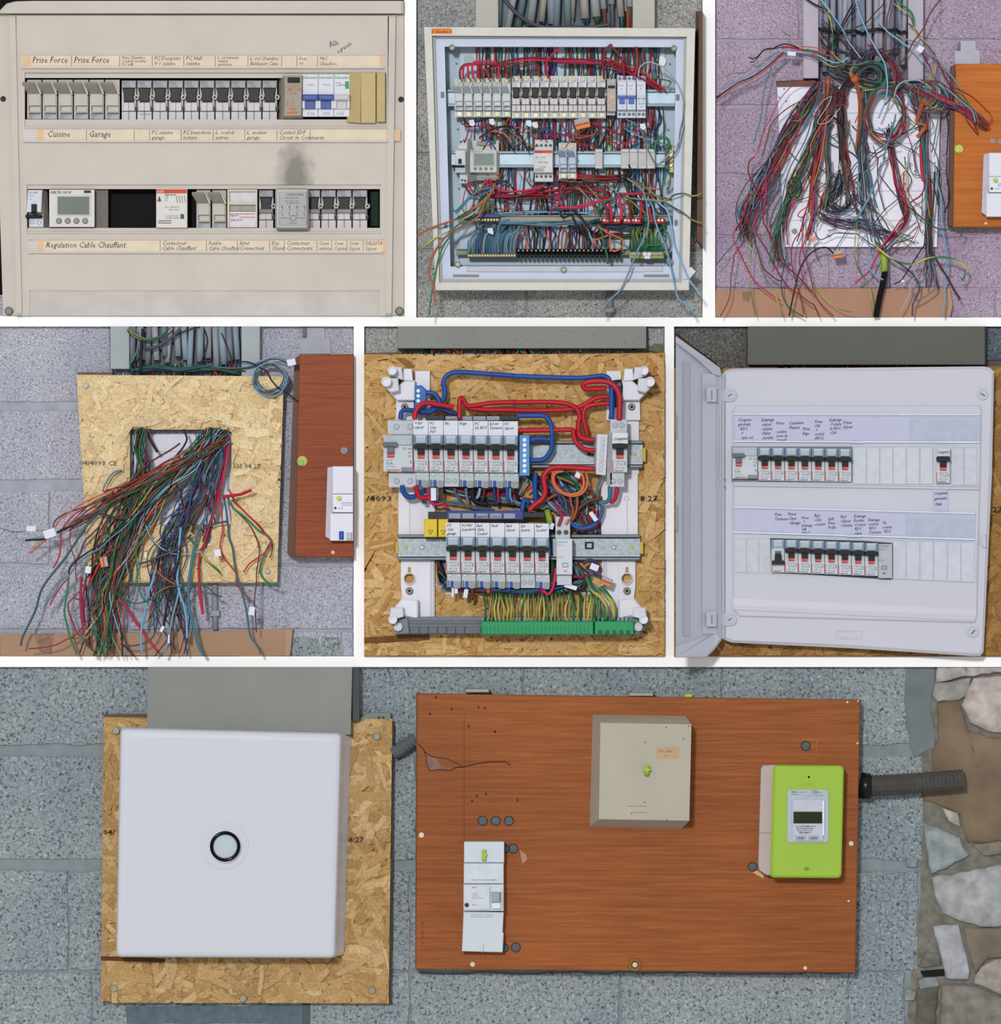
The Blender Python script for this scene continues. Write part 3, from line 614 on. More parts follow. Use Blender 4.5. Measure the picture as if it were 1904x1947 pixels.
# DIN rails
RAIL = M('a8bcc8', .3, .3, var=.12, scale=25)
def rail(x0, x1, y0, y1, d, label, mat=RAIL, edge=None):
    t = thing('mounting_rail', label, 'rail', (x0+x1)/2, y1, d, 'mounting rails')
    h = y1-y0
    part('web', MB().box(x0, y0+h*.18, x1, y1-h*.18, d, d+2), mat, t)
    part('flange', MB().box(x0, y0, x1, y0+h*.17, d, d+8, b=1), edge or M('7c8c94', .35, .4), t)
    part('flange', MB().box(x0, y1-h*.17, x1, y1, d, d+8, b=1), edge or M('7c8c94', .35, .4), t)
    return t
rail(850, 1283, 171, 204, 26, 'galvanised rail carrying the upper row of the opened old board')
rail(859, 1282, 288, 320, 26, 'galvanised rail carrying the middle row of the opened old board')
rail(870, 1280, 410, 422, 26, 'thin beige rail below the tangle in the opened old board', M('9c9c90', .5), M('a4a498', .5))
rail(868, 1275, 474, 486, 24, 'olive steel bar carrying the bottom terminals of the opened old board', M('8a9484', .5), M('7c8874', .5))
G = 'fuse holders in the top middle picture'
LF = (M('c4c8cc', .45, var=.03), M('9ca4a6', .45), M('b8bcc8', .5))
p = fuse(864, 162, .6, .66, 52, 'pale fuse holder with lever, first from the left, upper row of the opened board', G, True, LF)
for i in range(1, 6): dup(p, 18*i, 0, 'pale fuse holder with lever, %s from the left, upper row of the opened board' % ORD[i])
G = 'black toggle breakers in the top middle picture'
p = blackbreaker(973, 158, .6, .74, 50, 'narrow breaker with black toggle, first after the fuses, opened board', G, True)
for i in range(1, 10): dup(p, 17.95*i, 0, 'narrow breaker with black toggle, %s after the fuses, opened board' % ORD[i])
t = thing('contactor', 'grey contactor with pinkish printing beside the white breakers, opened board', 'contactor', 1162, 214, 30)
part('body', MB().box(1154, 152, 1171, 214, 30, 56, b=1), M('a8a49e', .5, var=.06), t); part('button', MB().box(1156, 165, 1169, 170, 56, 58), BLK, t)
part('printing', MB().box(1156, 174, 1169, 206, 56, 56.5), M('bca89c', .6, var=.2, scale=150), t)
part('terminal_block', MB().box(1154, 209, 1170, 221, 30, 42, b=1), M('b4b8bc', .5), t)
def whiteb(x, lab, lev, n):
    t = thing('circuit_breaker', lab, 'circuit breaker', x+9, 226, 26, 'white breakers in the top middle picture')
    part('body', MB().box(x, 146, x+17.7, 226, 26, 44, b=.8).box(x+.4, 158, x+17.4, 211, 44, 58, b=1), M('ccd0de', .35, var=.02), t)
    part('lever', MB().box(x+.8, 184, x+17, 189.5, 58, 64, b=1).box(x+3.5, 189, x+14, 200, 56, 61, b=1), lev, t)
    for dx in (5, 13):
        for yy in (151, 219): part('terminal_screw', MB().cyl(x+dx, yy, 3.1, 43, 45, 12, b=.4).slot(x+dx, yy, 2.8, 45), M('5c6470', .4, .3), t)
    part('lettering', MB().text(n, x+6, 173, 6, 58.4).text('C16', x+6, 207, 4, 58.4).text('iProDis', x+2, 166, 3.4, 58.4), PR, t)
whiteb(1173.5, 'white breaker with blue lever next to the grey contactor, opened board', M('4a68b0', .4), '1'); whiteb(1191.4, 'white breaker with blue lever, middle of the three white ones, opened board', M('4a68b0', .4), '2')
whiteb(1210, 'white breaker with white lever at right end of upper row, opened board', M('c4c8d4', .4), '3')
# middle row
t = thing('circuit_breaker', 'small white breaker with black switch at left end of middle row, opened board', 'circuit breaker', 880, 350, 26)
part('side', MB().prism([(889, 266), (896, 266), (898, 280), (905, 290), (905, 345), (893, 348), (889, 340)], 26, 44), M('6e706c', .5), t)
part('body', MB().box(874, 264, 890, 350, 26, 42, b=1).box(871, 277, 889, 286, 26, 46, b=1).box(866, 287, 886, 330, 26, 58, b=1.5), M('c4c8cc', .4), t)
part('switch', MB().box(872, 304, 878, 313, 58, 61).box(860, 316, 884, 320, 50, 64, b=1), BLK, t)
part('label', MB().box(868, 321, 885, 330, 58, 58.5), M('a8bcd0', .5, var=.2, scale=150), t)
for x, y in ((877, 271), (884, 271), (879, 344), (885, 345)): part('terminal_screw', MB().cyl(x, y, 2.5, 41, 43, 10), M('4c5458', .5), t)
t = thing('thermostat', 'white heating regulator with grey green screen, middle row of the opened board', 'thermostat', 920, 345, 26)
part('body', MB().prism([(897, 268), (949, 268), (949, 344), (900, 344)], 26, 38, b=1).box(894, 287, 945, 330, 36, 60, b=1.5), M('c0c0bc', .45), t)
part('screen', MB().box(902, 294.5, 939, 316, 60, 61), M('74847e', .3, var=.08), t); part('bezel', MB().plate(900, 293, 941, 317.5, [(902, 294.5, 939, 316)], 60, 62), M('a8aca8', .4), t)
for k in range(4): part('button', MB().cyl(904+10.2*k, 322.7, 2.9, 60, 62, 12, b=.6), M('707470', .4), t)
part('lettering', MB().text('DELTA 120 N', 895, 292, 4.5, 60.4, w=.9), PR, t)
part('terminal_strip', MB().box(907, 270, 932, 278, 38, 42, b=1).box(903, 336, 946, 341, 38, 41), M('8c9694', .5), t); part('green_plug', MB().box(935, 268, 943, 275, 38, 41), M('2c6c54', .5), t)
t = thing('contactor', 'cream contactor with red band in the middle row of the opened board', 'contactor', 1034, 347, 26)
part('body', MB().box(1017, 267, 1052, 347, 26, 44, b=1).box(1015, 287, 1051, 330, 44, 60, b=1), M('c8c8c8', .45), t)
part('red_band', MB().box(1015.5, 288, 1050, 293, 60, 60.5), M('c83c44', .5), t)
part('lettering', MB().text('ABB ESB', 1017, 292.6, 4, 61).text('A1  1 3 5', 1018, 303, 5, 60.5).text('400V 24A', 1024, 312, 4.4, 60.5).text('110-240', 1024, 321, 4.2, 60.5).box(1017, 323, 1034, 324, 60, 60.5).box(1017, 326, 1034, 327, 60, 60.5), PR, t)
for k in range(4):
    for yy in (278, 337): part('terminal_screw', MB().cyl(1021+8.6*k, yy, 2.7, 43, 45, 10).slot(1021+8.6*k, yy, 2.4, 45), M('3c4448', .4), t)
p = fuse(1062, 285, .58, .58, 50, 'blue grey fuse holder with lever, left of two, middle row of the opened board', G, True, (M('b0bccc', .45), M('8c98a8', .45), M('a4b0c0', .5)))
dup(p, 17.2, 0, 'blue grey fuse holder with lever, right of two, middle row of the opened board')
def blank(x0, x1, lab):
    t = thing('blanking_plate', lab, 'blanking plate', (x0+x1)/2, 322, 30, 'grey blanking plates on the middle rail')
    part('plate', MB().box(x0, 286, x1, 322, 30, 44, b=1), M('b8b8b8', .5), t); part('tongue', MB().box(x0+.5, 285, x1-.5, 291, 44, 47, b=1).box(x0+.5, 316, x1-.5, 322, 44, 47, b=1), M('c4c4c0', .5), t)
blank(1131.5, 1146, 'single grey blanking plate standing alone on the middle rail')
for k, w_ in enumerate(('first of the four together', 'second of the four together', 'third of the four together', 'last of the four together, rightmost')): blank(1180.5+16.4*k, 1196.4+16.4*k, 'grey blanking plate, '+w_)
t = thing('terminal_block', 'dark green earth terminal with brass screws at right end of middle rail', 'terminal block', 1272, 330, 26)
part('body', MB().prism([(1264, 284), (1272, 280), (1273, 326), (1264, 322)], 26, 50, b=1), M('3c5c44', .5), t); part('brass_plate', MB().box(1272, 281, 1280, 329, 26, 44), M('a49c60', .4, .4), t)
for yy in (297, 316): part('screw', MB().cyl(1275.5, yy, 3.4, 44, 48, 12, b=.6).slot(1275.5, yy, 3, 48), M('c4c0a0', .35, .4), t)
t = thing('terminal_block', 'blue terminal block with brass screws on the beige rail, left', 'terminal block', 922, 424, 30)
part('body', MB().box(880, 410, 898, 418, 30, 40).box(897, 408, 950, 415, 30, 46, b=1), M('3c4878', .5), t)
for k in range(9): part('screw', MB().cyl(900+5.7*k, 419, 2.7, 38, 43, 8, b=.5), BRASS, t)
t = thing('terminal_block', 'red terminal block with silver screws on the beige rail, right', 'terminal block', 1203, 428, 30)
part('body', MB().box(1144, 416, 1181, 427, 30, 46, b=2).box(1184, 416, 1221, 427, 30, 46, b=2).box(1234, 416, 1263, 427, 30, 46, b=2), M('a42434', .4), t, kind='stuff')
for k in range(5): part('screw', MB().cyl(1149+6.9*k, 420, 3, 45, 48, 8, b=.6), M('bcb8ac', .35, .4), t); part('screw', MB().cyl(1189+6.7*k, 420, 3, 45, 48, 8, b=.6), M('bcb8ac', .35, .4), t)
for k in range(4): part('screw', MB().cyl(1238+7*k, 420, 3, 45, 48, 8, b=.6), M('bcb8ac', .35, .4), t)
t = thing('terminal_block', 'long brass neutral terminal strip at bottom left of the opened board', 'terminal block', 935, 492, 30)
part('bar', MB().box(889, 483, 982, 491, 30, 44, b=1), M('6a6650', .5), t)
for k in range(18): part('screw', MB().cyl(892+5.1*k, 487, 2.4, 43, 46, 8, b=.5), BRASS, t)
t = thing('terminal_strip', 'black connector strip of paired screws along the bottom of the opened board', 'terminal block', 1080, 492, 30)
for k in range(24):
    o_ = part('connector', MB().box(983+8.27*k, 474, 989.5+8.27*k, 482, 30, 48, b=1.5).box(984+8.27*k, 483, 989+8.27*k, 491, 30, 48, b=1.5).cyl(986.3+8.27*k, 478, 2.2, 47, 48.6, 8), BLK, t, kind='stuff')
    part('screw', MB().cyl(986.3+8.27*k, 477.5, 1.5, 48.3, 49.3, 6), M('989890', .4, .3), t)
t = thing('terminal_block', 'green and yellow earth terminal strip at bottom right of the opened board', 'terminal block', 1228, 493, 30)
part('body', MB().box(1196, 479, 1262, 493, 30, 44, b=1), M('8c9c48', .5), t); part('screw_row', MB().box(1198, 479.5, 1260, 486, 43, 47, b=1), M('a8a08c', .5, var=.3, scale=200), t)
part('centre_clamp', MB().cyl(1226, 484, 4, 44, 49, 8).cyl(1234, 484, 4, 44, 49, 8).box(1224, 486, 1237, 494, 44, 48, b=1), M('b0b0b0', .35, .4), t, kind='stuff')
def plug(x, y, rot, d, label, sx=1.0, pan=2):
    t = thing('connector', label, 'connector', x, y, d)
    c, q = math.cos(math.radians(rot)), math.sin(math.radians(rot)); T = lambda a, b: (x+(a*c-b*q)*sx, y+(a*q+b*c)*sx)
    part('orange_half', MB().prism([T(-14, 0), T(14, 0), T(14, 10), T(-14, 10)], d, d+12, b=1), M('d87a38', .45), t)
    part('clear_half', MB().prism([T(-14, -10), T(14, -10), T(14, 0), T(-14, 0)], d, d+11, b=1), M('a8989c', .3, var=.1), t)
    for k in range(5): part('slot', MB().prism([T(-12+5*k, 1), T(-9+5*k, 1), T(-9+5*k, 3), T(-12+5*k, 3)], d+12, d+12.4), BLK, t)
plug(1107, 237, -14, 62, 'orange push in connector with clear half hanging in the tangle below the breakers')
t = thing('wall_pipe', 'thin grey conduit with saddle clip running down below the opened board', 'pipe', 1160, 604, 0)
part('pipe', MB().tube([(1160, 553, 8), (1160, 575, 8), (1160, 603.5, 8)], 6.5, 12), M('76787a', .5), t, sm=True); part('saddle', MB().box(1151, 585, 1169, 595, 2, 17, b=2), M('848684', .5), t)
t = thing('wooden_cabinet', 'brown wooden cabinet edge at right side of the top middle picture', 'cabinet', 1332, 490, 0)
part('edge_panel', MB().quad2([(1323, 22), (1324, 458), (1335.5, 472), (1335.5, 22)], [(1329, 24), (1324, 458), (1335.5, 470), (1335.5, 24)], 0, 60), M('5c3a26', .5, var=.15), t)
t = thing('paper_tag', 'torn white paper tag at the bottom right corner of the enclosure', 'tag', 1308, 525, 76)
part('paper', MB().prism([(1295, 522), (1313, 509), (1322, 518), (1311, 531), (1298, 533)], 76, 77), M('ccd0dc', .7), t)

# ---- cables and wires
def sheath(pan, x0, y0, x1, y1, r, d, col, lab):
    t = thing('sheathed_cable', lab, 'cable', x1, y1, d, 'grey sheathed cables, '+PIC[pan])
    part('sheath', MB().tube([(x0, y0, d), ((x0+x1)/2, (y0+y1)/2, d+1), (x1, y1, d)], r, 12), M(col, .55, var=.06), t, sm=True)
    part('cut_end', MB().ring(x1, y1, r*.6, r*1.0, d-1, d+1, 12), M('3c444a', .6), t)
    return t
sp = [(952, -60, 948, 50, 7, '66767e'), (968, -60, 962, 54, 8, '707e88'), (988, -60, 966, 54, 6, '94989e'), (1005, -60, 985, 52, 7, '5c7078'), (1022, -60, 1008, 50, 8, '8a9096'), (1040, -60, 1030, 42, 6, '989486'),
      (1046, -60, 1050, 46, 9, '84909a'), (1062, -60, 1058, 52, 7, '76828c'), (1078, -60, 1080, 50, 7, '6a7c80'), (1092, -60, 1086, 36, 7, '928e8a'), (1108, -60, 1113, 36, 8.5, 'a29e98'), (1126, -60, 1134, 33, 8.5, '98a0a2'),
      (1140, -60, 1148, 18, 6.5, '9a9ea2'), (1161, -60, 1163, 9, 6.5, '989490'), (1174, -60, 1181, 33, 6.5, '94908e'), (1188, -60, 1192, 22, 5, 'a09c98'), (1196, -60, 1198, 14, 6.5, '9ca4a8')]
for i, (a, b, c_, e, r, h) in enumerate(sp):
    sheath(2, a, b, c_, e, r, 14+(i % 3)*5, h, 'grey sheathed cable in the trunking, %s from the left, top middle picture' % (ORD+['thirteenth', 'fourteenth', 'fifteenth', 'sixteenth', 'seventeenth'])[i])
    for k in range(3): wire(2, random.Random(i*7+k).choice('RBGYNKLO'), 1.3, [(c_+(k-1)*2.2, e-1, 16+(i % 3)*5), (c_+(k-1)*2.6+1, (e+56)/2, 15+(i % 3)*5), (c_+(k-1)*3+1, 60, 10)], k=3, stuff=True)
wires('A2 D 44 46 4.2 : 1150,-40 1230,60 1330,170 1440,260 1560,325 1700,368 1900,375 2040,368 2290,368 2560,325', 2)
cv2 = [c for c in 'RRRBGYNKVLLTTOPEDG']
rg = random.Random(5)
# vertical runs behind the modules
for i in range(125):
    x = 905+rg.random()**.9*352
    if 1060 < x < 1075 or 985 < x < 992: x += 12
    y1 = rg.choice([205, 300, 345, 410, 440, 478, 478]); q = [(x, 86, rg.uniform(10, 16))]; yy = 86
    xx = x
    while yy < y1:
        yy += rg.uniform(32, 60); xx += rg.uniform(-7, 7); q.append((min(max(xx, 896), 1262), min(yy, y1), rg.uniform(10, 22)))
    wire(2, rg.choice(cv2), rg.uniform(1.0, 1.7), q, k=4, n=5, stuff=True)
# loose crossings below the rows
for i in range(58):
    lo = i % 2; ya, yb = ((224, 286), (325, 405))[lo]
    x = rg.uniform(880, 1240); x2 = min(max(x+rg.uniform(-70, 90), 880), 1262)
    wire(2, rg.choice('RRPPKBNVGTLYO'), rg.uniform(1.0, 1.5), [(x, ya, 34), (x+rg.uniform(-8, 8), ya+18, 40), ((x+x2)/2, rg.uniform(ya+16, yb-6), 44), (x2, yb-rg.uniform(0, 20), 40), (x2+rg.uniform(-10, 10), yb+4, 30)], k=4, n=5, stuff=True)
bundle(2, 12, 'RRRPNR', [(1060, 345, 10, 12), (1100, 342, 10, 10), (1150, 341, 10, 10), (1190, 340, 20, 12)], 26, 36, 1.4, seed=3)
bundle(2, 12, 'RPRRNP', [(935, 372, 10, 8), (980, 374, 20, 10), (1040, 368, 20, 10), (1100, 358, 20, 12), (1160, 372, 20, 14)], 30, 40, 1.4, seed=4)
bundle(2, 8, 'LTLTB', [(948, 408, 4, 4), (1000, 404, 8, 3), (1080, 403, 8, 4), (1130, 405, 8, 4)], 30, 38, 1.4, seed=14)
bundle(2, 10, 'LTELT', [(950, 425, 3, 4), (985, 426, 10, 4), (1040, 428, 10, 4), (1100, 424, 10, 4), (1140, 420, 10, 4)], 34, 42, 1.6, seed=6)
bundle(2, 14, 'GYGTYV', [(1130, 425, 10, 4), (1160, 431, 10, 8), (1200, 432, 10, 8), (1240, 428, 10, 8), (1262, 440, 6, 8)], 20, 30, 1.5, seed=7)
bundle(2, 12, 'LTNVRG', [(1100, 438, 10, 8), (1140, 448, 10, 6), (1180, 449, 10, 7), (1215, 445, 10, 8)], 14, 20, 1.5, seed=8)
for k in range(30):  # neutral comb
    x = 893+3*k; wire(2, rg.choice('LTTLBE'), 1.35, [(x, 484, 40), (x+rg.uniform(-1, 1), 465, 46), (x+5, 448, 46), (x+16+rg.uniform(-6, 6), 438, 36), (x+22, 426, 26)], k=4, n=5, stuff=True)
wires("""E2 L 52 40 2.2 : 1110,560 1100,420 1110,240 1150,160 1250,130
E2 T 52 40 1.6 : 720,560 720,420 780,340 860,290
E2 T 50 40 1.2 : 800,160 850,230 950,260 1100,280 1300,250""", 2)
for k in range(24):  # wires into the black strip
    x = 986.3+8.27*k
    if k < 21 and k not in (6,): wire(2, 'VVONKTOOVNOONVKRKLPKNNKG'[k], 1.7, [(x, 476, 47), (x+rg.uniform(-2, 2), 462, 46), (x-2+rg.uniform(-6, 6), 446, 42), (x+rg.uniform(-10, 10), 434, 30)], k=4, n=5, stuff=True)
for k in range(17):  # earth comb
    x = 1200+3.6*k; wire(2, 'Y' if k % 3 else 'G', 1.5, [(x, 481, 46), (x-1, 464, 48), (x-2+rg.uniform(-5, 5), 446, 42), (x+rg.uniform(-8, 8), 434, 30)], k=4, n=6, stuff=True)
wires("""A2 R 60 60 2.3 : 618,1040 615,930 660,860 740,845 880,850 1000,850
A2 P 62 62 2.3 : 655,1040 655,900 700,860 860,850
A2 P 64 64 2.4 : 790,1040 770,880 800,820 900,815 1020,815 1090,850 1110,960 1100,1040
A2 R 66 66 2.4 : 905,1040 885,900 890,860 960,850 1120,855 1200,880 1220,950 1225,1040
A2 R 62 62 2.0 : 730,1040 715,880 760,850 880,850
A2 R 60 60 2.0 : 860,1040 850,880 870,830
A2 R 60 60 2.0 : 985,1040 950,930 930,870
A2 N 60 60 1.8 : 1030,1040 1020,900 1060,850 1200,835 1380,830
A2 N 62 62 1.9 : 1400,1030 1360,880 1300,850
A2 N 64 64 1.9 : 1280,1030 1270,900 1320,850 1560,845 1620,870 1640,1020
A2 N 62 62 1.8 : 1530,1030 1500,880 1440,850
A2 R 40 40 2.2 : 1000,860 1150,815 1350,775 1560,760 1800,770 2300,790 2600,820
A2 P 43 43 2.2 : 960,900 1150,850 1400,800 1620,790 1860,800 2200,810 2500,850
B2 R 42 42 2.2 : -20,800 200,800 400,790 590,800 720,830 900,900 1000,960 1180,1060 1380,1160
B2 P 44 44 2.2 : 0,820 300,830 560,840 700,860 860,920 1050,1010 1260,1130 1340,1180
B2 R 46 46 2.2 : 560,760 640,770 800,830 950,890 1100,970 1260,1080 1400,1190
B2 R 40 40 2.2 : 700,900 860,930 1000,1000 1200,1110 1330,1190
B2 R 64 64 2.4 : 600,1040 590,900 595,760 630,650 700,590
B2 R 64 64 2.2 : 860,1010 850,860 800,740 700,620
B2 R 64 64 2.2 : 980,1020 1030,880 1030,740 1010,620
A2 R 66 66 2.6 : 1755,1030 1730,930 1730,820 1800,730 1900,640
B2 E 72 74 1.5 : 1040,1010 1060,900 1130,835 1220,830 1380,900 1500,1030 1580,1180 1630,1360 1640,1560 1600,1740 1560,1860 1460,1990 1300,2140
D2 E 74 66 1.5 : 1640,0 1620,180 1580,360 1560,540 1500,660 1380,740 1290,775 1240,740 1150,560 1100,400 1020,270 880,200
B2 Y 60 60 1.4 : 880,820 1000,880 1130,960 1240,1020 1430,1060 1460,1090 1410,1160
B2 V 56 50 1.3 : 690,1040 690,980 750,950 850,950
B2 N 40 44 1.8 : 1180,620 1240,740 1300,860 1310,980 1250,1080
C2 K 64 64 1.7 : 860,440 960,370 1100,300 1260,290 1360,370 1430,470 1480,600
C2 K 60 60 1.6 : 1000,440 1090,385 1170,430 1300,590
C2 O 62 58 1.6 : 865,460 880,410 960,370 1060,350 1180,380 1280,500
C2 B 66 66 2.6 : 1635,440 1640,360 1700,330 1780,350 1790,440
C2 P 66 66 2.6 : 1710,460 1700,410 1740,390 1800,420 1900,430
C2 P 60 60 2.2 : 1700,200 1700,280 1740,330 1900,390 2100,410 2300,405
C2 P 58 62 2.2 : 720,1020 760,1110 830,1160 900,1120 960,1040 945,970
C2 K 60 60 2 : 650,170 700,250 780,240 980,180
C2 N 60 60 1.5 : 620,170 640,260 700,250
D2 P 60 60 2.2 : 440,250 560,290 680,340 760,380 860,400
D2 K 58 58 1.8 : 540,560 620,400 720,260 740,190
D2 R 62 62 2.4 : 820,220 830,300 830,400
D2 K 60 60 2.0 : 1290,60 1330,150 1330,250 1250,330 1150,320
D2 G 60 60 3.2 : 1250,590 1280,480 1360,430 1430,470 1440,560
D2 T 60 60 2.6 : 1400,880 1385,960 1360,1060
D2 Y 62 60 2.2 : 1460,880 1450,970 1380,1060
D2 O 66 66 1.4 : 250,320 245,430 340,430 480,390 480,330
C2 P 58 60 2.4 : 990,970 1030,1040 1130,1110 1280,1130 1500,1110 1700,1050
C2 R 56 56 2.4 : 1060,1190 1200,1195 1350,1180 1600,1120
C2 D 56 40 2 : 650,1030 700,1090 760,1160 850,1160
C2 T 64 82 2 : 1030,1080 880,1110 760,1190 660,1280 590,1360 545,1385 515,1358
C2 Y 62 82 2 : 1050,1100 960,1200 860,1290 760,1360 650,1430 560,1490
C2 O 66 84 2.2 : 1060,1020 1030,1120 970,1210 880,1300 750,1370 620,1460 480,1520 280,1590 130,1660 20,1740
C2 O 68 86 2.2 : 1060,1080 950,1240 900,1360 840,1460 700,1560 520,1640 400,1750 290,1900 230,2060 215,2200 260,2320 290,2500 290,2600
C2 Y 66 84 1.9 : 1000,1240 880,1330 760,1430 640,1490 590,1560 480,1640 330,1710 180,1810 30,1920
C2 G 66 84 1.7 : 1020,1240 900,1400 740,1520 560,1620 490,1700 400,1840 330,2020 280,2280 240,2500 210,2800
C2 T 62 82 1.8 : 1000,1120 850,1190 720,1240 640,1340 560,1420
D2 P 60 60 3 : 790,1160 950,1160 1100,1150
D2 P 64 62 3.6 : 800,1180 805,1280 830,1380 800,1500
D2 P 64 62 3 : 610,1280 640,1400 660,1500
D2 P 64 62 3 : 660,1290 690,1400 690,1500
D2 R 64 62 3.4 : 1080,1250 1080,1380 1060,1500
D2 R 62 62 3 : 900,1240 930,1340 940,1500
D2 R 62 62 3 : 1180,1340 1200,1420 1220,1500
D2 P 62 60 2 : -20,1340 200,1330 440,1270 640,1230 800,1200
D2 P 62 60 2 : 10,1150 40,1290 120,1340 330,1330 560,1260 720,1240
D2 K 60 60 2 : 20,1000 200,1020 400,1030 620,980 860,960 940,880 920,780
D2 O 62 60 2 : 950,940 1030,1020 1160,1080 1320,1100
D2 O 64 64 2 : 960,970 1080,1120 1250,1190 1400,1220 1480,1240
D2 Y 66 86 1.9 : 960,950 1100,1050 1240,1160 1350,1250 1500,1340 1620,1410 1740,1500 1880,1550
D2 Y 68 88 1.9 : 800,1150 920,1210 1200,1240 1400,1250 1500,1180 1620,1160 1740,1190 1830,1170 1890,1130
D2 L 66 88 2 : 900,960 1060,1080 1130,1200 1160,1400 1170,1560 1120,1720 1040,1880 960,2070 900,2220 810,2400 660,2540 560,2680
D2 L 66 88 2 : 1160,1210 1230,1340 1250,1480 1320,1680 1400,1870 1460,2110 1510,2330 1560,2520 1690,2600 1780,2790
D2 L 68 90 2 : 1240,1230 1320,1290 1420,1390 1470,1600 1500,1810 1600,2040 1690,2260 1800,2410 1890,2540
D2 G 64 62 2 : 520,1400 560,1300 640,1250 760,1210
D2 Y 64 62 2 : 820,1170 950,1250 1040,1340 1120,1400 1130,1500 1200,1530
F2 O 60 60 2 : 520,210 600,270 670,310 760,350 850,400 840,470 740,540 680,490 680,330
F2 O 60 60 2 : 440,480 480,400 560,370 660,330
F2 K 60 60 2.2 : 180,0 240,40 320,120 380,210 430,250
F2 K 62 62 2.2 : 40,20 50,90 100,100 180,70 220,150 250,220 320,290 400,380 430,440 400,500
F2 K 62 62 1.8 : 470,140 560,180 640,240 760,250 880,230
F2 G 58 64 3 : 520,180 570,300 600,440 640,600 650,700
F2 G 60 60 1.8 : 1130,500 1180,460 1300,460 1390,420 1400,330 1360,190""", 2)
for x, y, r_ in ((933, 441, 20), (898, 236, 6), (936, 234, 9), (1006, 237, 8), (1018, 240, 8), (1222, 243, 5)):
    single('wire_tag', MB().prism([(x-6, y-5), (x+3, y-6), (x+6, y+3), (x+r_*.2, y+7), (x-5, y+3)], 66, 67), M('d0d4dc', .6), 'white wrapped cable tag at %s, %s' % (where((x, y), 2), PIC[2]), 'tag', 'white cable tags, top middle picture')
flush(2, 'mass of mixed coloured wires running behind and between the device rows, top middle picture')
# ======================= PICTURE 3: board removed, loose wires over the white back plate =======================
w3 = wall('wall_back.003', 3, mortar('a89cae'))
blocks(w3, [(-60, 74, [1360, 1520, 1790, 1964]), (80, 198, [1360, 1700, 1964]), (207, 330, [1360, 1560, 1964]), (334, 446, [1360, 1640, 1964]), (451, 547, [1360, 1577, 1964]), (551, 604, [1360, 1700, 1892, 1964])], c3, 4)
OSBM = strandmat('osb_strands')
CB = woodmat('9c5012', 'b06014', 'be701e', 'orange_varnished_wood'); CB4 = woodmat('74300c', '8a3c10', '984818', 'red_varnished_wood')
DU3 = M('b4acb8', .6, var=.06, scale=14)
t = thing('cable_trunking', 'lilac grey cable trunking full of sheathed cables, top right picture', 'trunking', 1640, 150, 0)
part('back', MB().box(1555, -60, 1727, 152, 0, 3), M('6c6678', .6), t)
part('side_channel', MB().box(1527, -60, 1556, 150, 0, 30, b=1), DU3, t); part('side_channel', MB().box(1726, -60, 1755, 153, 0, 30, b=1), DU3, t)
mb = MB().tube([(1556, 56, 28), (1575, 60, 34), (1590, 66, 30), (1605, 62, 34), (1625, 60, 34), (1640, 66, 28), (1648, 60, 34), (1668, 57, 34), (1688, 60, 30), (1702, 57, 34), (1712, 64, 28), (1726, 61, 30)], 3.2, 6)
part('strap', mb, BLK, t, label='black strap holding the cables')
rg = random.Random(31)
for i in range(15):
    x = 1561+11.4*i; e = 130+rg.uniform(-12, 24)
    sheath(3, x+rg.uniform(-3, 3), -60, x+rg.uniform(-6, 6), e, rg.uniform(4.8, 6.2), rg.uniform(12, 22), rg.choice(['8c8a9c', '9c98a8', '7c8290', '8a90a4', 'a09ca8', '767484']), 'grey sheathed cable in the trunking, %s from the left, top right picture' % (ORD+['thirteenth', 'fourteenth', 'fifteenth'])[i])
PLT = M('eeeefa', .4, var=.02, scale=10)
t = thing('back_plate', 'white metal back plate behind the loose wires, top right picture', 'back plate', 1635, 470, 0)
part('plate', MB().prism([(1478, 165), (1789, 165), (1782, 470), (1491, 470)], 2, 12, b=1), PLT, t)
part('side_strip', MB().prism([(1479, 167), (1501, 167), (1506, 466), (1491, 466)], 12, 13, b=.5), M('e0e0f0', .4), t)
for y in (215, 273, 363, 419): part('seam', MB().box(1503, y, 1782, y+1, 12, 12.4), M('a8a8b8', .6), t)
for x, y in ((1491, 170), (1482, 186), (1495, 193), (1498, 280), (1511, 440), (1745, 462), (1768, 464)): part('hole', MB().cyl(x, y, 1.8, 12, 13.2, 8), M('6c6c7c', .5), t)
part('washer', MB().cyl(1511, 440, 5.5, 12, 14, 14), M('8c8c98', .4), t)
part('timber_edge', MB().quad2([(1476, 154), (1477, 166), (1560, 164), (1560, 150)], [(1478, 157), (1479, 166), (1555, 164), (1550, 153)], 0, 14), M('6c5448', .7, var=.2), t)
def cabinet(pts_front, side, d, mat, dark, label, extra=None, name='wooden_cabinet'):
    xs = [p[0] for p in pts_front]; t = thing(name, label, 'cabinet', sum(xs)/4, max(p[1] for p in pts_front), 0)
    part('door_panel', MB().prism(pts_front, 4, d, b=1.5), mat, t)
    if side: part('side_panel', MB().prism(side, 0, d-6, b=.5), dark, t)
    return t
DKW = M('5c3c2c', .5, var=.12, scale=20)
t = cabinet([(1815, 124), (1811, 433), (1964, 433), (1964, 122)], [(1807, 128), (1802, 430), (1813, 433), (1817, 123)], 46, CB, DKW, 'orange varnished wooden cabinet at right side of the top right picture')
part('seal_cap', MB().cyl(1822, 285, 8.5, 45, 50, 18, b=1.5), M('c8c060', .4), t); part('seal', MB().cyl(1819.5, 287, 5, 50, 53, 14, b=1), M('b8cc50', .4), t)
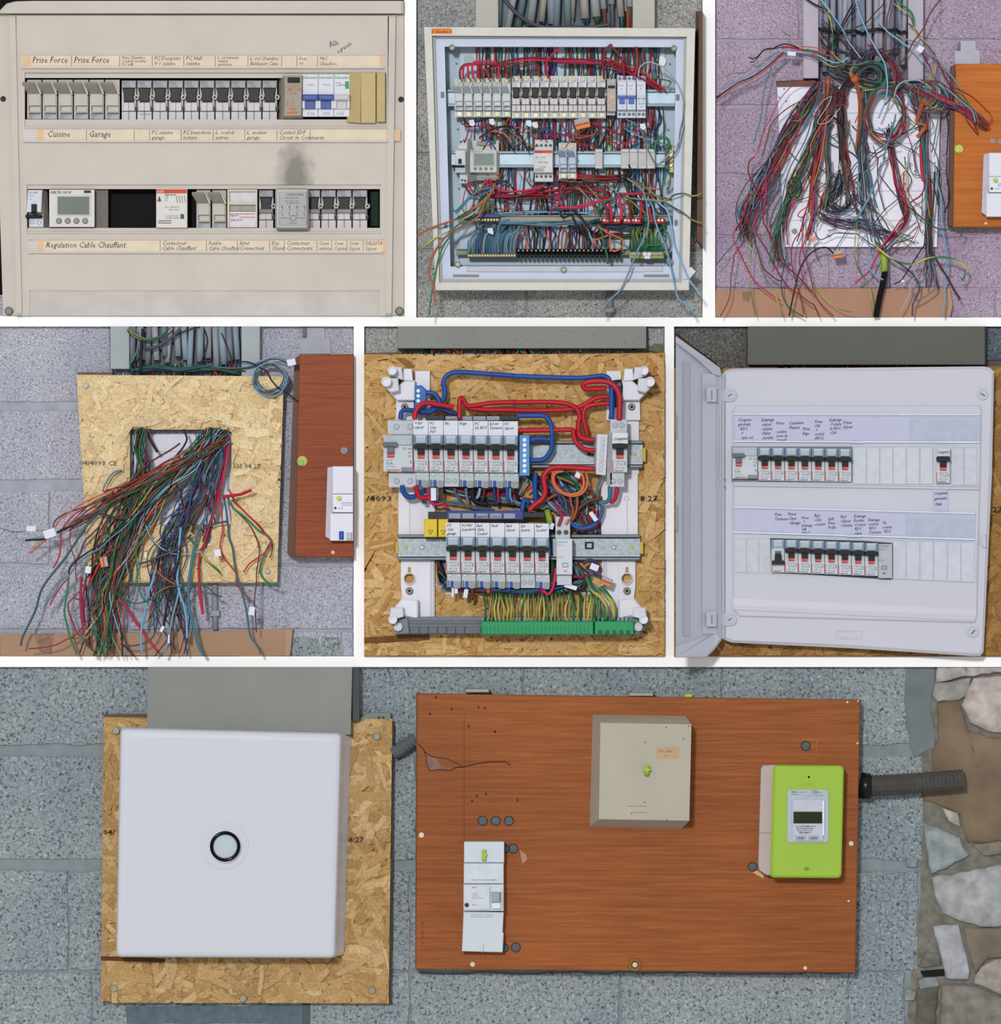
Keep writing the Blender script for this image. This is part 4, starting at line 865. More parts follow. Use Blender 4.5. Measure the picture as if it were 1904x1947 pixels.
for x, y in ((1886, 269), (1901, 270)): part('hole', MB().cyl(x, y, 5, 45.5, 46.6, 14), M('8c8c94', .6, var=.2), t)
part('screw', MB().cyl(1873, 426, 3, 45.5, 47.5, 10, b=.5).slot(1873, 426, 2.7, 47.5), M('c0a890', .4, .4), t)
t = thing('mounting_plate', 'pale grey stepped metal plate above the orange cabinet', 'bracket', 1842, 122, 0)
part('plate', MB().prism([(1826, 78), (1856, 78), (1856, 95), (1864, 96), (1864, 122), (1816, 122), (1816, 97), (1826, 96)], 0, 4, b=.5), M('b0b0c0', .5), t)
part('tab', MB().prism([(1822, 82), (1826, 80), (1826, 96), (1820, 95)], 0, 8), M('6c6874', .5), t)
def mainbreaker(x0, y0, x1, y1, xs, d, label, s, right_vis=True):
    t = thing('main_breaker', label, 'circuit breaker', (x0+x1)/2, y1, d); h = y1-y0
    part('side', MB().prism([(xs, y0+2), (xs-4, y1-8), (x0, y1), (x0+4, y0)], d, d+20, b=1), M('b8b0bc', .4), t)
    part('upper_cover', MB().box(x0+2, y0, x1, y0+h*.37, d, d+24, b=1), M('d8d8e4', .35, var=.02), t)
    part('switch_body', MB().box(x0+2, y0+h*.375, x1, y0+h*.62, d, d+28, b=1), M('dcdce8', .35, var=.02), t)
    part('lower_cover', MB().box(x0-3, y0+h*.63, x1, y1, d, d+24, b=1), M('d8d8e4', .35, var=.02), t)
    part('seal', MB().cyl(x0+14, y0+h*.43, 4.5, d+28, d+33, 12, b=1), M('b4cc44', .4), t)
    part('test_button', MB().cyl(x0+7, y0+h*.56, 2.2, d+28, d+30, 10), BLK, t)
    part('lettering', MB().text('REARMEMENT', x0+18, y0+h*.50, 3.4, d+28.4).text('DISJONCTEUR', x0+18, y0+h*.53, 3.2, d+28.4).text('90 A', x0+13, y0+h*.575, 4.5, d+28.4), PR, t)
    return t
mainbreaker(1876, 293, 1962, 414, 1868, 46, 'white main breaker on the orange cabinet, cut by the frame, top right picture', 1)
t = thing('cardboard', 'brown cardboard sheet along the bottom of the top right picture', 'cardboard', 1580, 604, 0)
part('sheet', MB().prism(jit([(1360.5, 551), (1360.5, 603.5), (1806, 603.5), (1812, 580), (1806, 548), (1560, 549)], .8, random.Random(2), 60), 1, 14, b=.6), M('ac846c', .85, var=.06, scale=10), t)
part('fold', MB().prism([(1796, 549), (1797, 603.5), (1806, 603.5), (1812, 580), (1806, 548)], 14, 16, b=.6), M('b48c74', .85, var=.08), t)
part('printed_mark', MB().prism([(1412, 556), (1428, 554), (1424, 574), (1412, 570)], 14, 14.3), M('8c6c58', .8, var=.3, scale=200), t)
t = thing('wall_pipe', 'grey conduit running down the wall above the cardboard, top right picture', 'pipe', 1688, 548, 0)
part('pipe', MB().tube([(1688, 470, 8), (1688, 510, 8), (1688, 548, 8)], 4.5, 10), M('7c8090', .5), t, sm=True)
def corr(pan, pts, r, col, label, cut=None, rib=.18, pitch=2.4, name='corrugated_conduit', k=8):
    q = catmull(pts, k); t = thing(name, label, 'conduit', q[-1][0], q[-1][1], q[-1][2])
    # resample evenly so that every rib has the same width
    L = [0]
    for a, b in zip(q, q[1:]): L.append(L[-1]+math.dist(a, b))
    n = int(L[-1]/pitch*2); ps = []
    for i in range(n+1):
        s = L[-1]*i/n; j = min(max(k2 for k2 in range(len(L)) if L[k2] <= s+1e-9), len(q)-2); f = (s-L[j])/max(L[j+1]-L[j], 1e-9)
        ps.append(tuple(q[j][c]+(q[j+1][c]-q[j][c])*f for c in range(3)))
    mb = MB(); P = [Vector(p) for p in ps]; rings = []
    for i, p_ in enumerate(P):
        tn = (P[min(i+1, n)]-P[max(i-1, 0)]).normalized(); a = tn.cross(Vector((0, 0, 1))).normalized(); b = tn.cross(a); rr_ = r*(1-rib*(i % 2))
        rings.append([tuple(p_+(a*math.cos(2*math.pi*m/12)+b*math.sin(2*math.pi*m/12))*rr_) for m in range(12)])
    o = 0; mb.v = [p for g in rings for p in g]
    for k_ in range(n):
        for i in range(12): j = (i+1) % 12; mb.f.append((k_*12+i, (k_+1)*12+i, (k_+1)*12+j, k_*12+j)); mb.mi.append(0)
    mb.f += [tuple(range(12)), tuple(n*12+i for i in reversed(range(12)))]; mb.mi += [0, 0]
    part('ribbed_tube', mb, M(col, .5, var=.12), t)
    return t
t = corr(3, [(1682, 516, 30), (1678, 540, 34), (1671, 570, 34), (1665, 603, 30)], 6.5, '1a1418', 'black corrugated conduit rising over the cardboard, top right picture')
part('green_sleeve', MB().tube([(1676, 478, 26), (1681, 495, 28), (1681, 518, 30)], 6, 10, r1=6.5), M('98b03c', .5), t, sm=True)
plug(1592, 485, -8, 40, 'orange connector with clear half at the lower edge of the white back plate', .72, 3)
t = thing('connector', 'small white connector with orange slots left of the larger orange one', 'connector', 1548, 466, 30)
part('body', MB().prism([(1540, 452), (1549, 447), (1556, 460), (1547, 466)], 20, 30, b=1), M('dcdce4', .4), t); 
for k in range(4): part('slot', MB().prism([(1541+2.6*k, 453-1.3*k+1), (1543+2.6*k, 452-1.3*k+1), (1547+2.6*k, 460-1.3*k), (1545+2.6*k, 461-1.3*k)], 30, 30.6), M('e08858', .5), t)

def tags(pan, lst, d=66):
    for x, y, w_, h_, rt in lst:
        c, q = math.cos(rt), math.sin(rt)
        single('wire_tag', MB().prism([(x+(a*c-b*q), y+(a*q+b*c)) for a, b in ((-w_, -h_), (-w_, h_), (w_, h_), (w_, -h_))], d, d+1.2, b=.3), M('d8dce8', .6), 'white paper tag on a wire, %s, %s' % (where((x, y), pan), PIC[pan]), 'tag', 'white wire tags, '+PIC[pan])
tags(3, [(1504, 105, 8, 4, .12), (1748, 96, 6, 6, .6), (1567, 436, 4, 3, .5), (1715, 536, 3, 2, .3)])
MIX = 'RRNGTLYKDVPO'
# big masses first (joined), then the traced ones
bundle(3, 34, 'GTNRDPLYVT', [(1560, 160, 22, 8), (1530, 200, 20, 12), (1506, 245, 20, 15), (1478, 300, 22, 15), (1452, 350, 26, 15), (1425, 400, 28, 15), (1418, 450, 24, 20)], 26, 50, 1.15, end=.15, seed=1)
bundle(3, 20, 'TGLDYRNP', [(1575, 165, 15, 8), (1560, 220, 16, 12), (1540, 280, 16, 15), (1515, 340, 20, 15), (1490, 400, 22, 15), (1478, 450, 22, 20), (1480, 500, 22, 20)], 30, 54, 1.15, end=.4, seed=2)
bundle(3, 22, 'OROPRNVD', [(1575, 152, 8, 5), (1568, 190, 8, 10), (1562, 240, 10, 15), (1552, 300, 10, 15), (1545, 350, 8, 20), (1542, 400, 10, 20), (1530, 450, 20, 20)], 30, 50, 1.2, end=.5, seed=3)
bundle(3, 16, 'VDTYRPG', [(1590, 165, 8, 6), (1578, 220, 8, 15), (1572, 280, 7, 15), (1574, 340, 7, 20), (1565, 390, 12, 15), (1550, 430, 20, 15)], 26, 40, 1.1, end=.5, seed=4)
bundle(3, 22, 'NORDNK', [(1618, 150, 8, 6), (1600, 180, 14, 10), (1600, 230, 14, 20), (1606, 300, 14, 20), (1612, 360, 12, 20), (1625, 400, 20, 15)], 22, 44, 1.0, end=.5, seed=5)
bundle(3, 22, 'TDLVENRD', [(1640, 160, 20, 8), (1640, 220, 14, 15), (1636, 290, 16, 20), (1640, 350, 18, 20), (1650, 410, 22, 20), (1672, 470, 22, 20)], 22, 44, 1.1, end=.4, seed=6)
bundle(3, 30, 'TLGRPDYVN', [(1740, 170, 28, 8), (1752, 230, 16, 20), (1758, 300, 10, 20), (1762, 360, 8, 20), (1765, 420, 8, 20), (1766, 480, 12, 20), (1766, 540, 22, 20)], 26, 54, 1.25, end=.55, seed=7)
bundle(3, 10, 'RNPNVD', [(1690, 240, 18, 10), (1695, 290, 8, 15), (1702, 340, 8, 20), (1716, 390, 8, 15), (1722, 420, 6, 10), (1690, 460, 8, 10), (1675, 475, 8, 6)], 30, 44, 1.2, end=.4, seed=8)
bundle(3, 18, 'DKVT', [(1600, 330, 20, 10), (1590, 365, 18, 12), (1575, 385, 12, 10), (1590, 400, 20, 10), (1615, 395, 20, 10), (1625, 370, 20, 14)], 20, 36, .9, end=.1, seed=9)
bundle(3, 16, 'DTRNVY', [(1560, 410, 20, 14), (1600, 420, 25, 14), (1640, 425, 20, 16), (1680, 440, 25, 16), (1720, 450, 30, 20)], 20, 36, .9, end=.3, seed=10)
bundle(3, 6, 'KDLDN', [(1560, 60, 6, 40), (1600, 90, 40, 40), (1650, 110, 40, 40), (1700, 80, 40, 60)], 34, 44, 1.2, end=.1, seed=11)
bundle(3, 18, 'TDKGNORV', [(1600, 140, 40, 8), (1640, 158, 40, 10), (1690, 165, 40, 14), (1740, 172, 40, 14)], 30, 46, 1.1, end=.1, seed=12)
bundle(3, 14, 'RPLBNRT', [(1640, 125, 16, 5), (1660, 98, 12, 4), (1690, 115, 8, 6), (1705, 150, 6, 10), (1712, 190, 8, 14)], 30, 42, 1.3, end=.1, seed=13)
bundle(3, 22, 'RPNLDRTV', [(1740, 170, 15, 10), (1790, 192, 15, 8), (1830, 210, 14, 8), (1860, 232, 10, 8), (1878, 246, 8, 8)], 58, 66, 1.15, end=.4, seed=14)
for i in range(8): coil(3, 'LTLDYLTR'[i], 1.2, 1752+i*3, 186, 26+i*1.6, 24+i, 1.8, 46+i, i)
for i in range(9): coil(3, 'GRGNPTLGR'[i], 1.4, 1683, 222, 33+i*.9, 45+i*.9, 1.15, 48+i, 30+i)
for i in range(6): coil(3, 'OYORYO'[i], 1.1, 1757+i, 180, 12+i*1.3, 18+i, 1.6, 60+i, 50+i)
for i in range(8): coil(3, 'KTDGKDTY'[i], 1.4, 1652, 146, 16+i*3, 14+i*2, 1.3, 36+i, 60+i)
for i in range(8): coil(3, 'YGKYNGYK'[i], 1.2, 1503+i, 358, 8+i*.6, 14+i, 1.5, 40+i, 70+i)
for i in range(7): coil(3, 'NKRNNKR'[i], 1.0, 1594, 190, 8+i, 10+i*.8, 1.4, 36+i, 90+i)
bundle(3, 10, 'O', [(1622, 145, 5, 4), (1627, 160, 5, 6), (1636, 200, 6, 12), (1632, 250, 6, 12), (1628, 290, 6, 12)], 40, 46, 1.0, end=.1, seed=15)
for i in range(26):
    x = rg.uniform(1520, 1770); y = rg.uniform(190, 360); dx = rg.uniform(-60, 60); q = [(x, y, 24)]
    for k in range(1, 6): q.append((min(max(x+dx*math.sin(k*.9+i), 1484), 1782), min(y+k*rg.uniform(24, 34), 560), rg.uniform(22, 40)))
    wire(3, rg.choice('DTNLKRGE'), rg.uniform(.75, 1.0), q, k=6, n=5, stuff=True)
single('cable_tie_knot', MB().cyl(1624, 152, 8, 44, 52, 10, b=3), M('b0502c', .5, var=.3, scale=300), 'knot of orange wires tied at the top centre of the white back plate', 'wires')
bundle(3, 12, 'O', [(1755, 190, 5, 6), (1746, 215, 5, 8), (1742, 235, 3, 4), (1760, 240, 6, 4), (1745, 262, 6, 6)], 62, 68, 1.0, end=.1, seed=16)
wires("""A3 K 60 60 2.0 : 440,705 480,730 540,700 600,640 660,605 720,605 790,570 870,550 950,565 1040,600
A3 N 58 58 1.7 : 450,770 500,760 560,690 620,620 720,610 800,590 860,580
A3 R 60 50 3.0 : 830,600 900,585 1010,605 1150,635 1280,660 1400,700
A3 R 56 50 1.2 : 1000,600 1100,580 1240,595 1380,620 1450,690 1500,750
A3 L 60 60 2.4 : 820,640 900,645 1050,650 1200,660 1300,700 1400,750 1500,775 1570,760 1640,710
A3 Y 62 62 1.8 : 855,410 940,470 990,550 1080,600 1200,650 1300,735 1380,790 1460,825 1540,810 1600,795
A3 Y 62 62 1.5 : 1130,610 1220,630 1320,660 1420,700 1500,750 1600,790 1787,800
A3 D 56 56 1.6 : 860,640 1000,660 1150,690 1260,740 1400,790 1500,800 1600,790
A3 R 50 50 1.4 : 1180,680 1300,740 1380,790 1500,810
A3 Y 60 60 1.2 : 800,640 700,690 600,740 500,790 400,890 250,905 120,950 20,1010
A3 L 60 60 1.9 : 830,640 740,700 640,790 500,880 350,970 200,1040 20,1110
A3 N 62 62 1.6 : 860,640 760,730 620,850 480,940 330,1010 200,1090 20,1210
A3 P 60 60 1.6 : 850,660 750,750 600,870 450,960 280,1030 120,1140 20,1190
A3 K 61 61 1.5 : 480,950 330,1010 220,1080 120,1150 20,1230
A3 O 63 63 1.8 : 870,660 760,760 620,880 480,970 330,1040 200,1120 20,1270
A3 T 62 62 2.0 : 880,660 780,740 710,820 670,930 630,1080 600,1230 590,1380 560,1530 520,1650 495,1750
A3 R 44 60 1.3 : 1200,1020 1050,1020 960,1060 890,1120 800,1240 730,1380 680,1480 630,1580 590,1700 560,1800 540,1860 460,1950
A3 N 46 58 1.7 : 1050,1240 960,1290 870,1350 780,1430 720,1500 680,1600 640,1750 600,1900
A3 P 50 50 1.7 : 1000,1380 920,1460 880,1550 830,1660 780,1760 700,1880
A3 Y 56 56 1.6 : 1180,1240 1100,1225 1000,1270 945,1370 935,1440 960,1475 1040,1475 1120,1400 1180,1330
A3 G 54 54 1.7 : 1180,1230 1120,1320 1080,1400 1020,1500 950,1600 860,1680 790,1780 700,1860
A3 G 50 52 1.6 : 1250,1130 1180,1230 1100,1350 1060,1430
A3 W 60 60 1.3 : 1430,1180 1330,1240 1270,1330 1210,1400
A3 W 60 60 1.3 : 1440,1180 1400,1280 1340,1370 1270,1480 1300,1520 1400,1490 1480,1400 1540,1320
A3 K 50 50 3.4 : 1400,1390 1480,1450 1580,1530
A3 T 48 44 1.6 : 1580,1530 1650,1630 1700,1750 1740,1900
A3 O 50 48 2.4 : 1380,960 1380,1060 1360,1150 1350,1200
A3 O 54 54 1.8 : 1420,1400 1340,1480 1280,1580 1240,1640 1190,1750 1180,1850
A3 K 46 54 3.0 : 1100,-20 1220,60 1340,120 1420,170 1480,240
A3 E 60 60 2.2 : 1270,-20 1340,70 1430,180 1510,290 1580,390 1640,520 1700,600 1790,720
A3 Y 62 58 2.0 : 1300,30 1360,150 1420,260 1440,370 1450,500 1450,640 1500,720 1580,780 1680,800 1790,795
A3 Y 64 60 1.7 : 1380,-20 1385,80 1400,180 1430,260
A3 T 62 60 1.6 : 1400,180 1500,320 1600,440 1660,530 1720,620
A3 L 66 66 2.0 : 1300,0 1400,120 1490,260 1560,360
A3 K 40 38 2.6 : 1700,50 1620,200 1550,340 1470,500 1400,620 1350,700
A3 K 42 40 2.0 : 1760,30 1660,190 1580,330 1520,450 1440,580
B3 L 66 60 2.6 : 0,0 40,140 90,280 160,440 240,590 310,700 360,800 380,920 390,1040 380,1160 350,1280 310,1380 280,1450
B3 K 50 50 1.6 : 370,0 330,80 260,150 190,230 120,300 0,350
B3 N 46 46 2.0 : 440,0 420,100 390,220 380,370 350,450 340,590
B3 N 70 62 2.2 : 1050,0 970,90 890,210 840,330 770,440 700,530 640,650 590,730 530,800 490,880 490,980 470,1100 420,1210 360,1290
B3 Y 66 64 2.0 : 440,0 480,70 560,130 640,180 680,250 700,330 740,420 820,500 900,590 940,660
B3 G 66 64 3.0 : 510,0 560,70 640,130 690,190 700,300
B3 L 60 64 2.4 : 260,250 380,390 500,480 620,570 740,680 800,760
B3 E 62 66 2.6 : 490,430 600,490 740,530 850,600 950,690 1050,800 1150,920 1240,1040 1290,1110
B3 R 62 66 2.2 : 640,300 720,370 800,480 900,600 980,720 1040,860 1120,1000 1180,1100
B3 R 64 60 2.0 : 800,650 860,750 910,840 940,960
B3 L 64 60 1.4 : 800,680 840,770 900,850 940,930
B3 Y 66 62 1.8 : 940,710 960,780 970,860 930,960 860,1020
B3 Y 64 62 1.8 : 950,720 940,820 930,900 880,1000 820,1120 790,1200
B3 Y 56 72 1.5 : 1215,880 1205,1000 1210,1100 1270,1140 1330,1200 1370,1270 1430,1350 1480,1460 1490,1560
B3 R 60 74 1.4 : 1180,1060 1300,1120 1420,1190 1530,1290 1620,1380 1650,1450 1620,1510
B3 P 60 72 2.0 : 1060,1200 1180,1280 1300,1370 1400,1460 1450,1580
B3 R 60 74 1.8 : 1180,1090 1290,1220 1400,1330 1520,1420 1620,1530
B3 L 60 74 2.2 : 1100,1080 1220,1190 1340,1290 1420,1370 1450,1500
B3 D 60 74 2.4 : 1120,1010 1250,1180 1380,1300 1480,1400 1600,1530
B3 N 60 74 1.5 : 1150,1250 1300,1370 1360,1490 1480,1640 1440,1500
B3 N 60 74 1.5 : 1250,1260 1380,1380 1500,1500 1570,1570 1490,1560
B3 P 54 60 2.6 : 500,900 540,1000 490,1060 400,1060 300,1080 210,1180 150,1300 140,1420 170,1530 240,1620 340,1650
B3 R 56 60 2.6 : 150,560 250,610 350,660 440,740 500,830 550,950 570,1060
B3 G 58 60 2.6 : 470,1050 360,1070 260,1090 190,1170 140,1260 130,1400
B3 L 62 62 2.6 : 490,1400 460,1540 410,1700 370,1830 340,1947
B3 L 60 60 2.6 : 220,1590 330,1580 430,1540 490,1470
B3 G 58 60 2.4 : 200,1600 320,1640 430,1620 500,1540 560,1430
B3 Y 62 62 1.8 : 600,1030 520,1080 480,1160 490,1270 550,1370 640,1440 720,1510 780,1540
B3 Y 62 62 1.8 : 640,1020 720,1060 790,1110
B3 Y 60 60 1.6 : 180,1500 200,1620 270,1700 360,1760 450,1785 530,1780
B3 L 64 64 2.2 : 470,1190 500,1080 570,1010 660,990 760,990 850,1030 920,1090
B3 R 60 60 2.0 : 480,1100 540,1180 590,1290 610,1400 590,1500 500,1620 420,1700
B3 Y 64 64 1.6 : 810,1190 850,1260 920,1310 1010,1340 1100,1390
B3 N 40 40 2.0 : 60,1450 60,1600 90,1750 180,1850 260,1870 340,1830
B3 O 44 40 1.8 : 30,1000 90,1100 80,1250 40,1400 0,1500
B3 T 40 44 2.2 : 100,1080 110,1200 100,1380 80,1550 50,1750 40,1900
B3 E 40 44 2.2 : 1010,1380 1000,1500 980,1600 960,1720 930,1860
B3 K 40 40 2.0 : 1110,1380 1130,1550 1120,1750 1110,1900
D3 K 44 44 2.0 : 1115,0 1110,150 1120,300 1140,430 1130,560 1080,680
D3 P 46 46 6.0 : 800,-150 805,50 815,180 835,290
D3 P 48 50 2.4 : 835,290 835,380 790,470 700,530 670,570 720,640 740,690
D3 P 46 50 2.6 : 440,0 455,150 480,280 540,410 600,540 620,620 600,700 520,810 440,930 370,1020 300,1130 250,1230 170,1380 80,1460 0,1530
D3 Y 48 50 2.2 : 600,0 610,120 620,300 620,480 640,580 720,660 800,730 870,790 930,840
D3 R 46 50 2.0 : 590,180 590,350 600,500 620,640
D3 G 56 64 2.2 : 640,600 760,700 860,780 960,850 1060,880 1180,870 1290,870 1300,900 1275,960
D3 L 54 58 2.2 : 860,60 870,250 860,500 850,700 860,830 880,1000 880,1150 890,1300 890,1400 780,1540 690,1620 740,1680
D3 L 52 60 2.6 : 960,60 980,250 1010,380 1040,500 1040,650 1050,800 1080,1000 1110,1180 1100,1340 1080,1520 1080,1700 1060,1947
D3 N 56 62 3.0 : 960,180 960,350 950,500 930,700 910,850 910,1000 920,1120 980,1240 1060,1370 1130,1480 1180,1580 1250,1690 1275,1720
D3 N 50 54 1.8 : 280,0 270,200 290,400 330,560 350,640
D3 Y 60 66 3.4 : 240,1000 260,1080 340,1160 440,1230 560,1280 680,1300 780,1270 860,1235 1000,1215 1150,1230 1280,1290 1345,1350 1330,1430 1290,1500
D3 K 52 60 2.0 : 850,1050 780,1150 700,1280 640,1370 560,1490 470,1540
D3 V 52 60 2.4 : 400,1210 520,1280 640,1370 720,1450 770,1560 760,1660 700,1780 690,1947
D3 E 50 60 2.0 : 850,1150 780,1290 720,1380 740,1450 680,1500 660,1640 600,1780 540,1880
D3 E 50 60 2.4 : 920,1240 960,1400 970,1560 970,1600 880,1670 780,1730 700,1760
D3 E 40 52 3.0 : 740,790 620,890 500,1000 380,1120
D3 K 44 52 1.4 : 720,960 620,1010 500,1040 400,1100
D3 Y 50 54 1.4 : 180,640 300,700 420,790 500,900 580,1020 700,1120 740,1130
D3 L 56 56 3.4 : 370,0 320,120 270,260 200,420 130,560 60,680 0,760
D3 Y 50 56 2.0 : 40,680 20,850 0,1000 0,1200 40,1360 120,1480 180,1600 200,1750 220,1947
D3 L 48 56 2.6 : 240,1230 160,1270 150,1320 200,1390 260,1440 340,1490
D3 T 36 40 1.8 : 0,600 100,720 140,830 240,900 280,1000 300,1080
D3 D 36 40 1.6 : 20,930 120,1000 200,1060 290,1100
C3 R 58 58 2.0 : 500,0 440,60 425,160 460,280 530,390 580,480 600,600 620,700
C3 R 56 60 1.8 : 430,440 400,620 350,750 280,860 245,960 270,1060 340,1200 430,1380 520,1520 640,1620 750,1700 820,1740
C3 R 58 62 1.6 : 350,1060 270,1160 240,1320 215,1480 210,1640 170,1780 80,1947
C3 G 56 60 1.6 : 440,900 360,930 250,1060 150,1170 40,1310
C3 G 56 60 2.4 : 930,500 850,600 790,730 750,900 720,1060 690,1230 680,1300
C3 R 56 60 2.2 : 620,640 610,780 680,920 740,1080 800,1210 870,1310 1000,1420 1090,1510 1200,1640
C3 R 54 60 1.8 : 520,830 550,970 640,1100 700,1230 780,1380 850,1490 930,1590 1050,1670 1150,1750 1230,1800 1280,1930
C3 P 54 60 1.8 : 1090,740 1090,860 990,1000 950,1130 950,1260 980,1420 1010,1540 1060,1700 1100,1900
C3 P 54 60 1.8 : 1200,740 1190,830 1130,960 1090,1100 1110,1200 1160,1360 1200,1530 1220,1640 1310,1780 1480,1947
C3 P 54 60 1.8 : 1130,640 1090,760 1090,900 1080,1060 1050,1200 1060,1340 1090,1480 1090,1550
C3 Y 54 62 1.6 : 360,920 420,1020 500,1180 560,1300 620,1440 680,1540 750,1660 800,1800 850,1947
C3 Y 54 62 1.4 : 470,1000 460,1200 450,1400 460,1600 480,1750 520,1947
C3 N 54 60 1.8 : 500,1000 560,1200 600,1330 700,1430 780,1490 830,1500
C3 G 54 60 2.0 : 890,1200 850,1380 830,1550 850,1700 920,1820 1000,1880 1130,1947
C3 K 58 58 2.4 : 1460,1170 1380,1100 1280,1110 1180,1170 1100,1270 1040,1400 1000,1560 960,1740 920,1947
C3 Y 56 60 1.3 : 1180,1500 1260,1600 1360,1720 1480,1810 1580,1860 1700,1880
C3 R 50 52 1.6 : 1260,550 1150,600 1060,660 1030,710 1080,730 1130,680
C3 V 44 48 2.2 : 1420,0 1430,120 1420,220 1400,340 1370,420
C3 R 40 48 3.0 : 1220,0 1220,200 1250,350 1220,480 1210,620
C3 D 44 48 2.4 : 1270,0 1270,150 1260,280 1230,400 1180,520
C3 N 44 48 1.6 : 1320,560 1300,660 1380,760 1480,840 1600,870 1787,860
C3 D 40 44 1.6 : 1230,900 1300,1000 1420,950 1500,920 1720,930
C3 D 40 44 1.6 : 1230,1070 1250,1180 1280,1260
C3 T 50 50 1.6 : 560,600 480,680 460,800 470,1000
C3 T 50 56 2.0 : 850,200 760,340 640,460 560,540 500,640
C3 L 50 56 2.0 : 700,40 640,200 560,360 500,500 480,640
C3 D 50 56 2.0 : 830,480 760,600 700,760 690,860
C3 D 50 56 1.6 : 560,150 440,280 350,420 290,570 280,700 300,820 350,930
C3 T 50 56 1.6 : 600,200 480,360 420,480 340,600 310,700 360,860
C3 P 50 56 3.0 : 640,280 640,420 620,560 600,700
C3 E 50 56 2.4 : 870,560 840,700 830,850 840,1000 860,1130 870,1240""", 3)
flush(3, 'mass of mixed coloured wires spilling over the white back plate, top right picture')
# ======================= PICTURE 4: new strand board with a square hole =======================
w4 = wall('wall_back.004', 4, mortar('a0a4b0'))
blocks(w4, [(560, 764, [-60, 210, 673]), (781, 912, [-60, 673]), (934, 1071, [-60, 95, 673]), (1077, 1196, [-60, 245, 500, 673]), (1202, 1248, [-60, 380, 650, 673])], c4, 6)
DU4 = M('9ca4a8', .6, var=.05, scale=14)
t = thing('cable_trunking', 'blue grey cable trunking full of sheathed cables, middle left picture', 'trunking', 352, 715, 0)
part('back', MB().box(246, 621, 461, 722, 0, 3), M('5c5c68', .6), t)
part('side_channel', MB().box(211, 621, 247, 702, 0, 30, b=1), DU4, t); part('side_channel', MB().box(460, 621, 495, 716, 0, 30, b=1), DU4, t)
rg = random.Random(41)
for i in range(15):
    x = 254+14*i; e = 690+rg.uniform(-14, 14)
    sheath(4, x+rg.uniform(-3, 3), 622, x+rg.uniform(-6, 6), e, rg.uniform(5.2, 7.4), rg.uniform(10, 18), rg.choice(['8c9098', '9c9ca8', '80909c', '8498a4', 'a0a0a8', '767c88']), 'grey sheathed cable in the trunking, %s from the left, middle left picture' % (ORD+['thirteenth', 'fourteenth', 'fifteenth'])[i])
t = thing('back_plate', 'white back plate seen through the square hole, middle left picture', 'back plate', 344, 1000, 0)
part('plate', MB().box(240, 826, 446, 1000, 0, 5), M('dcdcec', .5, var=.02), t)
part('seam', MB().box(248, 858, 440, 859, 5, 5.4), M('a8a8b4', .5), t); part('seam', MB().box(248, 905, 440, 906, 5, 5.4), M('a8a8b4', .5), t)
def osb(label, pts, hole, d, pal, n, l, w, base, seed, strand=True):
    t = thing('strand_board', label, 'wooden board', sum(p[0] for p in pts)/4, max(p[1] for p in pts), 0)
    B = M(base, .8, var=.15, scale=60)
    x0 = min(p[0] for p in pts); x1 = max(p[0] for p in pts); y0 = min(p[1] for p in pts); y1 = max(p[1] for p in pts)
    if hole:
        hx0, hy0, hx1, hy1 = hole; mb = MB(); a, b, c, e = pts
        mb2 = MB(); qframe(mb2, [a, b, c, e], [(hx0, hy0), (hx0, hy1), (hx1, hy1), (hx1, hy0)], 2, d)
        mb = mb2
    else: mb = MB().prism(pts, 2, d, b=.6)
    part('board', mb, B, t)
    # strands lie inside the (slightly tapered) outline
    ix0 = max(pts[0][0], pts[1][0]); ix1 = min(pts[2][0], pts[3][0])
    rgg = random.Random(seed)
    strands('wood_strands', t, x0, y0+3, x1, y1-2, d, pal, n, l[0], l[1], w[0], w[1], OSBM, [hole] if hole else [], seed, quad=pts)
    return t
PAL4 = ['e4cca2', 'dec598', 'e6d0a8', 'dabf90', 'd6ba8a', 'e0c89c', 'ead8b2', 'd2b482', 'dec69a', 'e4cea4', 'dcc294', 'c8a878', 'e2cca4', 'e0c89c', 'e2caa0']
t = osb('light strand board with a square hole that wires spill from, middle left picture', [(147, 713), (170, 1108), (528, 1108), (541, 716)], (248, 817, 441, 997), 30, PAL4, 2300, (16, 60), (5, 17), 'dcc494', 11)
part('timber_edge', MB().box(148, 708, 214, 714, 2, 22), M('6c5c50', .7, var=.2), t)
part('lettering', MB().text('04/4093 CE', 153, 884, 12, 40, 1, 0, 1.25).text('335 08:27', 443, 890, 12, 40, 1, 0, 1.1), M('44403c', .8), t)
for x, y in ((165, 734), (510, 1086)): part('screw', MB().cyl(x, y, 5, 30, 41, 12, b=1).ring(x, y, 1.5, 3, 40, 42, 10), M('a8a89c', .35, .4), t)
t = cabinet([(571, 676), (562, 1059), (672.5, 1059), (672.5, 674)], [(561, 682), (547, 1053), (563, 1060), (573, 675)], 48, CB4, DKW, 'reddish brown varnished wooden cabinet at right edge of the middle left picture')
part('seal_cap', MB().cyl(576, 877, 10, 47, 52, 18, b=1.5), M('b8b060', .4), t); part('seal', MB().cyl(573, 880, 6, 52, 55, 14, b=1), M('90b848', .4), t)
for x, y in ((655, 857), (670, 857)):
    if x < 668: part('hole', MB().cyl(x, y, 6.5, 47.5, 48.6, 14), M('84888c', .6, var=.2), t)
part('hole', MB().prism([(667, 851), (664, 857), (667, 863), (672, 864), (672, 850)], 47.5, 48.6), M('4c5054', .6), t)
part('screw', MB().cyl(634, 1050, 4, 47.5, 49.5, 10, b=.5).slot(634, 1050, 3.4, 49.5), M('b89078', .4, .4), t)
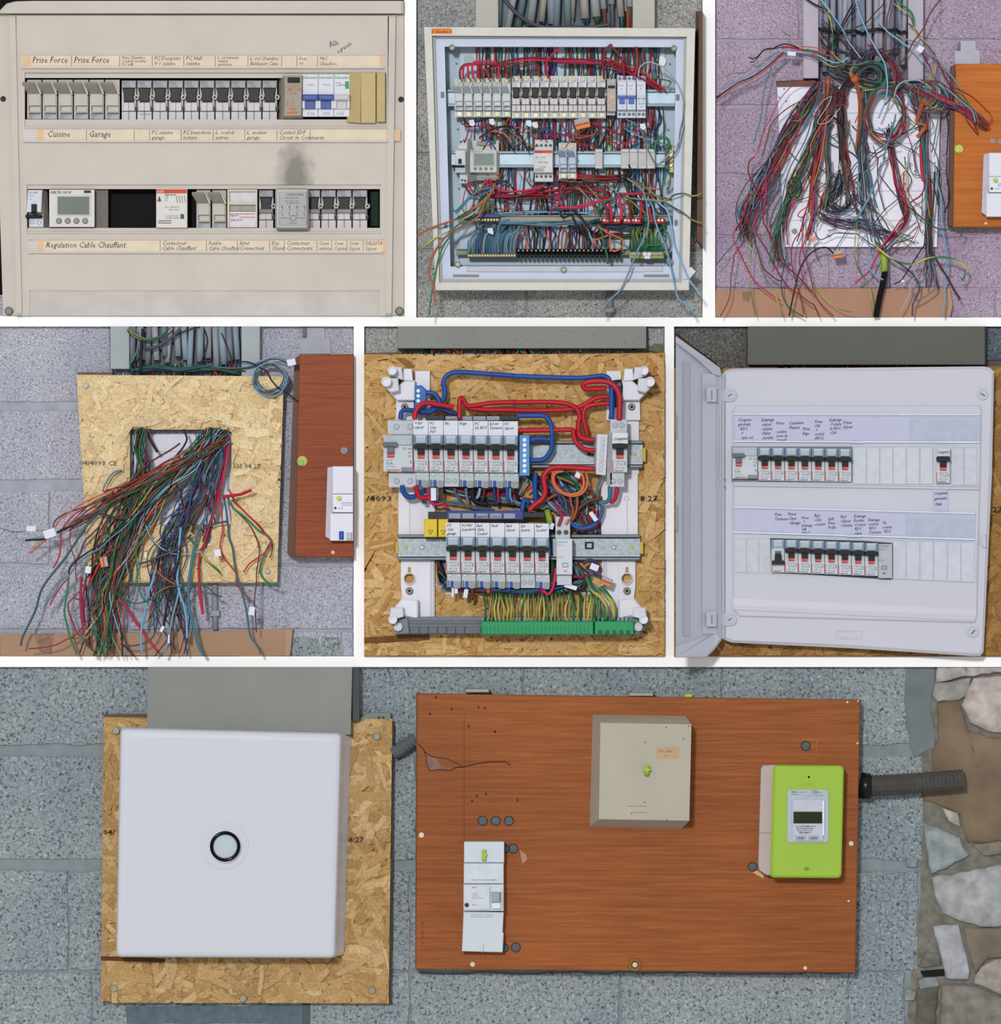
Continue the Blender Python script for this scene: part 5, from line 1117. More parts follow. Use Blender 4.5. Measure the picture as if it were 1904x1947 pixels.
t = mainbreaker(632, 887, 672.5, 1028, 624, 48, 'white main breaker on the red brown cabinet, middle left picture', 1)
part('terminal', MB().box(646, 1010, 655, 1026, 68, 76, b=3), M('2850a8', .4), t, label='blue terminal insert'); part('terminal', MB().box(660, 1012, 671, 1027, 68, 76, b=3), M('b8bcc4', .4), t)
t = thing('mounting_plate', 'grey stepped metal plate above the red brown cabinet', 'bracket', 600, 672, 0)
part('plate', MB().prism([(583, 621.5), (618, 621.5), (618, 643), (628, 644), (629, 673), (568, 673), (570, 643), (583, 642)], 0, 4, b=.5), M('a0a4ac', .5), t)
part('tab', MB().box(576, 622, 583, 641, 0, 8), M('5c6068', .5), t)
t = thing('cardboard', 'brown cardboard sheet along the bottom of the middle left picture', 'cardboard', 280, 1247, 0)
part('sheet', MB().prism(jit([(1.5, 1204), (1.5, 1247.5), (552, 1247.5), (557, 1196), (300, 1202)], .8, random.Random(5), 60), 1, 14, b=.6), M('a4846c', .85, var=.05, scale=9), t)
part('fold', MB().prism([(543, 1197), (541, 1247.5), (552, 1247.5), (557, 1196)], 14, 16, b=.6), M('ac8c74', .85, var=.06), t)
part('printed_mark', MB().prism([(64, 1205), (104, 1203), (102, 1218), (98, 1244), (76, 1240), (68, 1215)], 14, 14.3), M('8c7060', .8, var=.35, scale=150), t)
t = thing('wall_pipe', 'grey conduit with saddle below the strand board, middle left picture', 'pipe', 409, 1197, 0)
part('pipe', MB().tube([(409, 1100, 8), (409, 1150, 8), (409, 1197, 8)], 5.5, 10), M('888c94', .5), t, sm=True); part('saddle', MB().box(400, 1160, 418, 1172, 2, 16, b=1.5), M('8c9098', .5), t)
for pts in ([(10, 10)],): pass
tags(4, [(63, 1005, 9, 5, -.03), (98, 1014, 11, 8, -.3), (171, 1083, 5.5, 6.5, .1), (416, 1051, 6, 6.5, -.1), (481, 1161, 5.5, 8, .15), (311, 1195, 3, 6, .5), (280, 1055, 2, 5, 0), (324, 1214, 1.5, 8, 0), (556, 690, 8, 6, -.2)], 84)
single('wire_end_cap', MB().tube([(425, 945, 64), (460, 940, 66), (480, 932, 68)], 3, 8), M('b02030', .4), 'red insulated wire end lying right over the board, beside the hole', 'wire')
plug(200, 1068, 80, 50, 'orange connector among the wires at lower left of the strand board', .7, 4)
MX = 'TGNRLYDPVOK'
bundle(4, 46, 'TGRNDLPYK', [(272, 815, 20, 4), (268, 850, 18, 10), (272, 890, 20, 12), (262, 930, 26, 14), (240, 980, 36, 16), (215, 1040, 40, 18), (195, 1100, 40, 20), (190, 1160, 40, 24), (195, 1245, 50, 14)], 34, 74, 1.15, end=.5, seed=1)
bundle(4, 50, 'TGNLYDOKR', [(410, 815, 28, 4), (390, 850, 30, 10), (350, 895, 34, 14), (310, 940, 36, 14), (270, 990, 36, 16), (235, 1050, 40, 20), (215, 1110, 40, 24), (210, 1170, 40, 26), (215, 1245, 50, 14)], 40, 84, 1.2, end=.5, seed=2)
bundle(4, 36, 'TLDGNBVR', [(400, 820, 30, 4), (390, 880, 30, 14), (370, 940, 30, 14), (340, 1000, 36, 16), (320, 1060, 40, 20), (315, 1130, 45, 24), (320, 1190, 45, 24), (330, 1245, 50, 12)], 38, 78, 1.2, end=.6, seed=3)
bundle(4, 22, 'TRGVP', [(425, 820, 12, 4), (420, 870, 14, 10), (410, 920, 14, 12), (400, 970, 16, 14), (390, 1030, 24, 18), (370, 1090, 30, 20)], 34, 60, 1.15, end=.6, seed=4)
bundle(4, 24, 'ONRTOG', [(420, 842, 16, 8), (370, 868, 20, 10), (310, 900, 20, 10), (250, 930, 20, 10), (205, 955, 20, 10), (160, 985, 20, 8), (125, 1010, 14, 6)], 60, 86, 1.2, end=.5, seed=5)
bundle(4, 14, 'YGRY', [(270, 940, 20, 10), (245, 1010, 20, 14), (222, 1080, 14, 14), (212, 1140, 14, 20), (205, 1200, 20, 20), (200, 1246, 30, 4)], 70, 84, 1.15, end=.2, seed=6)
bundle(4, 14, 'TNKGB', [(260, 705, 14, 6), (300, 700, 20, 6), (350, 704, 20, 6), (400, 700, 20, 6), (460, 708, 14, 6)], 26, 34, 1.15, end=.1, seed=7)
for i in range(30): x = 215+i*8.6; wire(4, rg.choice('RNTGLYKDOB'), 1.4, [(x, 690, 18), (x+rg.uniform(-6, 6), 702, 20), (x+rg.uniform(-8, 8), 718, 10)], k=3, n=5, stuff=True)
for i in range(10): coil(4, 'LTENLTENTL'[i], 1.3, 516+rg.uniform(-2, 2), 718+i*.6, 26+i*.9, 24+i*.9, 1.1, 40+i*1.5, i)
for i in range(4): coil(4, 'GYGY'[i], 1.5, 285, 622, 36+i*2, 22+i*1.5, 1.0, 40+i, 20+i)
wires("""B4 T 34 42 1.6 : 340,430 450,460 600,470 800,450 950,380 1080,355 1160,390
B4 N 34 42 1.8 : 340,460 450,480 600,480 760,470 880,430 1000,380 1120,390 1160,420
B4 L 34 42 1.6 : 580,480 720,460 850,410 960,370 1080,350 1150,370
B4 K 52 56 2.2 : 600,420 720,405 800,420 870,460 960,510 1000,590 1080,680 1180,740 1280,820 1420,890 1560,980 1680,1080 1780,1140 1880,1185
B4 K 30 30 1.8 : 0,130 100,80 200,50 300,35
B4 K 32 32 2.0 : 290,40 330,160 320,260 280,380 245,430
B4 N 32 32 2.0 : 480,100 530,230 570,350 600,480 590,540
A4 K 34 34 4.6 : 1510,-10 1500,150 1490,330 1480,520
A4 D 38 38 5.0 : 1900,60 1820,140 1700,220 1600,260 1510,250
A4 L 36 36 2.2 : 1380,420 1440,300 1455,180 1440,60
A4 G 36 36 1.8 : 1400,520 1370,420 1420,330
A4 N 70 84 2.6 : 1900,1260 1800,1330 1680,1400 1560,1480 1440,1600 1330,1700 1240,1760
A4 R 74 86 3.0 : 1904,1400 1760,1450 1620,1540 1480,1620 1340,1690 1200,1740 1100,1770
A4 L 60 80 2.4 : 1290,1540 1200,1570 1130,1660 1090,1760
A4 Y 60 78 1.6 : 1290,1550 1200,1610 1140,1690
A4 Y 66 78 2.0 : 1904,1580 1760,1600 1620,1680 1500,1766
A4 K 50 56 4.0 : 1540,1110 1590,1230 1660,1350
C4 O 86 90 2.6 : 1240,0 1100,50 960,110 830,180 720,260 640,320 590,400 560,420
C4 D 84 88 2.2 : 1200,40 1000,150 860,200 740,240 640,290 590,340 570,400
C4 O 86 90 2.8 : 500,540 420,590 370,640 320,670
C4 K 88 90 3.0 : 510,520 420,530 350,530 280,540
C4 Y 86 88 1.2 : 570,410 480,430 400,432 300,438 160,450 90,430 30,410
C4 P 82 86 2.4 : 1000,130 900,200 800,260 740,320 680,400 650,480 655,560 640,680 610,760 570,830
C4 T 80 88 3.4 : 1220,110 1080,220 960,340 860,480 800,570 740,660 660,770 570,880 480,1000 430,1110 400,1230 360,1330 300,1450 250,1560 235,1640
C4 P 80 84 1.8 : 850,300 770,400 745,500 760,620 800,740 810,900 820,960
C4 D 84 88 3.2 : 1904,0 1700,90 1500,230 1300,310 1050,260 880,330 800,370 690,420 610,460
C4 K 88 90 3.0 : 880,330 800,380 700,410 610,455
C4 K 86 90 2.6 : 1500,240 1380,330 1240,440 1120,550 1000,620 880,700 780,780 740,850 740,890
C4 L 88 90 2.6 : 1480,230 1340,380 1180,510 1060,620 940,690 830,790 770,860 740,910
C4 L 88 92 2.6 : 740,900 660,960 600,1060 540,1150 490,1210 480,1260
C4 R 86 90 2.4 : 720,940 660,1010 600,1100 550,1190 545,1220
C4 G 84 88 3.0 : 735,920 720,1080 700,1200 690,1300 720,1430 760,1580 830,1750
C4 N 78 86 2.6 : 1090,350 1000,450 900,550 860,660 820,750 800,820
C4 R 80 84 2.4 : 1290,600 1180,640 1100,700 1060,780 1000,900 970,960
C4 P 84 86 4.0 : 870,920 860,1060 860,1200 870,1340 890,1470 880,1530
C4 P 84 86 3.4 : 920,930 890,1100 880,1240 895,1400
C4 R 84 88 2.0 : 1100,1130 1000,1280 900,1420 800,1530 700,1580 600,1630 450,1660 320,1670
C4 P 84 86 2.4 : 870,1050 780,1140 730,1200 740,1300 780,1400 820,1500 850,1540
C4 N 80 86 1.8 : 800,1140 900,1190 970,1270 1010,1370 1030,1420
C4 P 80 88 3.4 : 1260,1150 1340,1240 1400,1340 1470,1440 1540,1540 1600,1620 1660,1690
C4 G 82 88 1.8 : 1120,870 1150,960 1200,1060 1300,1140 1400,1190 1500,1190 1620,1150 1760,1080
C4 O 82 88 1.8 : 1620,810 1700,900 1780,960 1850,1000
C4 G 80 88 2.6 : 1470,480 1440,640 1450,850 1460,1000 1500,1120 1540,1170
C4 Y 82 88 1.6 : 1500,1190 1600,1130 1700,1060 1800,1020 1904,1020
C4 D 80 84 2.4 : 1530,240 1540,380 1600,520 1680,610 1780,660 1904,680
C4 L 82 84 2.0 : 1540,380 1590,500 1680,600 1800,670 1904,680
C4 D 84 86 3.4 : 1904,620 1780,670 1650,720 1560,760 1470,785
C4 L 80 88 3.6 : 1640,850 1600,1000 1550,1130 1530,1300 1500,1430 1490,1600 1510,1766
C4 K 80 88 3.4 : 1904,600 1880,780 1830,960 1780,1150 1750,1300 1730,1440
C4 L 80 88 3.6 : 1904,1000 1870,1150 1820,1340 1790,1500 1760,1650 1720,1766
C4 D 80 86 2.4 : 1720,900 1690,1060 1680,1200 1660,1350 1640,1500 1560,1600 1400,1640 1270,1620
C4 Y 80 86 2.0 : 1150,1200 1050,1330 960,1440 900,1530 900,1600 960,1680 1050,1760
C4 Y 78 86 1.8 : 760,1560 870,1560 930,1550 980,1480
C4 Y 78 86 2.2 : 1170,1430 1200,1560 1240,1660 1280,1766
C4 G 78 86 2.2 : 1130,1300 1110,1450 1100,1580 1060,1700 1060,1766
C4 N 78 86 2.6 : 1280,1500 1300,1620 1380,1700 1440,1766
C4 N 78 86 3.0 : 900,1560 950,1650 1040,1766
C4 K 78 86 2.0 : 1220,1250 1270,1400 1290,1560 1300,1766
D4 N 60 66 3.4 : 60,0 70,140 110,270 180,380
D4 N 60 66 4.0 : 340,60 300,180 230,310 170,450
D4 R 66 78 3.4 : 480,0 440,150 390,300 340,440 300,580 260,660 245,800 250,950 270,1100 290,1300
D4 P 78 80 4.2 : 245,1000 265,1150 290,1310
D4 R 60 78 2.2 : 485,140 490,300 495,450 470,580 490,680 560,780 640,880
D4 T 60 82 3.0 : 500,60 530,200 550,350 560,500 600,620 620,780 650,940 700,1090 740,1240 760,1380 790,1540 860,1640 910,1766
D4 R 64 84 1.6 : 640,880 640,980 680,1050 740,1120 790,1180
D4 G 64 84 1.6 : 640,960 700,1060 760,1130 820,1180
D4 R 64 72 2.4 : 560,0 620,120 720,230 800,310 880,380 950,480 1010,560 960,640 880,710 790,770 740,830 715,870
D4 G 62 70 2.8 : 540,60 600,190 700,270 790,350 870,430 960,480 1000,540 960,620 920,720 890,820 900,900 960,970 1050,1015 1100,1020
D4 R 62 70 2.0 : 600,120 720,230 830,340 930,450
D4 N 60 84 1.8 : 610,200 700,290 780,380 840,500 880,620 870,760 850,880 850,1000 830,1150 840,1300 850,1500
D4 N 64 66 1.8 : 1010,560 1015,640 990,720
D4 Y 64 84 3.6 : 150,510 210,600 280,690 360,770 440,840 470,880
D4 L 64 84 1.8 : 0,680 120,680 200,660 290,660
D4 T 76 86 4.6 : 330,280 250,420 200,620 170,800 140,1000 140,1180 170,1340 210,1500 250,1650 320,1766
D4 L 76 86 4.0 : 60,400 40,600 30,800 20,950 50,1100 100,1250 120,1400 125,1560
D4 N 76 84 3.0 : 0,1120 30,1250 60,1400 100,1520 130,1590
D4 D 70 84 3.0 : 170,480 100,540 30,600 0,620
D4 D 70 84 3.0 : 540,340 430,360 330,400 250,430
D4 D 70 84 3.0 : 200,1000 100,1120 40,1240 0,1330
D4 G 80 84 2.2 : 0,1020 120,1000 260,1005 350,1040 420,1100 490,1130
D4 Y 76 80 2.0 : 270,1030 280,1090 290,1160
B4 O 70 80 3.4 : 450,1180 330,1240 200,1300 80,1370 0,1400
B4 L 66 78 2.4 : 580,1230 480,1320 390,1440 330,1560 300,1680
B4 G 66 78 2.6 : 480,1180 380,1300 280,1420 220,1540 180,1660
B4 Y 66 78 2.0 : 570,1140 460,1230 360,1320 260,1400 140,1460 0,1520
B4 P 60 66 2.6 : 560,1280 540,1420 510,1560 500,1700
B4 K 60 60 2.8 : 0,1400 60,1330 100,1270 120,1210 90,1120""", 4)
flush(4, 'mass of mixed coloured wires pouring out of the square hole, middle left picture')
# ======================= PICTURE 5: new board being wired on the strand board =======================
PAL5 = ['d0a870', 'c89e64', 'd8b480', 'bc9258', 'cca268', 'dcba88', 'ba8c52', 'ac8048', 'ccA670'.lower(), 'c0985e', 'a87840', 'd8ba88', 'c69e66', 'ca a46c'.replace(' ', '')]
w5 = wall('wall_back.005', 5, mortar('868684'))
blocks(w5, [(621, 672, [693, 757]), (621, 660, [1229, 1264])], c2, 8)
t = thing('trunking_cover', 'grey trunking cover with dark specks above the strand board, centre picture', 'trunking', 992, 663, 0)
part('cover', MB().box(756, 621, 1229, 663, 2, 34, b=1), M('80827c', .6, var=.05, scale=10), t)
mb = MB(); rg = random.Random(3)
for i in range(22): x, y = rg.uniform(765, 1220), rg.uniform(624, 656); mb.cyl(x, y, rg.uniform(.5, 1.2), 34, 34.3, 6)
part('specks', mb, M('50504c', .7), t, kind='stuff')
part('mortar_patch', MB().prism(jit([(1231, 664), (1263.5, 674), (1263.5, 656), (1243, 652)], 1.5, rg, 9), 0, 6), M('6c6854', .9, var=.2), w5)
t = osb('golden strand board covering the wall behind the new board frame, centre picture', [(693, 678), (693, 1248), (1264, 1248), (1264, 671)], None, 24, PAL5, 2800, (24, 90), (5, 17), 'b88e56', 21, )
part('lettering', MB().text('/4093', 697, 953, 15, 33.5, 0, 0, 1.45, bold=.012).text('8:27', 1217, 953, 15, 33.5, 0, 0, 1.3, bold=.012), M('302a24', .8), t)
part('dark_strand', MB().prism([(693, 1212), (693, 1223), (800, 1218), (818, 1216), (816, 1206), (760, 1207)], 24, 33), M('6c4824', .8, var=.3, scale=60), t)
part('dark_strand', MB().prism([(752, 681), (770, 681), (789, 695), (780, 704)], 24, 33.1), M('8c6434', .8, var=.2), t)
part('timber_edge', MB().prism([(693, 674), (693, 679), (765, 676), (765, 669)], 0, 22), M('6c5c4c', .7, var=.2), t)
bundle(5, 70, 'NTYGRKVDOL', [(990, 650, 225, 2), (990, 664, 225, 2), (992, 676, 226, 2), (992, 690, 226, 2)], 6, 16, 1.8, end=0, seed=1, coh=.97)
PW = M('dadae2', .35, var=.015, scale=10); PW2 = M('ccccd6', .35, var=.015)
def column(sgn, label):
    # mirrored about the board's centre line; side columns of the new board frame
    cx = 986.5; X = (lambda x: x) if sgn < 0 else (lambda x: 2*cx-x-2)
    t = thing('frame_upright', label, 'frame upright', X(790), 1178, 24, 'white plastic uprights of the new board frame')
    P = lambda pts: [(X(a), b) for a, b in pts]
    z = lambda m, pts, a, b, c=0: m.prism(P(pts), a, b, c)
    part('rear_plate', z(MB(), [(790, 706), (818, 706), (818, 800), (790, 800)], 28, 38, 1), PW, t); part('rear_plate', z(MB(), [(758, 900), (828, 900), (828, 1020), (758, 1020)], 28, 38, 1), PW, t)
    xa, xb = sorted((X(763), X(795)))
    part('lower_plate', MB().holeplate(xa, 1084, xb, 1116, X(779), 1100, 9.5, 28, 40), PW, t)
    part('lower_plate', z(MB(), [(795, 1062), (827, 1062), (827, 1176), (795, 1176)], 28, 40, .6), PW, t)
    part('lower_plate', z(MB(), [(763, 1062), (795, 1062), (795, 1084), (763, 1084)], 28, 40, .1), PW, t)
    part('lower_plate', z(MB(), [(763, 1116), (795, 1116), (795, 1142), (766, 1138)], 28, 40, .1), PW, t)
    part('keyhole_slot', MB().box(X(779)-3, 1078, X(779)+3, 1092, 39, 40.4, b=.2), M('b8905c', .8), t); part('keyhole_rim', MB().ring(X(779), 1100, 9.5, 12, 38, 44, 24), PW2, t)
    part('middle_plate', z(MB(), [(756, 798), (800, 798), (800, 902), (756, 902)], 28, 36, .6), PW, t)
    part('rib', z(MB(), [(818, 1063), (820, 1063), (820, 1172), (818, 1172)], 40, 44, .4), PW2, t); part('rib', z(MB(), [(822.5, 1063), (824.5, 1063), (824.5, 1172), (822.5, 1172)], 40, 44, .4), PW2, t)
    m = MB(); z(m, [(754, 759), (788, 759), (788, 800), (753, 800)], 28, 44, 1.5); z(m, [(772, 722), (790, 724), (790, 762), (756, 762), (742, 748)], 28, 60, 2); z(m, [(768, 702), (784, 702), (786, 726), (766, 724)], 28, 64, 1.5)
    part('upper_bracket', m, PW, t); part('bracket_arm', z(MB(), [(742, 699), (765, 699), (768, 724), (742, 716)], 40, 76, 2), PW2, t); part('bracket_arm', z(MB(), [(738, 720), (758, 720), (760, 744), (744, 748), (733, 738)], 40, 84, 2), PW2, t)
    for x, y, r_ in ((747, 706, 8.5), (736, 727, 9.5)): part('peg', MB().cyl(X(x), y, r_, 60, 100, 18, b=1).ring(X(x), y, r_*.72, r_, 98, 103, 20), PW, t)
    m = MB(); z(m, [(766, 1136), (796, 1140), (796, 1176), (770, 1172), (744, 1172), (746, 1160)], 28, 66, 3)
    part('foot', m, PW, t); part('foot_cap', z(MB(), [(744, 1154), (768, 1154), (769, 1172), (746, 1178), (742, 1170)], 60, 86, 2), PW2, t)
    part('peg', MB().cyl(X(748), 1177, 8.5, 60, 100, 18, b=1).ring(X(748), 1177, 6, 8.5, 98, 103, 20), PW, t)
    for x, y in ((770, 774), (779, 1123)): part('screw', MB().cyl(X(x), y, 6.8, 38, 48, 14, b=1.5), M('7c7868', .35, .5), t); part('screw_recess', MB().slot(X(x), y, 4, 48, .5, .3).slot(X(x), y, 4, 48, 2.07, .3), BLK, t)
    part('mark', MB().ring(X(780), 948, 3, 5, 38, 39.5, 14), PW2, t)
    part('divider', z(MB(), [(778, 955), (780, 955), (780, 1014), (778, 1014)], 38, 40), PW2, t)
    return t
column(-1, 'left white plastic upright with pegs, keyhole and foot, new board frame, centre picture')
column(1, 'right white plastic upright with pegs, keyhole and foot, new board frame, centre picture')
t = thing('back_plate', 'white back plate behind the wire tangle between the two uprights', 'back plate', 990, 1130, 24)
part('plate', MB().box(828, 905, 1146, 1130, 24, 30), M('c4c8cc', .5, var=.05), t)
part('opening', MB().box(832, 909, 1142, 1126, 29, 31), M('7c848c', .7, var=.2, scale=30), t)
RL = M('98a2a8', .3, .35, var=.2, scale=160); RLE = M('6c767c', .35, .4)
def rail5(x0, x1, y0, y1, label):
    t = thing('mounting_rail', label, 'rail', (x0+x1)/2, y1, 44, 'mounting rails')
    part('web', MB().box(x0, y0+8, x1, y1-8, 44, 48), RL, t); part('flange', MB().box(x0, y0, x1, y0+6, 44, 56, b=1.5), RLE, t); part('flange', MB().box(x0, y1-6, x1, y1, 44, 56, b=1.5), RLE, t)
    part('lip', MB().box(x0, y1-9, x1, y1-7, 48, 52, b=.5), M('c4ccd0', .3, .3), t)
    part('yellow_clip', MB().box(x1+(-1), y0+14, x1+6, y1-12, 40, 50, b=1), M('c8a83c', .45), t); part('yellow_clip', MB().box(x0-4, y0+14, x0+1, y1-12, 40, 50, b=1), M('c8a83c', .45), t)
    for x in (x0+15, x1-15): part('yellow_spot', MB().cyl(x, (y0+y1)/2, 3.4, 47, 50, 12), M('c4a428', .4), t)
    for x in (x0+46, x1-50): part('screw', MB().cyl(x, (y0+y1)/2, 4.5, 47, 51, 12, b=1).slot(x, (y0+y1)/2, 4, 51), STEEL, t)
    part('square_hole', MB().plate(x1-105, y0+14, x1-88, y0+28, [(x1-101, y0+17, x1-92, y0+25)], 48, 49), BLK, t)
    return t
rail5(800, 1222, 838, 890, 'galvanised rail carrying the upper row of new breakers, centre picture')
rail5(757, 1217, 1016, 1065, 'galvanised rail carrying the lower row of new breakers, centre picture')
NB = M('bcc2c8', .4, var=.02); CAPM = M('a6b4c0', .3, var=.03); CAPE = M('6e96bc', .35); REDM = M('b42828', .35); PWH = M('d2d6e0', .7, var=.02); LTX = M('62666e', .6); REDL = M('c83c4c', .5)
def newbreaker(x, y, s, d, label, group, term=None, paper=None, down=False, tgl=None):
    """x,y: top left of the clear cap; s scale (28 px wide at 1)"""
    t = thing('circuit_breaker', label, 'circuit breaker', x+14*s, y+70*s, d-20, group)
    X = lambda a: x+a*s; Y = lambda a: y+a*s
    part('body', MB().box(X(.4), Y(0), X(27.6), Y(69), d-20, d, b=.6*s), NB, t)
    part('clear_cap', MB().box(X(4), Y(1.5), X(24), Y(16), d, d+5*s, b=1.5*s), CAPM, t)
    part('cap_edge', MB().box(X(1), Y(0), X(3), Y(18), d, d+5*s, b=.6*s), CAPE, t); part('cap_edge', MB().box(X(25), Y(0), X(27), Y(18), d, d+5*s, b=.6*s), CAPE, t)
    part('cap_line', MB().box(X(5), Y(2.5), X(23), Y(3.6), d+5*s, d+5.6*s), M('d0dce8', .3), t)
    if not down:
        part('toggle_stem', MB().box(X(7.5), Y(24), X(20.5), Y(36.5), d, d+8*s, b=.5*s), tgl or BLK, t)
        part('toggle_bar', MB().prism([(X(.4), Y(18.6)), (X(4), Y(17.2)), (X(14), Y(16.6)), (X(24), Y(17.2)), (X(27.6), Y(18.6)), (X(27.2), Y(26)), (X(.8), Y(26))], d, d+13*s, b=.5*s), tgl or BLK, t)
        part('red_window', MB().box(X(8), Y(36), X(20.5), Y(44), d, d+4*s, b=.5*s), REDM, t)
        part('lettering', MB().text('I-ON', X(9.5), Y(42.6), 5*s, d+4.3*s), M('e0b0b0', .5), t)
    else:
        part('toggle', MB().prism([(X(7.5), Y(30)), (X(20.5), Y(30)), (X(21), Y(43)), (X(27), Y(44)), (X(27), Y(52)), (X(1), Y(52)), (X(1), Y(44)), (X(7), Y(43))], d, d+12*s, b=.5*s), tgl or BLK, t)
        part('green_window', MB().box(X(8), Y(24), X(20), Y(30), d, d+4*s, b=.5*s), M('2c6c54', .4), t)
    if not down: part('print', MB().text('DNX3 4500', X(6), Y(50.5), 3.6*s, d+.4).text('C16', X(7), Y(57.5), 8*s, d+.4).text('4500 3 kA', X(6), Y(62.5), 4*s, d+.4).text('E', X(22), Y(56.5), 8*s, d+.4), LTX, t, kind='stuff')
    part('brand_lettering', MB().text('legrand', X(5), Y(67.5), 5.2*s, d+.4, bold=.015), M('54565e', .6), t, kind='stuff')
    part('red_line', MB().prism([(X(.8), Y(48)), (X(2.2), Y(48)), (X(2.2), Y(65)), (X(4.5), Y(68)), (X(3), Y(68.6)), (X(.8), Y(66))], d, d+.5), REDL, t)
    if paper is not None:
        part('paper_label', MB().box(X(.3), Y(-28), X(27.7), Y(-.6), d-6, d-2), PWH, t)
        part('handwriting', mtext(paper, X(2), Y(-20), 7.5*s, d-1.6, lh=8*s), INKB, t, kind='stuff')
    if term:
        part('lower_body', MB().box(X(2.2), Y(69), X(29.5), Y(97), d-24, d-12, b=.6), M('b4bac0', .45), t)
        if term == 'screw':
            for a in (9, 21): part('terminal_screw', MB().cyl(X(a), Y(86), 4.6, d-12, d-10.5, 12, b=.6).slot(X(a), Y(86), 4, d-10.5, 2.3), M('8c949c', .4, .4), t)
        else:
            part('terminal_recess', MB().box(X(3), Y(84), X(7), Y(97), d-12, d-11), M('6c747c', .5), t)
            part('blue_terminal', MB().box(X(9), Y(85), X(14.5), Y(97), d-12, d-7, b=.8), M('2444a0', .4), t)
            part('grey_terminal', MB().box(X(17.5), Y(86), X(28), Y(99), d-12, d-8, b=.5), M('8c9298', .5, var=.2, scale=300), t)
            part('white_tab', MB().box(X(6), Y(72), X(11), Y(76), d-12, d-9, b=.6).box(X(23), Y(72), X(27), Y(76), d-12, d-9, b=.6), M('d8dce0', .4), t)
    return t
def mtext(lines, x, y, sz, d, lh=8, rot=-3, w=.9):
    mb = MB()
    for k, l in enumerate(lines): mb.text(l, x, y+lh*k, sz, d, rot, .35, w, bold=.012)
    return mb
def diff(x, y, s, d, label, group, lower=True):
    t = thing('main_switch', label, 'circuit breaker', x+28*s, y+70*s, d-20, group); X = lambda a: x+a*s; Y = lambda a: y+a*s
    part('body', MB().box(X(.4), Y(0), X(55.6), Y(69), d-20, d, b=.6*s), NB, t)
    part('cap', MB().box(X(1.5), Y(1), X(54), Y(19), d, d+4*s, b=1.2*s), M('a8b4bc', .35), t)
    G_ = M('5c626a', .4)
    part('toggle_stem', MB().box(X(7.5), Y(20), X(20.5), Y(33.5), d, d+8*s, b=.5*s), G_, t)
    part('toggle_bar', MB().prism([(X(-.5), Y(15)), (X(3), Y(13)), (X(24), Y(13)), (X(27), Y(15)), (X(26.5), Y(21.5)), (X(0), Y(21.5))], d, d+13*s, b=.8*s), G_, t)
    part('red_window', MB().box(X(7.5), Y(33), X(20.5), Y(42), d, d+4*s, b=.5*s), REDM, t)
    part('lettering', MB().text('I-ON', X(9), Y(40), 5*s, d+4.3*s), M('e0b0b0', .5), t)
    part('print', MB().text('30 mA', X(36), Y(28), 8*s, d+.4).text('AC', X(47), Y(35), 6*s, d+.4).ring(X(50), Y(40), 1.6*s, 2.4*s, d, d+.5, 14).text('DX3 ID', X(5), Y(49), 4*s, d+.4).text('63A', X(5), Y(56), 8*s, d+.4).text('230V 50Hz', X(5), Y(61), 4*s, d+.4).text('E', X(50), Y(54), 9*s, d+.4), LTX, t, kind='stuff')
    part('brand_lettering', MB().text('legrand', X(6), Y(67.5), 6*s, d+.4, bold=.015), M('54565e', .6), t, kind='stuff')
    part('red_line', MB().box(X(23), Y(65.5), X(32), Y(67), d, d+.5), REDL, t)
    part('test_button', MB().box(X(34.5), Y(61), X(54), Y(69), d, d+3*s, b=.8*s), M('7c828a', .45), t)
    if lower:
        for yy in (-28, 72): part('terminal_body', MB().box(X(10 if yy > 0 else 8), Y(yy), X(62), Y(yy+27), d-24, d-12, b=1), M('b8bcc4', .45), t)
        for a in (25, 51):
            for yy in (-16, 87): part('terminal_screw', MB().cyl(X(a), Y(yy), 5.6, d-12, d-10.5, 14, b=.8).slot(X(a), Y(yy), 5, d-10.5, 2.3), M('8c949c', .4, .4), t)
    return t
GU = 'new breakers in the centre picture'
diff(730, 828, 1.0, 92, 'wide grey toggle main switch at left end of upper row, centre picture', GU)
up = [['+ Ecl', 'séjour'], ['PC', 'Cuis', 'PdT'], ['Pla'], ['Frigo'], ['PC', 'Ch RDC'], ['Ecl wc', 'Terrasse'], ['PC', 'Séjour']]
for i, l in enumerate(up):
    newbreaker(787.3+28.3*i, 828+.3*i, 1.0, 90, 'black toggle breaker labelled %s, %s in upper row, centre picture' % (' '.join(l), ORD[i]), GU, 'screw' if i == 2 else 'push', l)
lo = [['PC', 'Cuis', 'garage'], ['PC+Ecl', 'buanderie'], ['Rad', 'ChPa', 'Couloir'], ['Pack'], ['Rad', 'Séjour'], ['Ecl', 'Ecurie'], ['Rad', 'Couloir']]
for i, l in enumerate(lo):
    newbreaker(848.5+28*i, 1021+.3*i, .98, 90, 'black toggle breaker labelled %s, %s in lower row, centre picture' % (' '.join(l), ORD[i]), GU, 'screw' if i == 5 else 'push', l)
t = newbreaker(1163, 826, 1.05, 92, 'separate breaker labelled Compteur at right end of upper row, centre picture', GU, None, None)
part('paper_label', MB().box(1164, 824, 1193, 844, 92, 98.5), PWH, t); part('handwriting', mtext(['Compteur'], 1166, 838, 8, 99.5, w=.8), INKB, t, kind='stuff')
part('terminal_body', MB().box(1160, 798, 1192, 825, 70, 84, b=1), M('b8bcc4', .45), t); part('terminal_body', MB().box(1159, 898, 1187, 926, 70, 84, b=1), M('b8bcc4', .45), t)
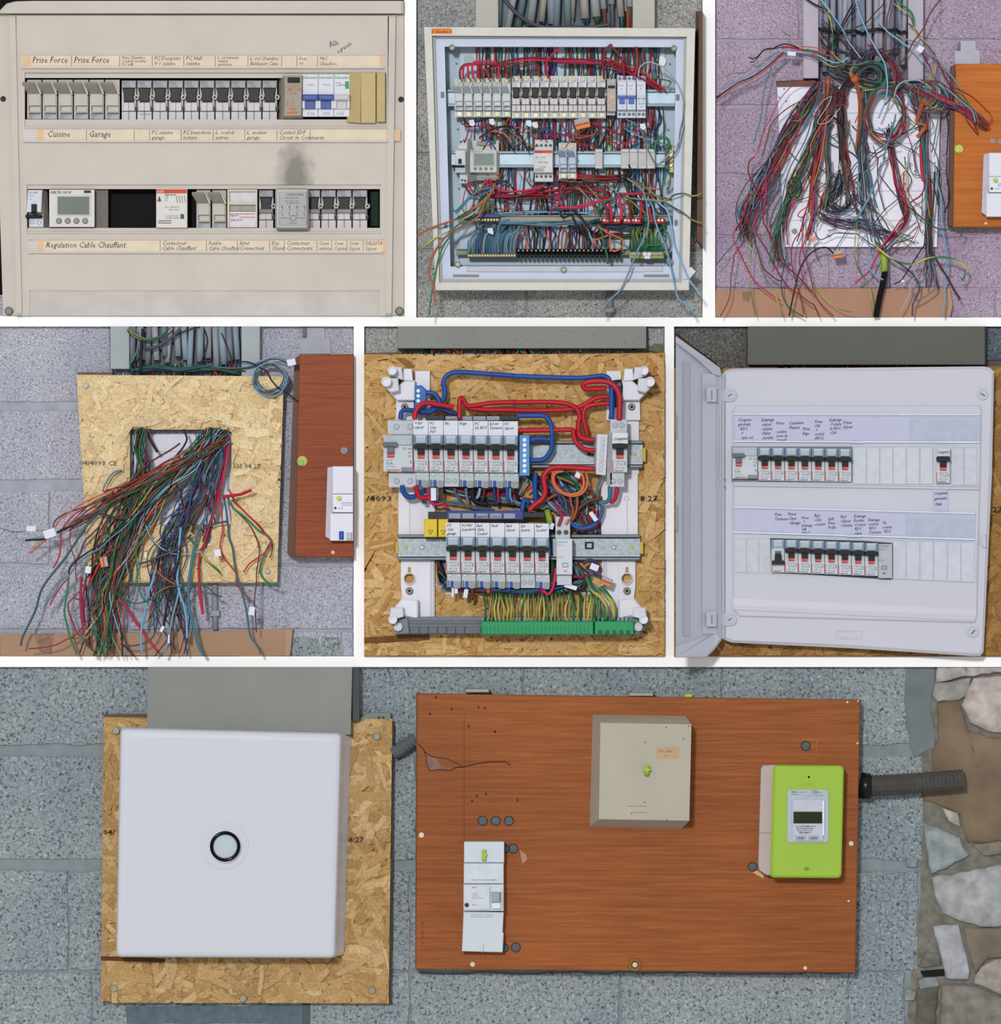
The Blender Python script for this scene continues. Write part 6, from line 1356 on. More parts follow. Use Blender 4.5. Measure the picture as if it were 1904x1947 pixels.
for x, y in ((1169, 809), (1182, 809), (1166, 915), (1179, 915)): part('terminal_screw', MB().cyl(x, y, 4.8, 84, 86, 12, b=.6).slot(x, y, 4, 86, 2.3), M('8c949c', .4, .4), t)
part('grey_side', MB().box(1153, 824, 1164, 922, 60, 84, b=1), M('98989c', .5), t)
t = thing('distribution_block', 'blue neutral terminal block with a column of screws, centre picture', 'terminal block', 997, 905, 60)
part('body', MB().box(988, 828, 1007, 905, 60, 92, b=1.2), M('4c88c8', .4, var=.03), t)
for k in range(7): part('screw', MB().cyl(997.5, 837+9.8*k, 4, 92, 93.5, 12, b=.5).slot(997.5, 837+9.8*k, 3.4, 93.5, .8), M('c4ccd4', .3, .4), t)
t = thing('distribution_block', 'pale grey phase terminal block with a column of screws, centre picture', 'terminal block', 1143, 905, 60)
part('body', MB().quad2([(1128, 828), (1130, 902), (1154, 904), (1155, 826)], [(1135, 826), (1133, 902), (1151, 904), (1155, 827)], 60, 92), M('c4c4cc', .4), t)
for k in range(7): part('screw', MB().cyl(1146-.7*k, 836+9.6*k, 3.8, 92, 93.5, 12, b=.5).slot(1146-.7*k, 836+9.6*k, 3.4, 93.5, .8), M('a4acb4', .3, .4), t)
t = thing('terminal_block', 'blue three screw terminal block on the left upright, centre picture', 'terminal block', 798, 790, 40)
part('body', MB().prism([(790, 735), (802, 733), (812, 742), (810, 775), (802, 790), (789, 780)], 40, 66, b=2), M('2c68b0', .4, var=.1), t)
for k in range(3): part('screw', MB().cyl(796, 744+9.5*k, 3.8, 66, 67.5, 12, b=.5), M('b8c4d0', .3, .4), t)
t = thing('terminal_block', 'black terminal block on the right upright, centre picture', 'terminal block', 1176, 770, 40)
part('body', MB().prism([(1165, 724), (1181, 722), (1184, 735), (1182, 770), (1168, 776)], 40, 66, b=2), BLK, t)
part('screw', MB().cyl(1177, 732, 4, 66, 67.5, 12, b=.5), M('50545c', .3, .4), t)
t = thing('terminal_bar', 'long blue and black push terminal bar above the lower row, centre picture', 'terminal block', 930, 987, 50)
part('black_end', MB().box(815, 973, 852, 988, 50, 74, b=1).box(994, 973, 1036, 984, 50, 74, b=1), M('1c2028', .4), t)
part('bar', MB().box(850, 971, 995, 988, 50, 74, b=1), M('2c3c88', .4), t)
for k in range(5): part('window', MB().box(854+26*k, 976, 876+26*k, 986, 74, 75.5, b=.5), M('8c949c', .4), t)
part('lettering', MB().text('legrand', 907, 984, 6.5, 76, bold=.02).text('0 048 20', 934, 984, 5, 76), M('2c3c88', .5), t)
t = thing('terminal_bar', 'black and grey terminal bar behind the upper row labels, centre picture', 'terminal block', 900, 801, 50)
part('bar', MB().box(810, 790, 846, 800, 50, 74, b=1).box(846, 791, 985, 800, 50, 72, b=1), M('24282e', .4), t)
for k in range(4): part('window', MB().box(848+26*k, 792, 872+26*k, 800, 72, 73.5, b=.5), M('8c949c', .4), t)
part('lettering', MB().text('legrand', 850, 799.5, 6, 74), M('34383e', .5), t)
t = thing('yellow_cap', 'yellow warning caps with lightning triangles left of the lower row', 'cap', 830, 1021, 60)
for x0, x1 in ((807, 832), (834, 853)):
    c_ = part('cap', MB().box(x0, 987, x1, 1021, 60, 84, b=1.5), M('d4b82c', .45), t)
    m = (x0+x1)/2; part('warning_mark', MB().prism([(m-5, 1008), (m+5, 1008), (m, 1017)], 84, 84.4), M('54480c', .6), t); part('warning_inner', MB().prism([(m-3, 1009), (m+3, 1009), (m, 1015)], 84.4, 84.7), M('d4b82c', .45), t)
t = thing('impulse_switch', 'narrow pale grey impulse switch right of the lower row breakers', 'relay', 1072, 1112, 50)
part('body', MB().box(1058, 1024, 1088, 1092, 60, 92, b=1), M('c4c8d0', .4, var=.02), t); part('terminal_body', MB().box(1056, 982, 1084, 1024, 60, 78, b=1).box(1059, 1092, 1087, 1112, 60, 80, b=1), M('bcc0c8', .45), t)
for x, y in ((1063, 1012), (1076, 1012)): part('terminal_screw', MB().cyl(x, y, 4.6, 78, 80, 12, b=.6), M('3c444c', .4), t)
part('lettering', MB().text('SIEMENS', 1060, 1032, 5, 92.5), M('4c9c94', .6), t); part('button', MB().plate(1069, 1070, 1080, 1078, [(1070, 1071, 1079, 1077)], 92, 93.5), M('84888c', .5), t)
part('print', MB().text('5TE1 111', 1060, 1038, 3.6, 92.5).text('A1 A2', 1060, 1060, 4, 92.5), LTX, t, kind='stuff'); part('orange_mark', MB().box(1072, 1084, 1078, 1087, 92, 92.5), M('d88050', .5), t)
t = thing('earth_bar', 'grey bottom bar with long green earth terminal, centre picture', 'terminal block', 988, 1206, 40)
GR = M('70767e', .45, var=.04)
part('bar', MB().box(772, 1172, 1212, 1205, 40, 66, b=1.5), GR, t); part('bar_groove', MB().box(780, 1178, 914, 1186, 66, 68, b=.5).box(780, 1190, 914, 1204, 66, 70, b=1), M('5c626a', .45), t)
part('end_block', MB().prism([(748, 1182), (776, 1172), (780, 1204), (752, 1205)], 40, 74, b=2), GR, t); part('end_block', MB().prism([(1202, 1172), (1222, 1182), (1226, 1196), (1214, 1206), (1202, 1204)], 40, 74, b=2), GR, t)
for x in (758, 1213): part('bolt', MB().cyl(x, 1191, 9, 74, 84, 8, b=1.5), M('c0c4cc', .4), t)
for k in range(6): part('slot_mark', MB().box(797+17.2*k, 1191, 799+17.2*k, 1203, 70, 71), M('343a40', .5), t)
part('green_terminal', MB().box(915, 1180, 1128, 1206, 66, 92, b=2).box(1130, 1180, 1205, 1206, 66, 92, b=2), M('1c8c54', .4, var=.05), t, kind='stuff')
mb = MB(); [mb.box(918+7.4*k, 1189, 918.8+7.4*k, 1205, 92, 92.8) for k in range(28)]; part('groove', mb, M('126c40', .5), t, kind='stuff')
for k in range(5): part('screw', MB().cyl(1141+13.2*k, 1201, 4, 92, 93.5, 12, b=.5), M('185040', .4, .3), t)
mb = MB(); [mb.box(918+7.5*k, 1173, 923+7.5*k, 1180, 66, 76) for k in range(37)]; part('entry_slot', mb, M('8c929c', .5), t, kind='stuff')
plug(1153, 1105, 22, 70, 'orange connector with amber half at lower right of the wire tangle, centre picture', .75, 5)
# wiring
def nth(n): return ORD[n-1] if n <= 12 else '%d%s' % (n, {1: 'st', 2: 'nd', 3: 'rd'}.get(n % 10 if n > 20 else 0, 'th'))
wires("""A5 B 80 60 4.2 : 475,1200 490,1110 560,1085 700,1100 850,1110 930,1060 1100,1110 1160,1140
A5 B 66 70 4.4 : 790,870 850,870 910,900 950,960 960,1000
A5 B 64 64 4.4 : 860,1080 930,1010 1010,950 1030,850 1010,740 1050,660 1140,620 1260,615 1500,630 1904,660
B5 B 64 76 4.4 : 0,650 400,665 800,675 980,660 1100,650 1160,670 1190,720 1210,800 1220,1000 1200,1180
A5 R 90 80 4.6 : 655,1200 660,1120 720,1030 800,1000 900,1010 1040,1035 1140,1055
A5 R 80 70 4.4 : 1210,1200 1210,1020 1225,940 1260,960 1300,1030 1400,1030 1600,1000 1904,985
B5 R 70 70 4.4 : 0,975 300,970 550,975 700,1000 790,1060 820,1150 800,1260 810,1388
A5 R 70 66 4.4 : 1300,1060 1500,1080 1700,1085 1904,1085
B5 R 66 66 4.4 : 0,1070 300,1075 600,1065 750,1050 880,1000 1000,930 1100,905 1200,905
B5 R 68 66 4.4 : 1200,985 1080,990 950,1010 880,1060 865,1160 890,1280 910,1388
B5 R 88 72 4.8 : 1300,1190 1310,1000 1300,880 1240,770 1140,720 1000,715 900,730 860,760 880,800 960,810 1150,805
B5 B 78 74 4.4 : 1210,1180 1210,900 1215,790
B5 R 80 80 4.4 : 70,1320 300,1315 600,1310 720,1310 760,1350 770,1420
B5 B 82 82 4.4 : 50,1140 200,1135 350,1135 430,1170 470,1260 480,1388
D5 B 82 74 4.4 : 485,-30 480,100 470,200 400,300 320,325 210,325
D5 R 84 84 4.4 : 740,-50 760,80 830,160 920,200 1000,200
D5 R 84 84 4.4 : 800,-20 830,40 900,70 1000,75
D5 B 84 80 4.4 : 210,80 320,60 430,70
D5 R 84 84 4.6 : 1000,435 800,420 600,410 480,420 400,480 380,560 400,700 360,800 270,870 200,940
D5 B 80 70 4.4 : 280,480 275,600 275,720 290,830
D5 B 70 66 4.4 : 120,940 130,850 160,810 200,850
C5 B 80 66 4.6 : 500,640 510,720 560,780 640,785 720,740 790,700
C5 R 82 68 4.6 : 665,650 680,720 720,790 800,800 860,790
C5 B 74 70 2.2 : 770,680 745,780 760,850 800,850
C5 P 74 70 2.6 : 810,680 840,820 900,880 1000,870 1060,920
C5 L 72 66 2.4 : 940,670 935,780 930,840
C5 N 72 66 2.8 : 990,680 985,780 990,820
C5 T 60 60 2.0 : 880,840 1050,850 1250,880 1450,920 1650,950
C5 T 72 66 2.6 : 1145,680 1170,760 1240,840
C5 L 72 64 2.6 : 1290,680 1300,780 1320,860
C5 L 72 64 2.6 : 1465,680 1450,760 1410,820
C5 N 72 64 2.8 : 1520,680 1510,770 1490,840
C5 B 72 64 2.6 : 1640,670 1650,800 1680,880
C5 P 72 64 2.6 : 1690,680 1690,780 1700,860
C5 B 72 64 2.8 : 1800,660 1805,780 1820,850
C5 L 72 64 2.4 : 1840,670 1840,780 1870,850
C5 K 72 64 4.6 : 1370,690 1375,780 1420,850 1560,880
D5 K 70 64 3.0 : 40,670 50,760 80,810
D5 O 76 76 2.2 : 600,450 510,460 485,520 500,620 570,710 700,760 830,740 900,660 915,560 890,450
D5 O 78 78 2.2 : 620,460 530,480 500,540 530,640 620,720 730,740 840,700 870,600 850,500 800,450
D5 O 74 70 2.0 : 540,530 650,570 760,620
D5 O 74 70 2.4 : 700,760 715,850 740,950 700,1080 650,1110
D5 O 74 70 2.0 : 790,770 790,880 760,1000 730,1060
D5 O 72 66 2.4 : 540,740 430,800 340,860 280,920
D5 T 78 70 3.8 : 1185,650 1190,760 1160,830 1060,850
D5 P 78 70 3.8 : 1280,660 1270,740 1240,820 1190,830
D5 N 68 64 3.4 : 1100,790 980,810 880,860 800,930 760,1040
D5 B 70 64 3.2 : 690,1030 740,1120 860,1160 1000,1110 1080,1000 1100,880
D5 P 68 64 2.2 : 700,1070 760,1150 860,1175 1010,1130 1090,1000
D5 P 84 84 2.8 : 510,860 560,930 600,1000 560,1130
D5 O 84 84 2.2 : 690,1040 650,1110
D5 L 66 60 2.0 : 120,520 180,560 130,640 80,750
D5 P 64 60 2.0 : 320,580 240,650 170,710
D5 T 66 60 2.2 : 1080,540 1040,650 1035,760
D5 D 66 60 1.8 : 940,650 1000,740 1010,800
F5 P 78 72 2.6 : 530,290 510,420 490,540 430,610 380,560
F5 P 74 68 2.6 : 740,390 820,400 900,390 940,360
F5 P 74 68 4 : 350,490 370,600
F5 Y 80 84 4.0 : 900,400 980,560 1080,650 1140,760 1130,930
F5 Y 82 86 4.6 : 1070,520 1160,620 1220,740 1230,860 1210,930
F5 G 80 84 2.6 : 1040,560 1020,680 1050,800 1060,920
F5 V 70 66 3 : 860,240 940,190 1040,240 1060,300
F5 V 70 66 3 : 900,320 1000,330 1080,370
E5 L 74 70 2.6 : 1300,480 1300,560 1290,660
E5 N 76 70 3.6 : 1360,500 1370,590 1360,690
E5 W 72 70 2.8 : 1120,470 1130,580 1120,650
E5 O 74 70 3.6 : 1560,510 1570,600
E5 B 74 70 2.8 : 1820,470 1830,600
E5 D 60 56 2.0 : 950,330 1080,470""", 5)
bundle(5, 60, 'TRGNVLYKPOB', [(850, 930, 10, 8), (900, 940, 20, 10), (950, 950, 30, 12), (1000, 958, 30, 10), (1040, 966, 20, 6)], 34, 52, 1.9, end=.2, seed=11)
bundle(5, 60, 'TLTGYNVPBD', [(1010, 905, 10, 4), (1040, 925, 30, 10), (1060, 950, 40, 14), (1090, 985, 36, 16), (1120, 1012, 26, 6)], 34, 56, 1.9, end=.3, seed=12)
bundle(5, 44, 'GYTLYDR', [(1060, 900, 40, 4), (1080, 925, 40, 10), (1100, 955, 36, 14), (1120, 985, 24, 14), (1130, 1013, 14, 4)], 32, 50, 2.0, end=.2, seed=13)
bundle(5, 50, 'BTLGVDNP', [(1090, 1068, 10, 4), (1100, 1085, 14, 8), (1110, 1100, 20, 8), (1095, 1115, 30, 8), (1060, 1125, 40, 6)], 34, 56, 1.9, end=.2, seed=14)
bundle(5, 44, 'BLTBDKRL', [(850, 1110, 16, 6), (900, 1120, 30, 6), (960, 1122, 30, 6), (1020, 1123, 30, 6), (1070, 1112, 20, 8)], 50, 66, 2.1, end=.2, seed=15)
bundle(5, 14, 'KDBRN', [(835, 1068, 6, 4), (840, 1085, 8, 8), (846, 1100, 8, 8), (858, 1114, 8, 6)], 36, 56, 2.4, end=.1, seed=16)
bundle(5, 14, 'YG', [(1040, 975, 4, 4), (1042, 990, 5, 4), (1044, 1003, 5, 4)], 60, 66, 1.8, end=0, seed=17)
bundle(5, 12, 'GYB', [(1048, 1000, 6, 4), (1050, 1040, 4, 4), (1051, 1080, 4, 4), (1048, 1110, 6, 4)], 40, 50, 1.8, end=0, seed=18)
rg = random.Random(55)
for k in range(35):
    x = 922+7.0*k
    if x > 1145: break
    xs = x+rg.uniform(-4, 8); wire(5, 'Y' if rg.random() < .75 else 'G', 2.0, [(xs, 1122+rg.uniform(-4, 8), 60), (xs+rg.uniform(-3, 3), 1135, 74), (x+rg.uniform(-3, 3), 1156, 82), (x, 1180, 78)], k=5, n=6, label='green-yellow earth wire entering the green bar, %s from its left end' % nth(k+1))
single('cable_sleeve', MB().tube([(1040, 970, 70), (1044, 985, 74), (1047, 1005, 70)], 6, 10), M('8c9c34', .5, var=.3, scale=300), 'olive green braided sleeve between lower row breakers and impulse switch', 'sleeve', sm=True)
tags(5, [(1100, 900, 5, 9, .4), (1128, 982, 4, 10, -.6), (868, 1118, 3, 10, 0), (886, 1128, 4, 8, .2), (1130, 1078, 8, 6, .4), (1085, 1115, 12, 4, .3), (1048, 1000, 5, 6, .3), (825, 940, 5, 12, 0)], 76)
flush(5, 'mass of mixed coloured wires behind the new breaker rows, centre picture')
# ======================= PICTURE 6: finished board with its door open =======================
w6 = wall('wall_back.006', 6, mortar('5c5a56'))
blocks(w6, [(621, 700, [1282, 1422])], c6, 9); blocks(w6, [(621, 686, [1873, 1964])], concrete('626c74', '3c444c', '8a949c', 220, 'd8dce4', 'blue_concrete'), 9)
t = thing('trunking_cover', 'dark olive grey trunking cover at top of the middle right picture', 'trunking', 1646, 694, 0)
part('cover', MB().box(1421, 621, 1872, 694, 2, 34, b=1), M('585852', .6, var=.05, scale=10), t)
mb = MB(); rg = random.Random(4)
for i in range(22): mb.cyl(rg.uniform(1430, 1860), rg.uniform(626, 688), rg.uniform(.5, 1.1), 34, 34.3, 6)
part('specks', mb, M('3c3c38', .7), t, kind='stuff'); part('side_gap', MB().box(1872, 621, 1874, 694, 2, 30), BLK, t)
PAL6 = ['9c7440', 'ac8450', '8c6436', '7c582c', 'b08c58', 'a47c48', '886238', '94703c']
t = osb('shadowed strand board around the finished board, middle right picture', [(1282, 702), (1282, 1248), (1964, 1248), (1964, 696)], None, 24, PAL6, 1700, (22, 80), (6, 20), '8c6a3c', 31)
part('lettering', MB().text('27', 1886, 974, 15, 31, 0, 0, 1.3, bold=.012), M('2c241c', .8), t)
bundle(6, 60, 'NTYGRKVDOKK', [(1650, 685, 225, 2), (1650, 694, 225, 2), (1650, 700, 226, 2), (1650, 712, 226, 2)], 6, 16, 1.5, end=0, seed=1, coh=.97)
flush(6, 'row of wire ends in the dark gap above the finished board, middle right picture')
CV = M('bebfca', .3, var=.015, scale=6); CV2 = M('b6b8c4', .3, var=.015, scale=6); CLR = M('b0b8cc', .15, var=.02); INS = M('bcc0c8', .35, var=.02)
t = thing('board_cover', 'white plastic front cover of the finished board with two breaker windows', 'panel cover', 1620, 1246, 24)
o = [(1374, 710), (1382, 704), (1400, 701.5), (1640, 700), (1866, 697.5), (1880, 700), (1888, 707), (1884, 900), (1868, 1238), (1862, 1246.5), (1845, 1246.5), (1620, 1232), (1390, 1221), (1374, 1215)]
part('shell', MB().prism(o, 30, 66, b=5), CV, t)
part('raised_field', MB().prism([(1392, 780), (1392, 1158), (1404, 1172), (1848, 1184), (1856, 1170), (1865, 780), (1860, 771), (1398, 771)], 64, 70, b=3), CV, t)
part('lower_fold', MB().loft([[(1393, 1136, 69.9), (1393, 1160, 69.9), (1852, 1182, 69.9), (1854, 1157, 69.9)], [(1393, 1150, 71.4), (1393, 1158, 71.4), (1852, 1179, 71.4), (1853, 1170, 71.4)]]), CV, t)
part('module_window', MB().quad2([(1392, 849), (1392, 922), (1860, 928), (1862, 851)], [(1394, 850), (1394, 921), (1859, 926), (1860, 852)], 69, 71), INS, t)
part('module_window', MB().quad2([(1392, 1024), (1392, 1090), (1855, 1110), (1857, 1030)], [(1394, 1025), (1394, 1089), (1853, 1107), (1855, 1031)], 69, 71), INS, t)
for i in range(6): part('blank_module', MB().box(1621+25.3*i, 851, 1645+25.3*i, 921, 71, 73, b=.8), M('c0c4cc', .35), t)
for i in range(2): part('blank_module', MB().box(1806+25*i, 852, 1830+25*i, 923, 71, 73, b=.8), M('bcc0cc', .35), t)
for i in range(6): part('blank_module', MB().prism([(1696+26*i, 1028+i*.6), (1696+26*i, 1100+i*1.1), (1720+26*i, 1101+i*1.1), (1720+26*i, 1028.5+i*.6)], 71, 73, b=.8), M('bec2ce', .35), t)
for i in range(3): part('blank_module', MB().box(1396+23*i, 1025, 1418+23*i, 1088, 71, 72.2, b=.8), M('bcc0c8', .35), t)
part('window_lip', MB().prism([(1394, 921), (1394, 924), (1858, 931), (1859, 927)], 70, 75, b=1), CV, t)
part('hinge_edge', MB().box(1372, 712, 1377, 1214, 60, 72, b=2), CV2, t)
for x, y in ((1866, 751), (1848, 1201)): part('round_cap', MB().cyl(x, y, 10, 66, 67.5, 24, b=.6).ring(x, y, 9.6, 10.6, 66, 68, 28), CV2, t); part('cap_slot', MB().slot(x, y, 6.5, 67.8, .5 if y < 900 else -.9, .18), M('5c6068', .5), t)
part('latch', MB().prism([(1866, 1018), (1872, 1016), (1873, 1042), (1866, 1040), (1862, 1030)], 64, 72, b=2), CV, t)
part('embossed_frame', MB().plate(1588, 1198, 1637, 1214, [(1589.5, 1199.5, 1635.5, 1212.5)], 66, 67.2), CV, t); part('embossed_lettering', MB().text('legrand', 1592, 1210, 12, 67.2, 1, 0, 1.0, bold=.02), M('c8cad4', .35), t)
for y in (912, 927): part('small_clip', MB().ring(1377, y, 1.6, 2.4, 72, 72.8, 12), M('8c9098', .5), t)
for y0 in (752, 1177):
    part('hinge_tab', MB().rbox(1368, y0-12, 1400, y0+12, 66, 70, r=11, b=1), CV2, t); part('hinge_cap', MB().ring(1388, y0, 7.5, 8.6, 70, 71, 24), CV2, t)
    part('cap_slot', MB().slot(1387, y0, 5, 70.5, -.6, .2), M('5c6068', .5), t)
# door, open towards the viewer, seen nearly edge on
t = thing('board_door', 'glossy white door of the finished board swung open to the left', 'door', 1372, 1247, 70)
def slab(pts, th):  # pts (x,y,d) screen outline; th thickness away from the viewer
    mb = MB(); F = pts; B = [(x, y, d-th) for x, y, d in pts]; return mb.loft([B, F])
part('panel', slab([(1283, 641, 150), (1283, 1247.4, 150), (1344, 1247.4, 92), (1357, 1234, 84), (1370, 1217, 72), (1371.5, 1210, 70), (1371.5, 712, 70), (1368, 700, 72)], 4), M('b2b6c4', .15, var=.01), t)
part('raised_rim', slab([(1283, 643, 157), (1283, 654, 157), (1330, 690, 118), (1354, 712, 92), (1368, 716, 80), (1368, 702, 80)], 5), M('b8bcc8', .12, var=.01), t)
part('raised_rim', slab([(1283, 1226, 157), (1283, 1247, 157), (1342, 1247, 100), (1354, 1233, 90), (1368, 1214, 80), (1360, 1203, 82), (1345, 1208, 100)], 5), M('b8bcc8', .12, var=.01), t)
part('inner_fold', slab([(1334, 712, 108), (1334, 1204, 108), (1360, 1204, 83), (1360, 712, 83)], 5), M('bcc0cc', .12, var=.01), t)
part('inner_fold', slab([(1298, 690, 140.5), (1298, 1208, 140.5), (1310, 1208, 129), (1310, 690, 129)], 4), M('a8acba', .15, var=.01), t)
part('dark_edge', MB().tube([(1283, 637, 100), (1325, 669, 84), (1352, 688, 70), (1370, 703, 60)], 3, 6), M('3c2c20', .8, var=.3), t, label='strip of strand board glimpsed above the door')
for y0 in (752, 1177): part('hinge_plate', slab([(1342, y0-15, 112), (1342, y0+13, 112), (1361, y0+13, 94), (1361, y0-15, 94)], 5), M('c0c4d0', .2), t); part('hinge_slot', slab([(1351, y0-8, 104.6), (1351, y0+8, 104.6), (1353, y0+8, 103), (1353, y0-8, 103)], 1), M('8c90a0', .4), t)
part('edge_tab', MB().box(1282.5, 960, 1286, 1010, 150, 156, b=.5).box(1282.5, 790, 1285, 835, 150, 156, b=.5), M('8c90a0', .3), t, kind='stuff')
# label strips
def lstrip(label, q, paper_to, texts, d=70):
    t = thing('label_holder', label, 'label holder', q[0][0], q[1][1], d, 'label holders on the finished board')
    part('clear_strip', MB().prism(q, d-1, d+2, b=.6), CLR, t)
    (x0, y0), (_, y1), (x1, y2), (_, y3) = q; L = lambda f, top: ((y0+(y3-y0)*f) if top else (y1+(y2-y1)*f)); f = (paper_to-x0)/(x1-x0)
    part('paper', MB().prism([(x0+3, y0+5), (x0+3, y1-4), (paper_to, L(f, False)-4), (paper_to, L(f, True)+5)], d+2, d+2.8), M('b6b8d2', .6, var=.03), t)
    sl = math.degrees(math.atan2(y3-y0, x1-x0))
    part('edge_bead', MB().prism([(x0, y0), (x0, y0+2.5), (x1, y3+2.5), (x1, y3)], d+2, d+5, b=.8), M('d0d8ec', .15), t); part('edge_bead', MB().prism([(x0, y1-3), (x0, y1), (x1, y2), (x1, y2-3)], d+2, d+5, b=.8), M('d0d8ec', .15), t)
    part('inner_slot', MB().prism([(paper_to+2, L(f, True)+13), (paper_to+2, L(f, False)-4), (x1-5, y2-5), (x1-5, y3+14)], d+2, d+2.6), M('acb4c6', .2), t)
    part('handle_tab', MB().box((x0+x1)/2-14, L(.5, False)-3, (x0+x1)/2+14, L(.5, False)+1.5, d+3, d+6, b=1), M('c8d0e4', .15), t)
    mb = MB()
    for x, y, lines, sz in texts:
        for k, l in enumerate(lines): mb.text(l, x, y+k*sz*.98, sz, d+3, sl-2, .35, .8, bold=.014)
    part('handwriting', mb, M('242440', .6, var=0), t, kind='stuff')
lstrip('upper clear label holder with handwritten paper reading Eclairage and Prises, finished board', [(1393, 787), (1393, 841), (1860, 843), (1861, 788)], 1727, [
    (1402, 802, ['Coupure', 'générale', '  RDC', '   +', '   cave col'], 8.6), (1446, 802, ['Eclairage', '-séjour', '-cuisine', '-Palier', ' cuvette'], 8.6), (1474, 808, ['Prises', '', '-cuisine', '(coin de', ' travail)'], 8.2), (1498, 808, ['Cuisinière', 'Plaques'], 8.6), (1524, 819, ['Prise', 'frigo'], 9),
    (1547, 805, ['Prises', 'Chb', ' +', 'couloir', '(RDC)'], 8), (1575, 802, ['Eclairage', '-Toilette', 'ch RDC', '-Chb'], 8.2), (1601, 807, ['Prises', 'Séjour'], 8.6)])
lstrip('lower clear label holder with handwritten paper reading Prises and Rad, finished board', [(1393, 963), (1393, 1013), (1851, 1027), (1853, 975)], 1720, [
    (1471, 981, ['Prise', 'Terrasse'], 8.6), (1496, 980, ['Prises', '-Cave', ' -Garage'], 8.6), (1522, 987, ['Prises', '  +', 'Eclairage', 'SdB', '(RDC)'], 7.4), (1546, 983, ['Rad', '-Chb', '-couloir'], 8.4), (1572, 989, ['Split', 'Prise', 'Poêle'], 8.4), (1596, 985, ['Rad', '-Séjour', '-Cuisine'], 8.4), (1621, 984, ['Eclairage', 'Escalier', '-Couloir', ' RDC', '-Cave'], 8.2), (1648, 991, ['Eclairage', '-couloir', ' RDC', '-Terrasse'], 8), (1675, 997, ['Tle', 'couloir', '  RDC'], 8)])
t = thing('paper_note', 'small handwritten paper note under the separate breaker, finished board', 'label', 1786, 973, 70)
part('paper', MB().box(1772, 929, 1800, 973, 71, 72, b=.2), M('b4b8cc', .6), t); part('handwriting', mtext(['Compteur', 'généralité', ' étage'], 1774, 941, 8, 72.4, lh=10, w=.75), INKB, t, kind='stuff')
t = thing('painted_shadow_gap', 'painted dark shadow gap around the upper and lower breaker rows, finished board', 'trim', 1540, 920, 70)
part('gap', MB().prism([(1463, 1023), (1466, 1088), (1692, 1101.5), (1695, 1032), (1640, 1028)], 70.5, 72), M('3c4048', .6), t); part('gap', MB().box(1390, 849.5, 1619, 916, 70.5, 72), M('70787e', .6), t)  # shade between the modules, painted as dark sheets behind the breaker rows
GN = 'breakers of the finished board'
diff(1391, 851, .86, 82, 'wide grey toggle main switch at left end of upper row, finished board', GN, False)
for i in range(7): newbreaker(1439.5+25.4*i, 852+.35*i, .9, 82, 'black toggle breaker, %s from the wide main switch, upper row, finished board' % ORD[i], GN)
newbreaker(1465, 1026, .9, 82, 'breaker with toggle down and green window, lower row, finished board', GN, down=True)
for i in range(7): newbreaker(1490.2+25.3*i, 1026.5+1.0*i, .9, 82, 'black toggle breaker, %s after the switched off one, lower row, finished board' % ORD[i], GN)
t = newbreaker(1777, 853, .95, 82, 'separate breaker with paper reading Compteur, upper row, finished board', GN)
part('paper_label', MB().box(1778, 852, 1803, 868, 86, 88), M('c0c4d0', .6), t); part('handwriting', mtext(['Compteur'], 1779, 863, 7.4, 88.5, w=.7), INKB, t, kind='stuff')
t = thing('impulse_switch', 'narrow grey impulse switch at right end of the lower row, finished board', 'relay', 1680, 1099, 70)
part('body', MB().box(1667.5, 1034, 1694, 1099, 70, 84, b=1), M('a8acb4', .4), t); part('lettering', MB().text('SIEMENS', 1669, 1040, 5, 84.4), M('508c88', .6), t)
part('print', MB().text('5TE1 111', 1669, 1046, 3.6, 84.4).text('A1 A2', 1669, 1066, 4, 84.4), LTX, t, kind='stuff'); part('button', MB().plate(1674, 1076, 1684, 1082, [(1675, 1077, 1683, 1081)], 84, 85), M('5c6068', .5), t); part('red_mark', MB().box(1676, 1088, 1681, 1091, 84, 84.5), M('a84c3c', .5), t)
# ======================= PICTURE 7: closed board, wooden meter cabinet, stone wall =======================
w7 = wall('wall_back.007', 7, mortar('808a8e'))
blocks(w7, [(1210, 1416, [-60, 610, 997, 1372, 1764]), (1440, 1634, [-60, 400, 792, 1200, 1600, 1756]), (1657, 1844, [-60, 130, 520, 780, 1180, 1560, 1746]), (1850, 2007, [-60, 175, 388, 582, 780, 1180, 1614, 1722])], c7, 12, 3.0)
rg = random.Random(77)
def stone(pts, h, dp, nm='stone', sc=45, rough=1.2):
    q = jit(pts, 2.2, rg, 14); a = sum(q[i][0]*q[(i+1) % len(q)][1]-q[(i+1) % len(q)][0]*q[i][1] for i in range(len(q)))
    if a > 0: q = q[::-1]
    cx = sum(p[0] for p in q)/len(q); cy = sum(p[1] for p in q)/len(q); R = [[(x, y, -3) for x, y in q], [(x, y, dp*.5) for x, y in q]]
    for f, g in ((.95, .8), (.8, 1.0), (.4, 1.1)): R.append([(cx+(x-cx)*f, cy+(y-cy)*f, dp*g+rg.uniform(-1, 1)*rough*(1-f*.5)) for x, y in q])
    part(nm, MB().loft(R), M(h, .95, var=.3, scale=sc, bump=.9), w7, sm=True)
part('rubble_backing', MB().prism([(1762, 1268), (1745, 1500), (1752, 1700), (1728, 1900), (1722, 2007), (1964, 2007), (1964, 1268)], -4, -1), M('747268', .95, var=.3, scale=50, bump=.8), w7)
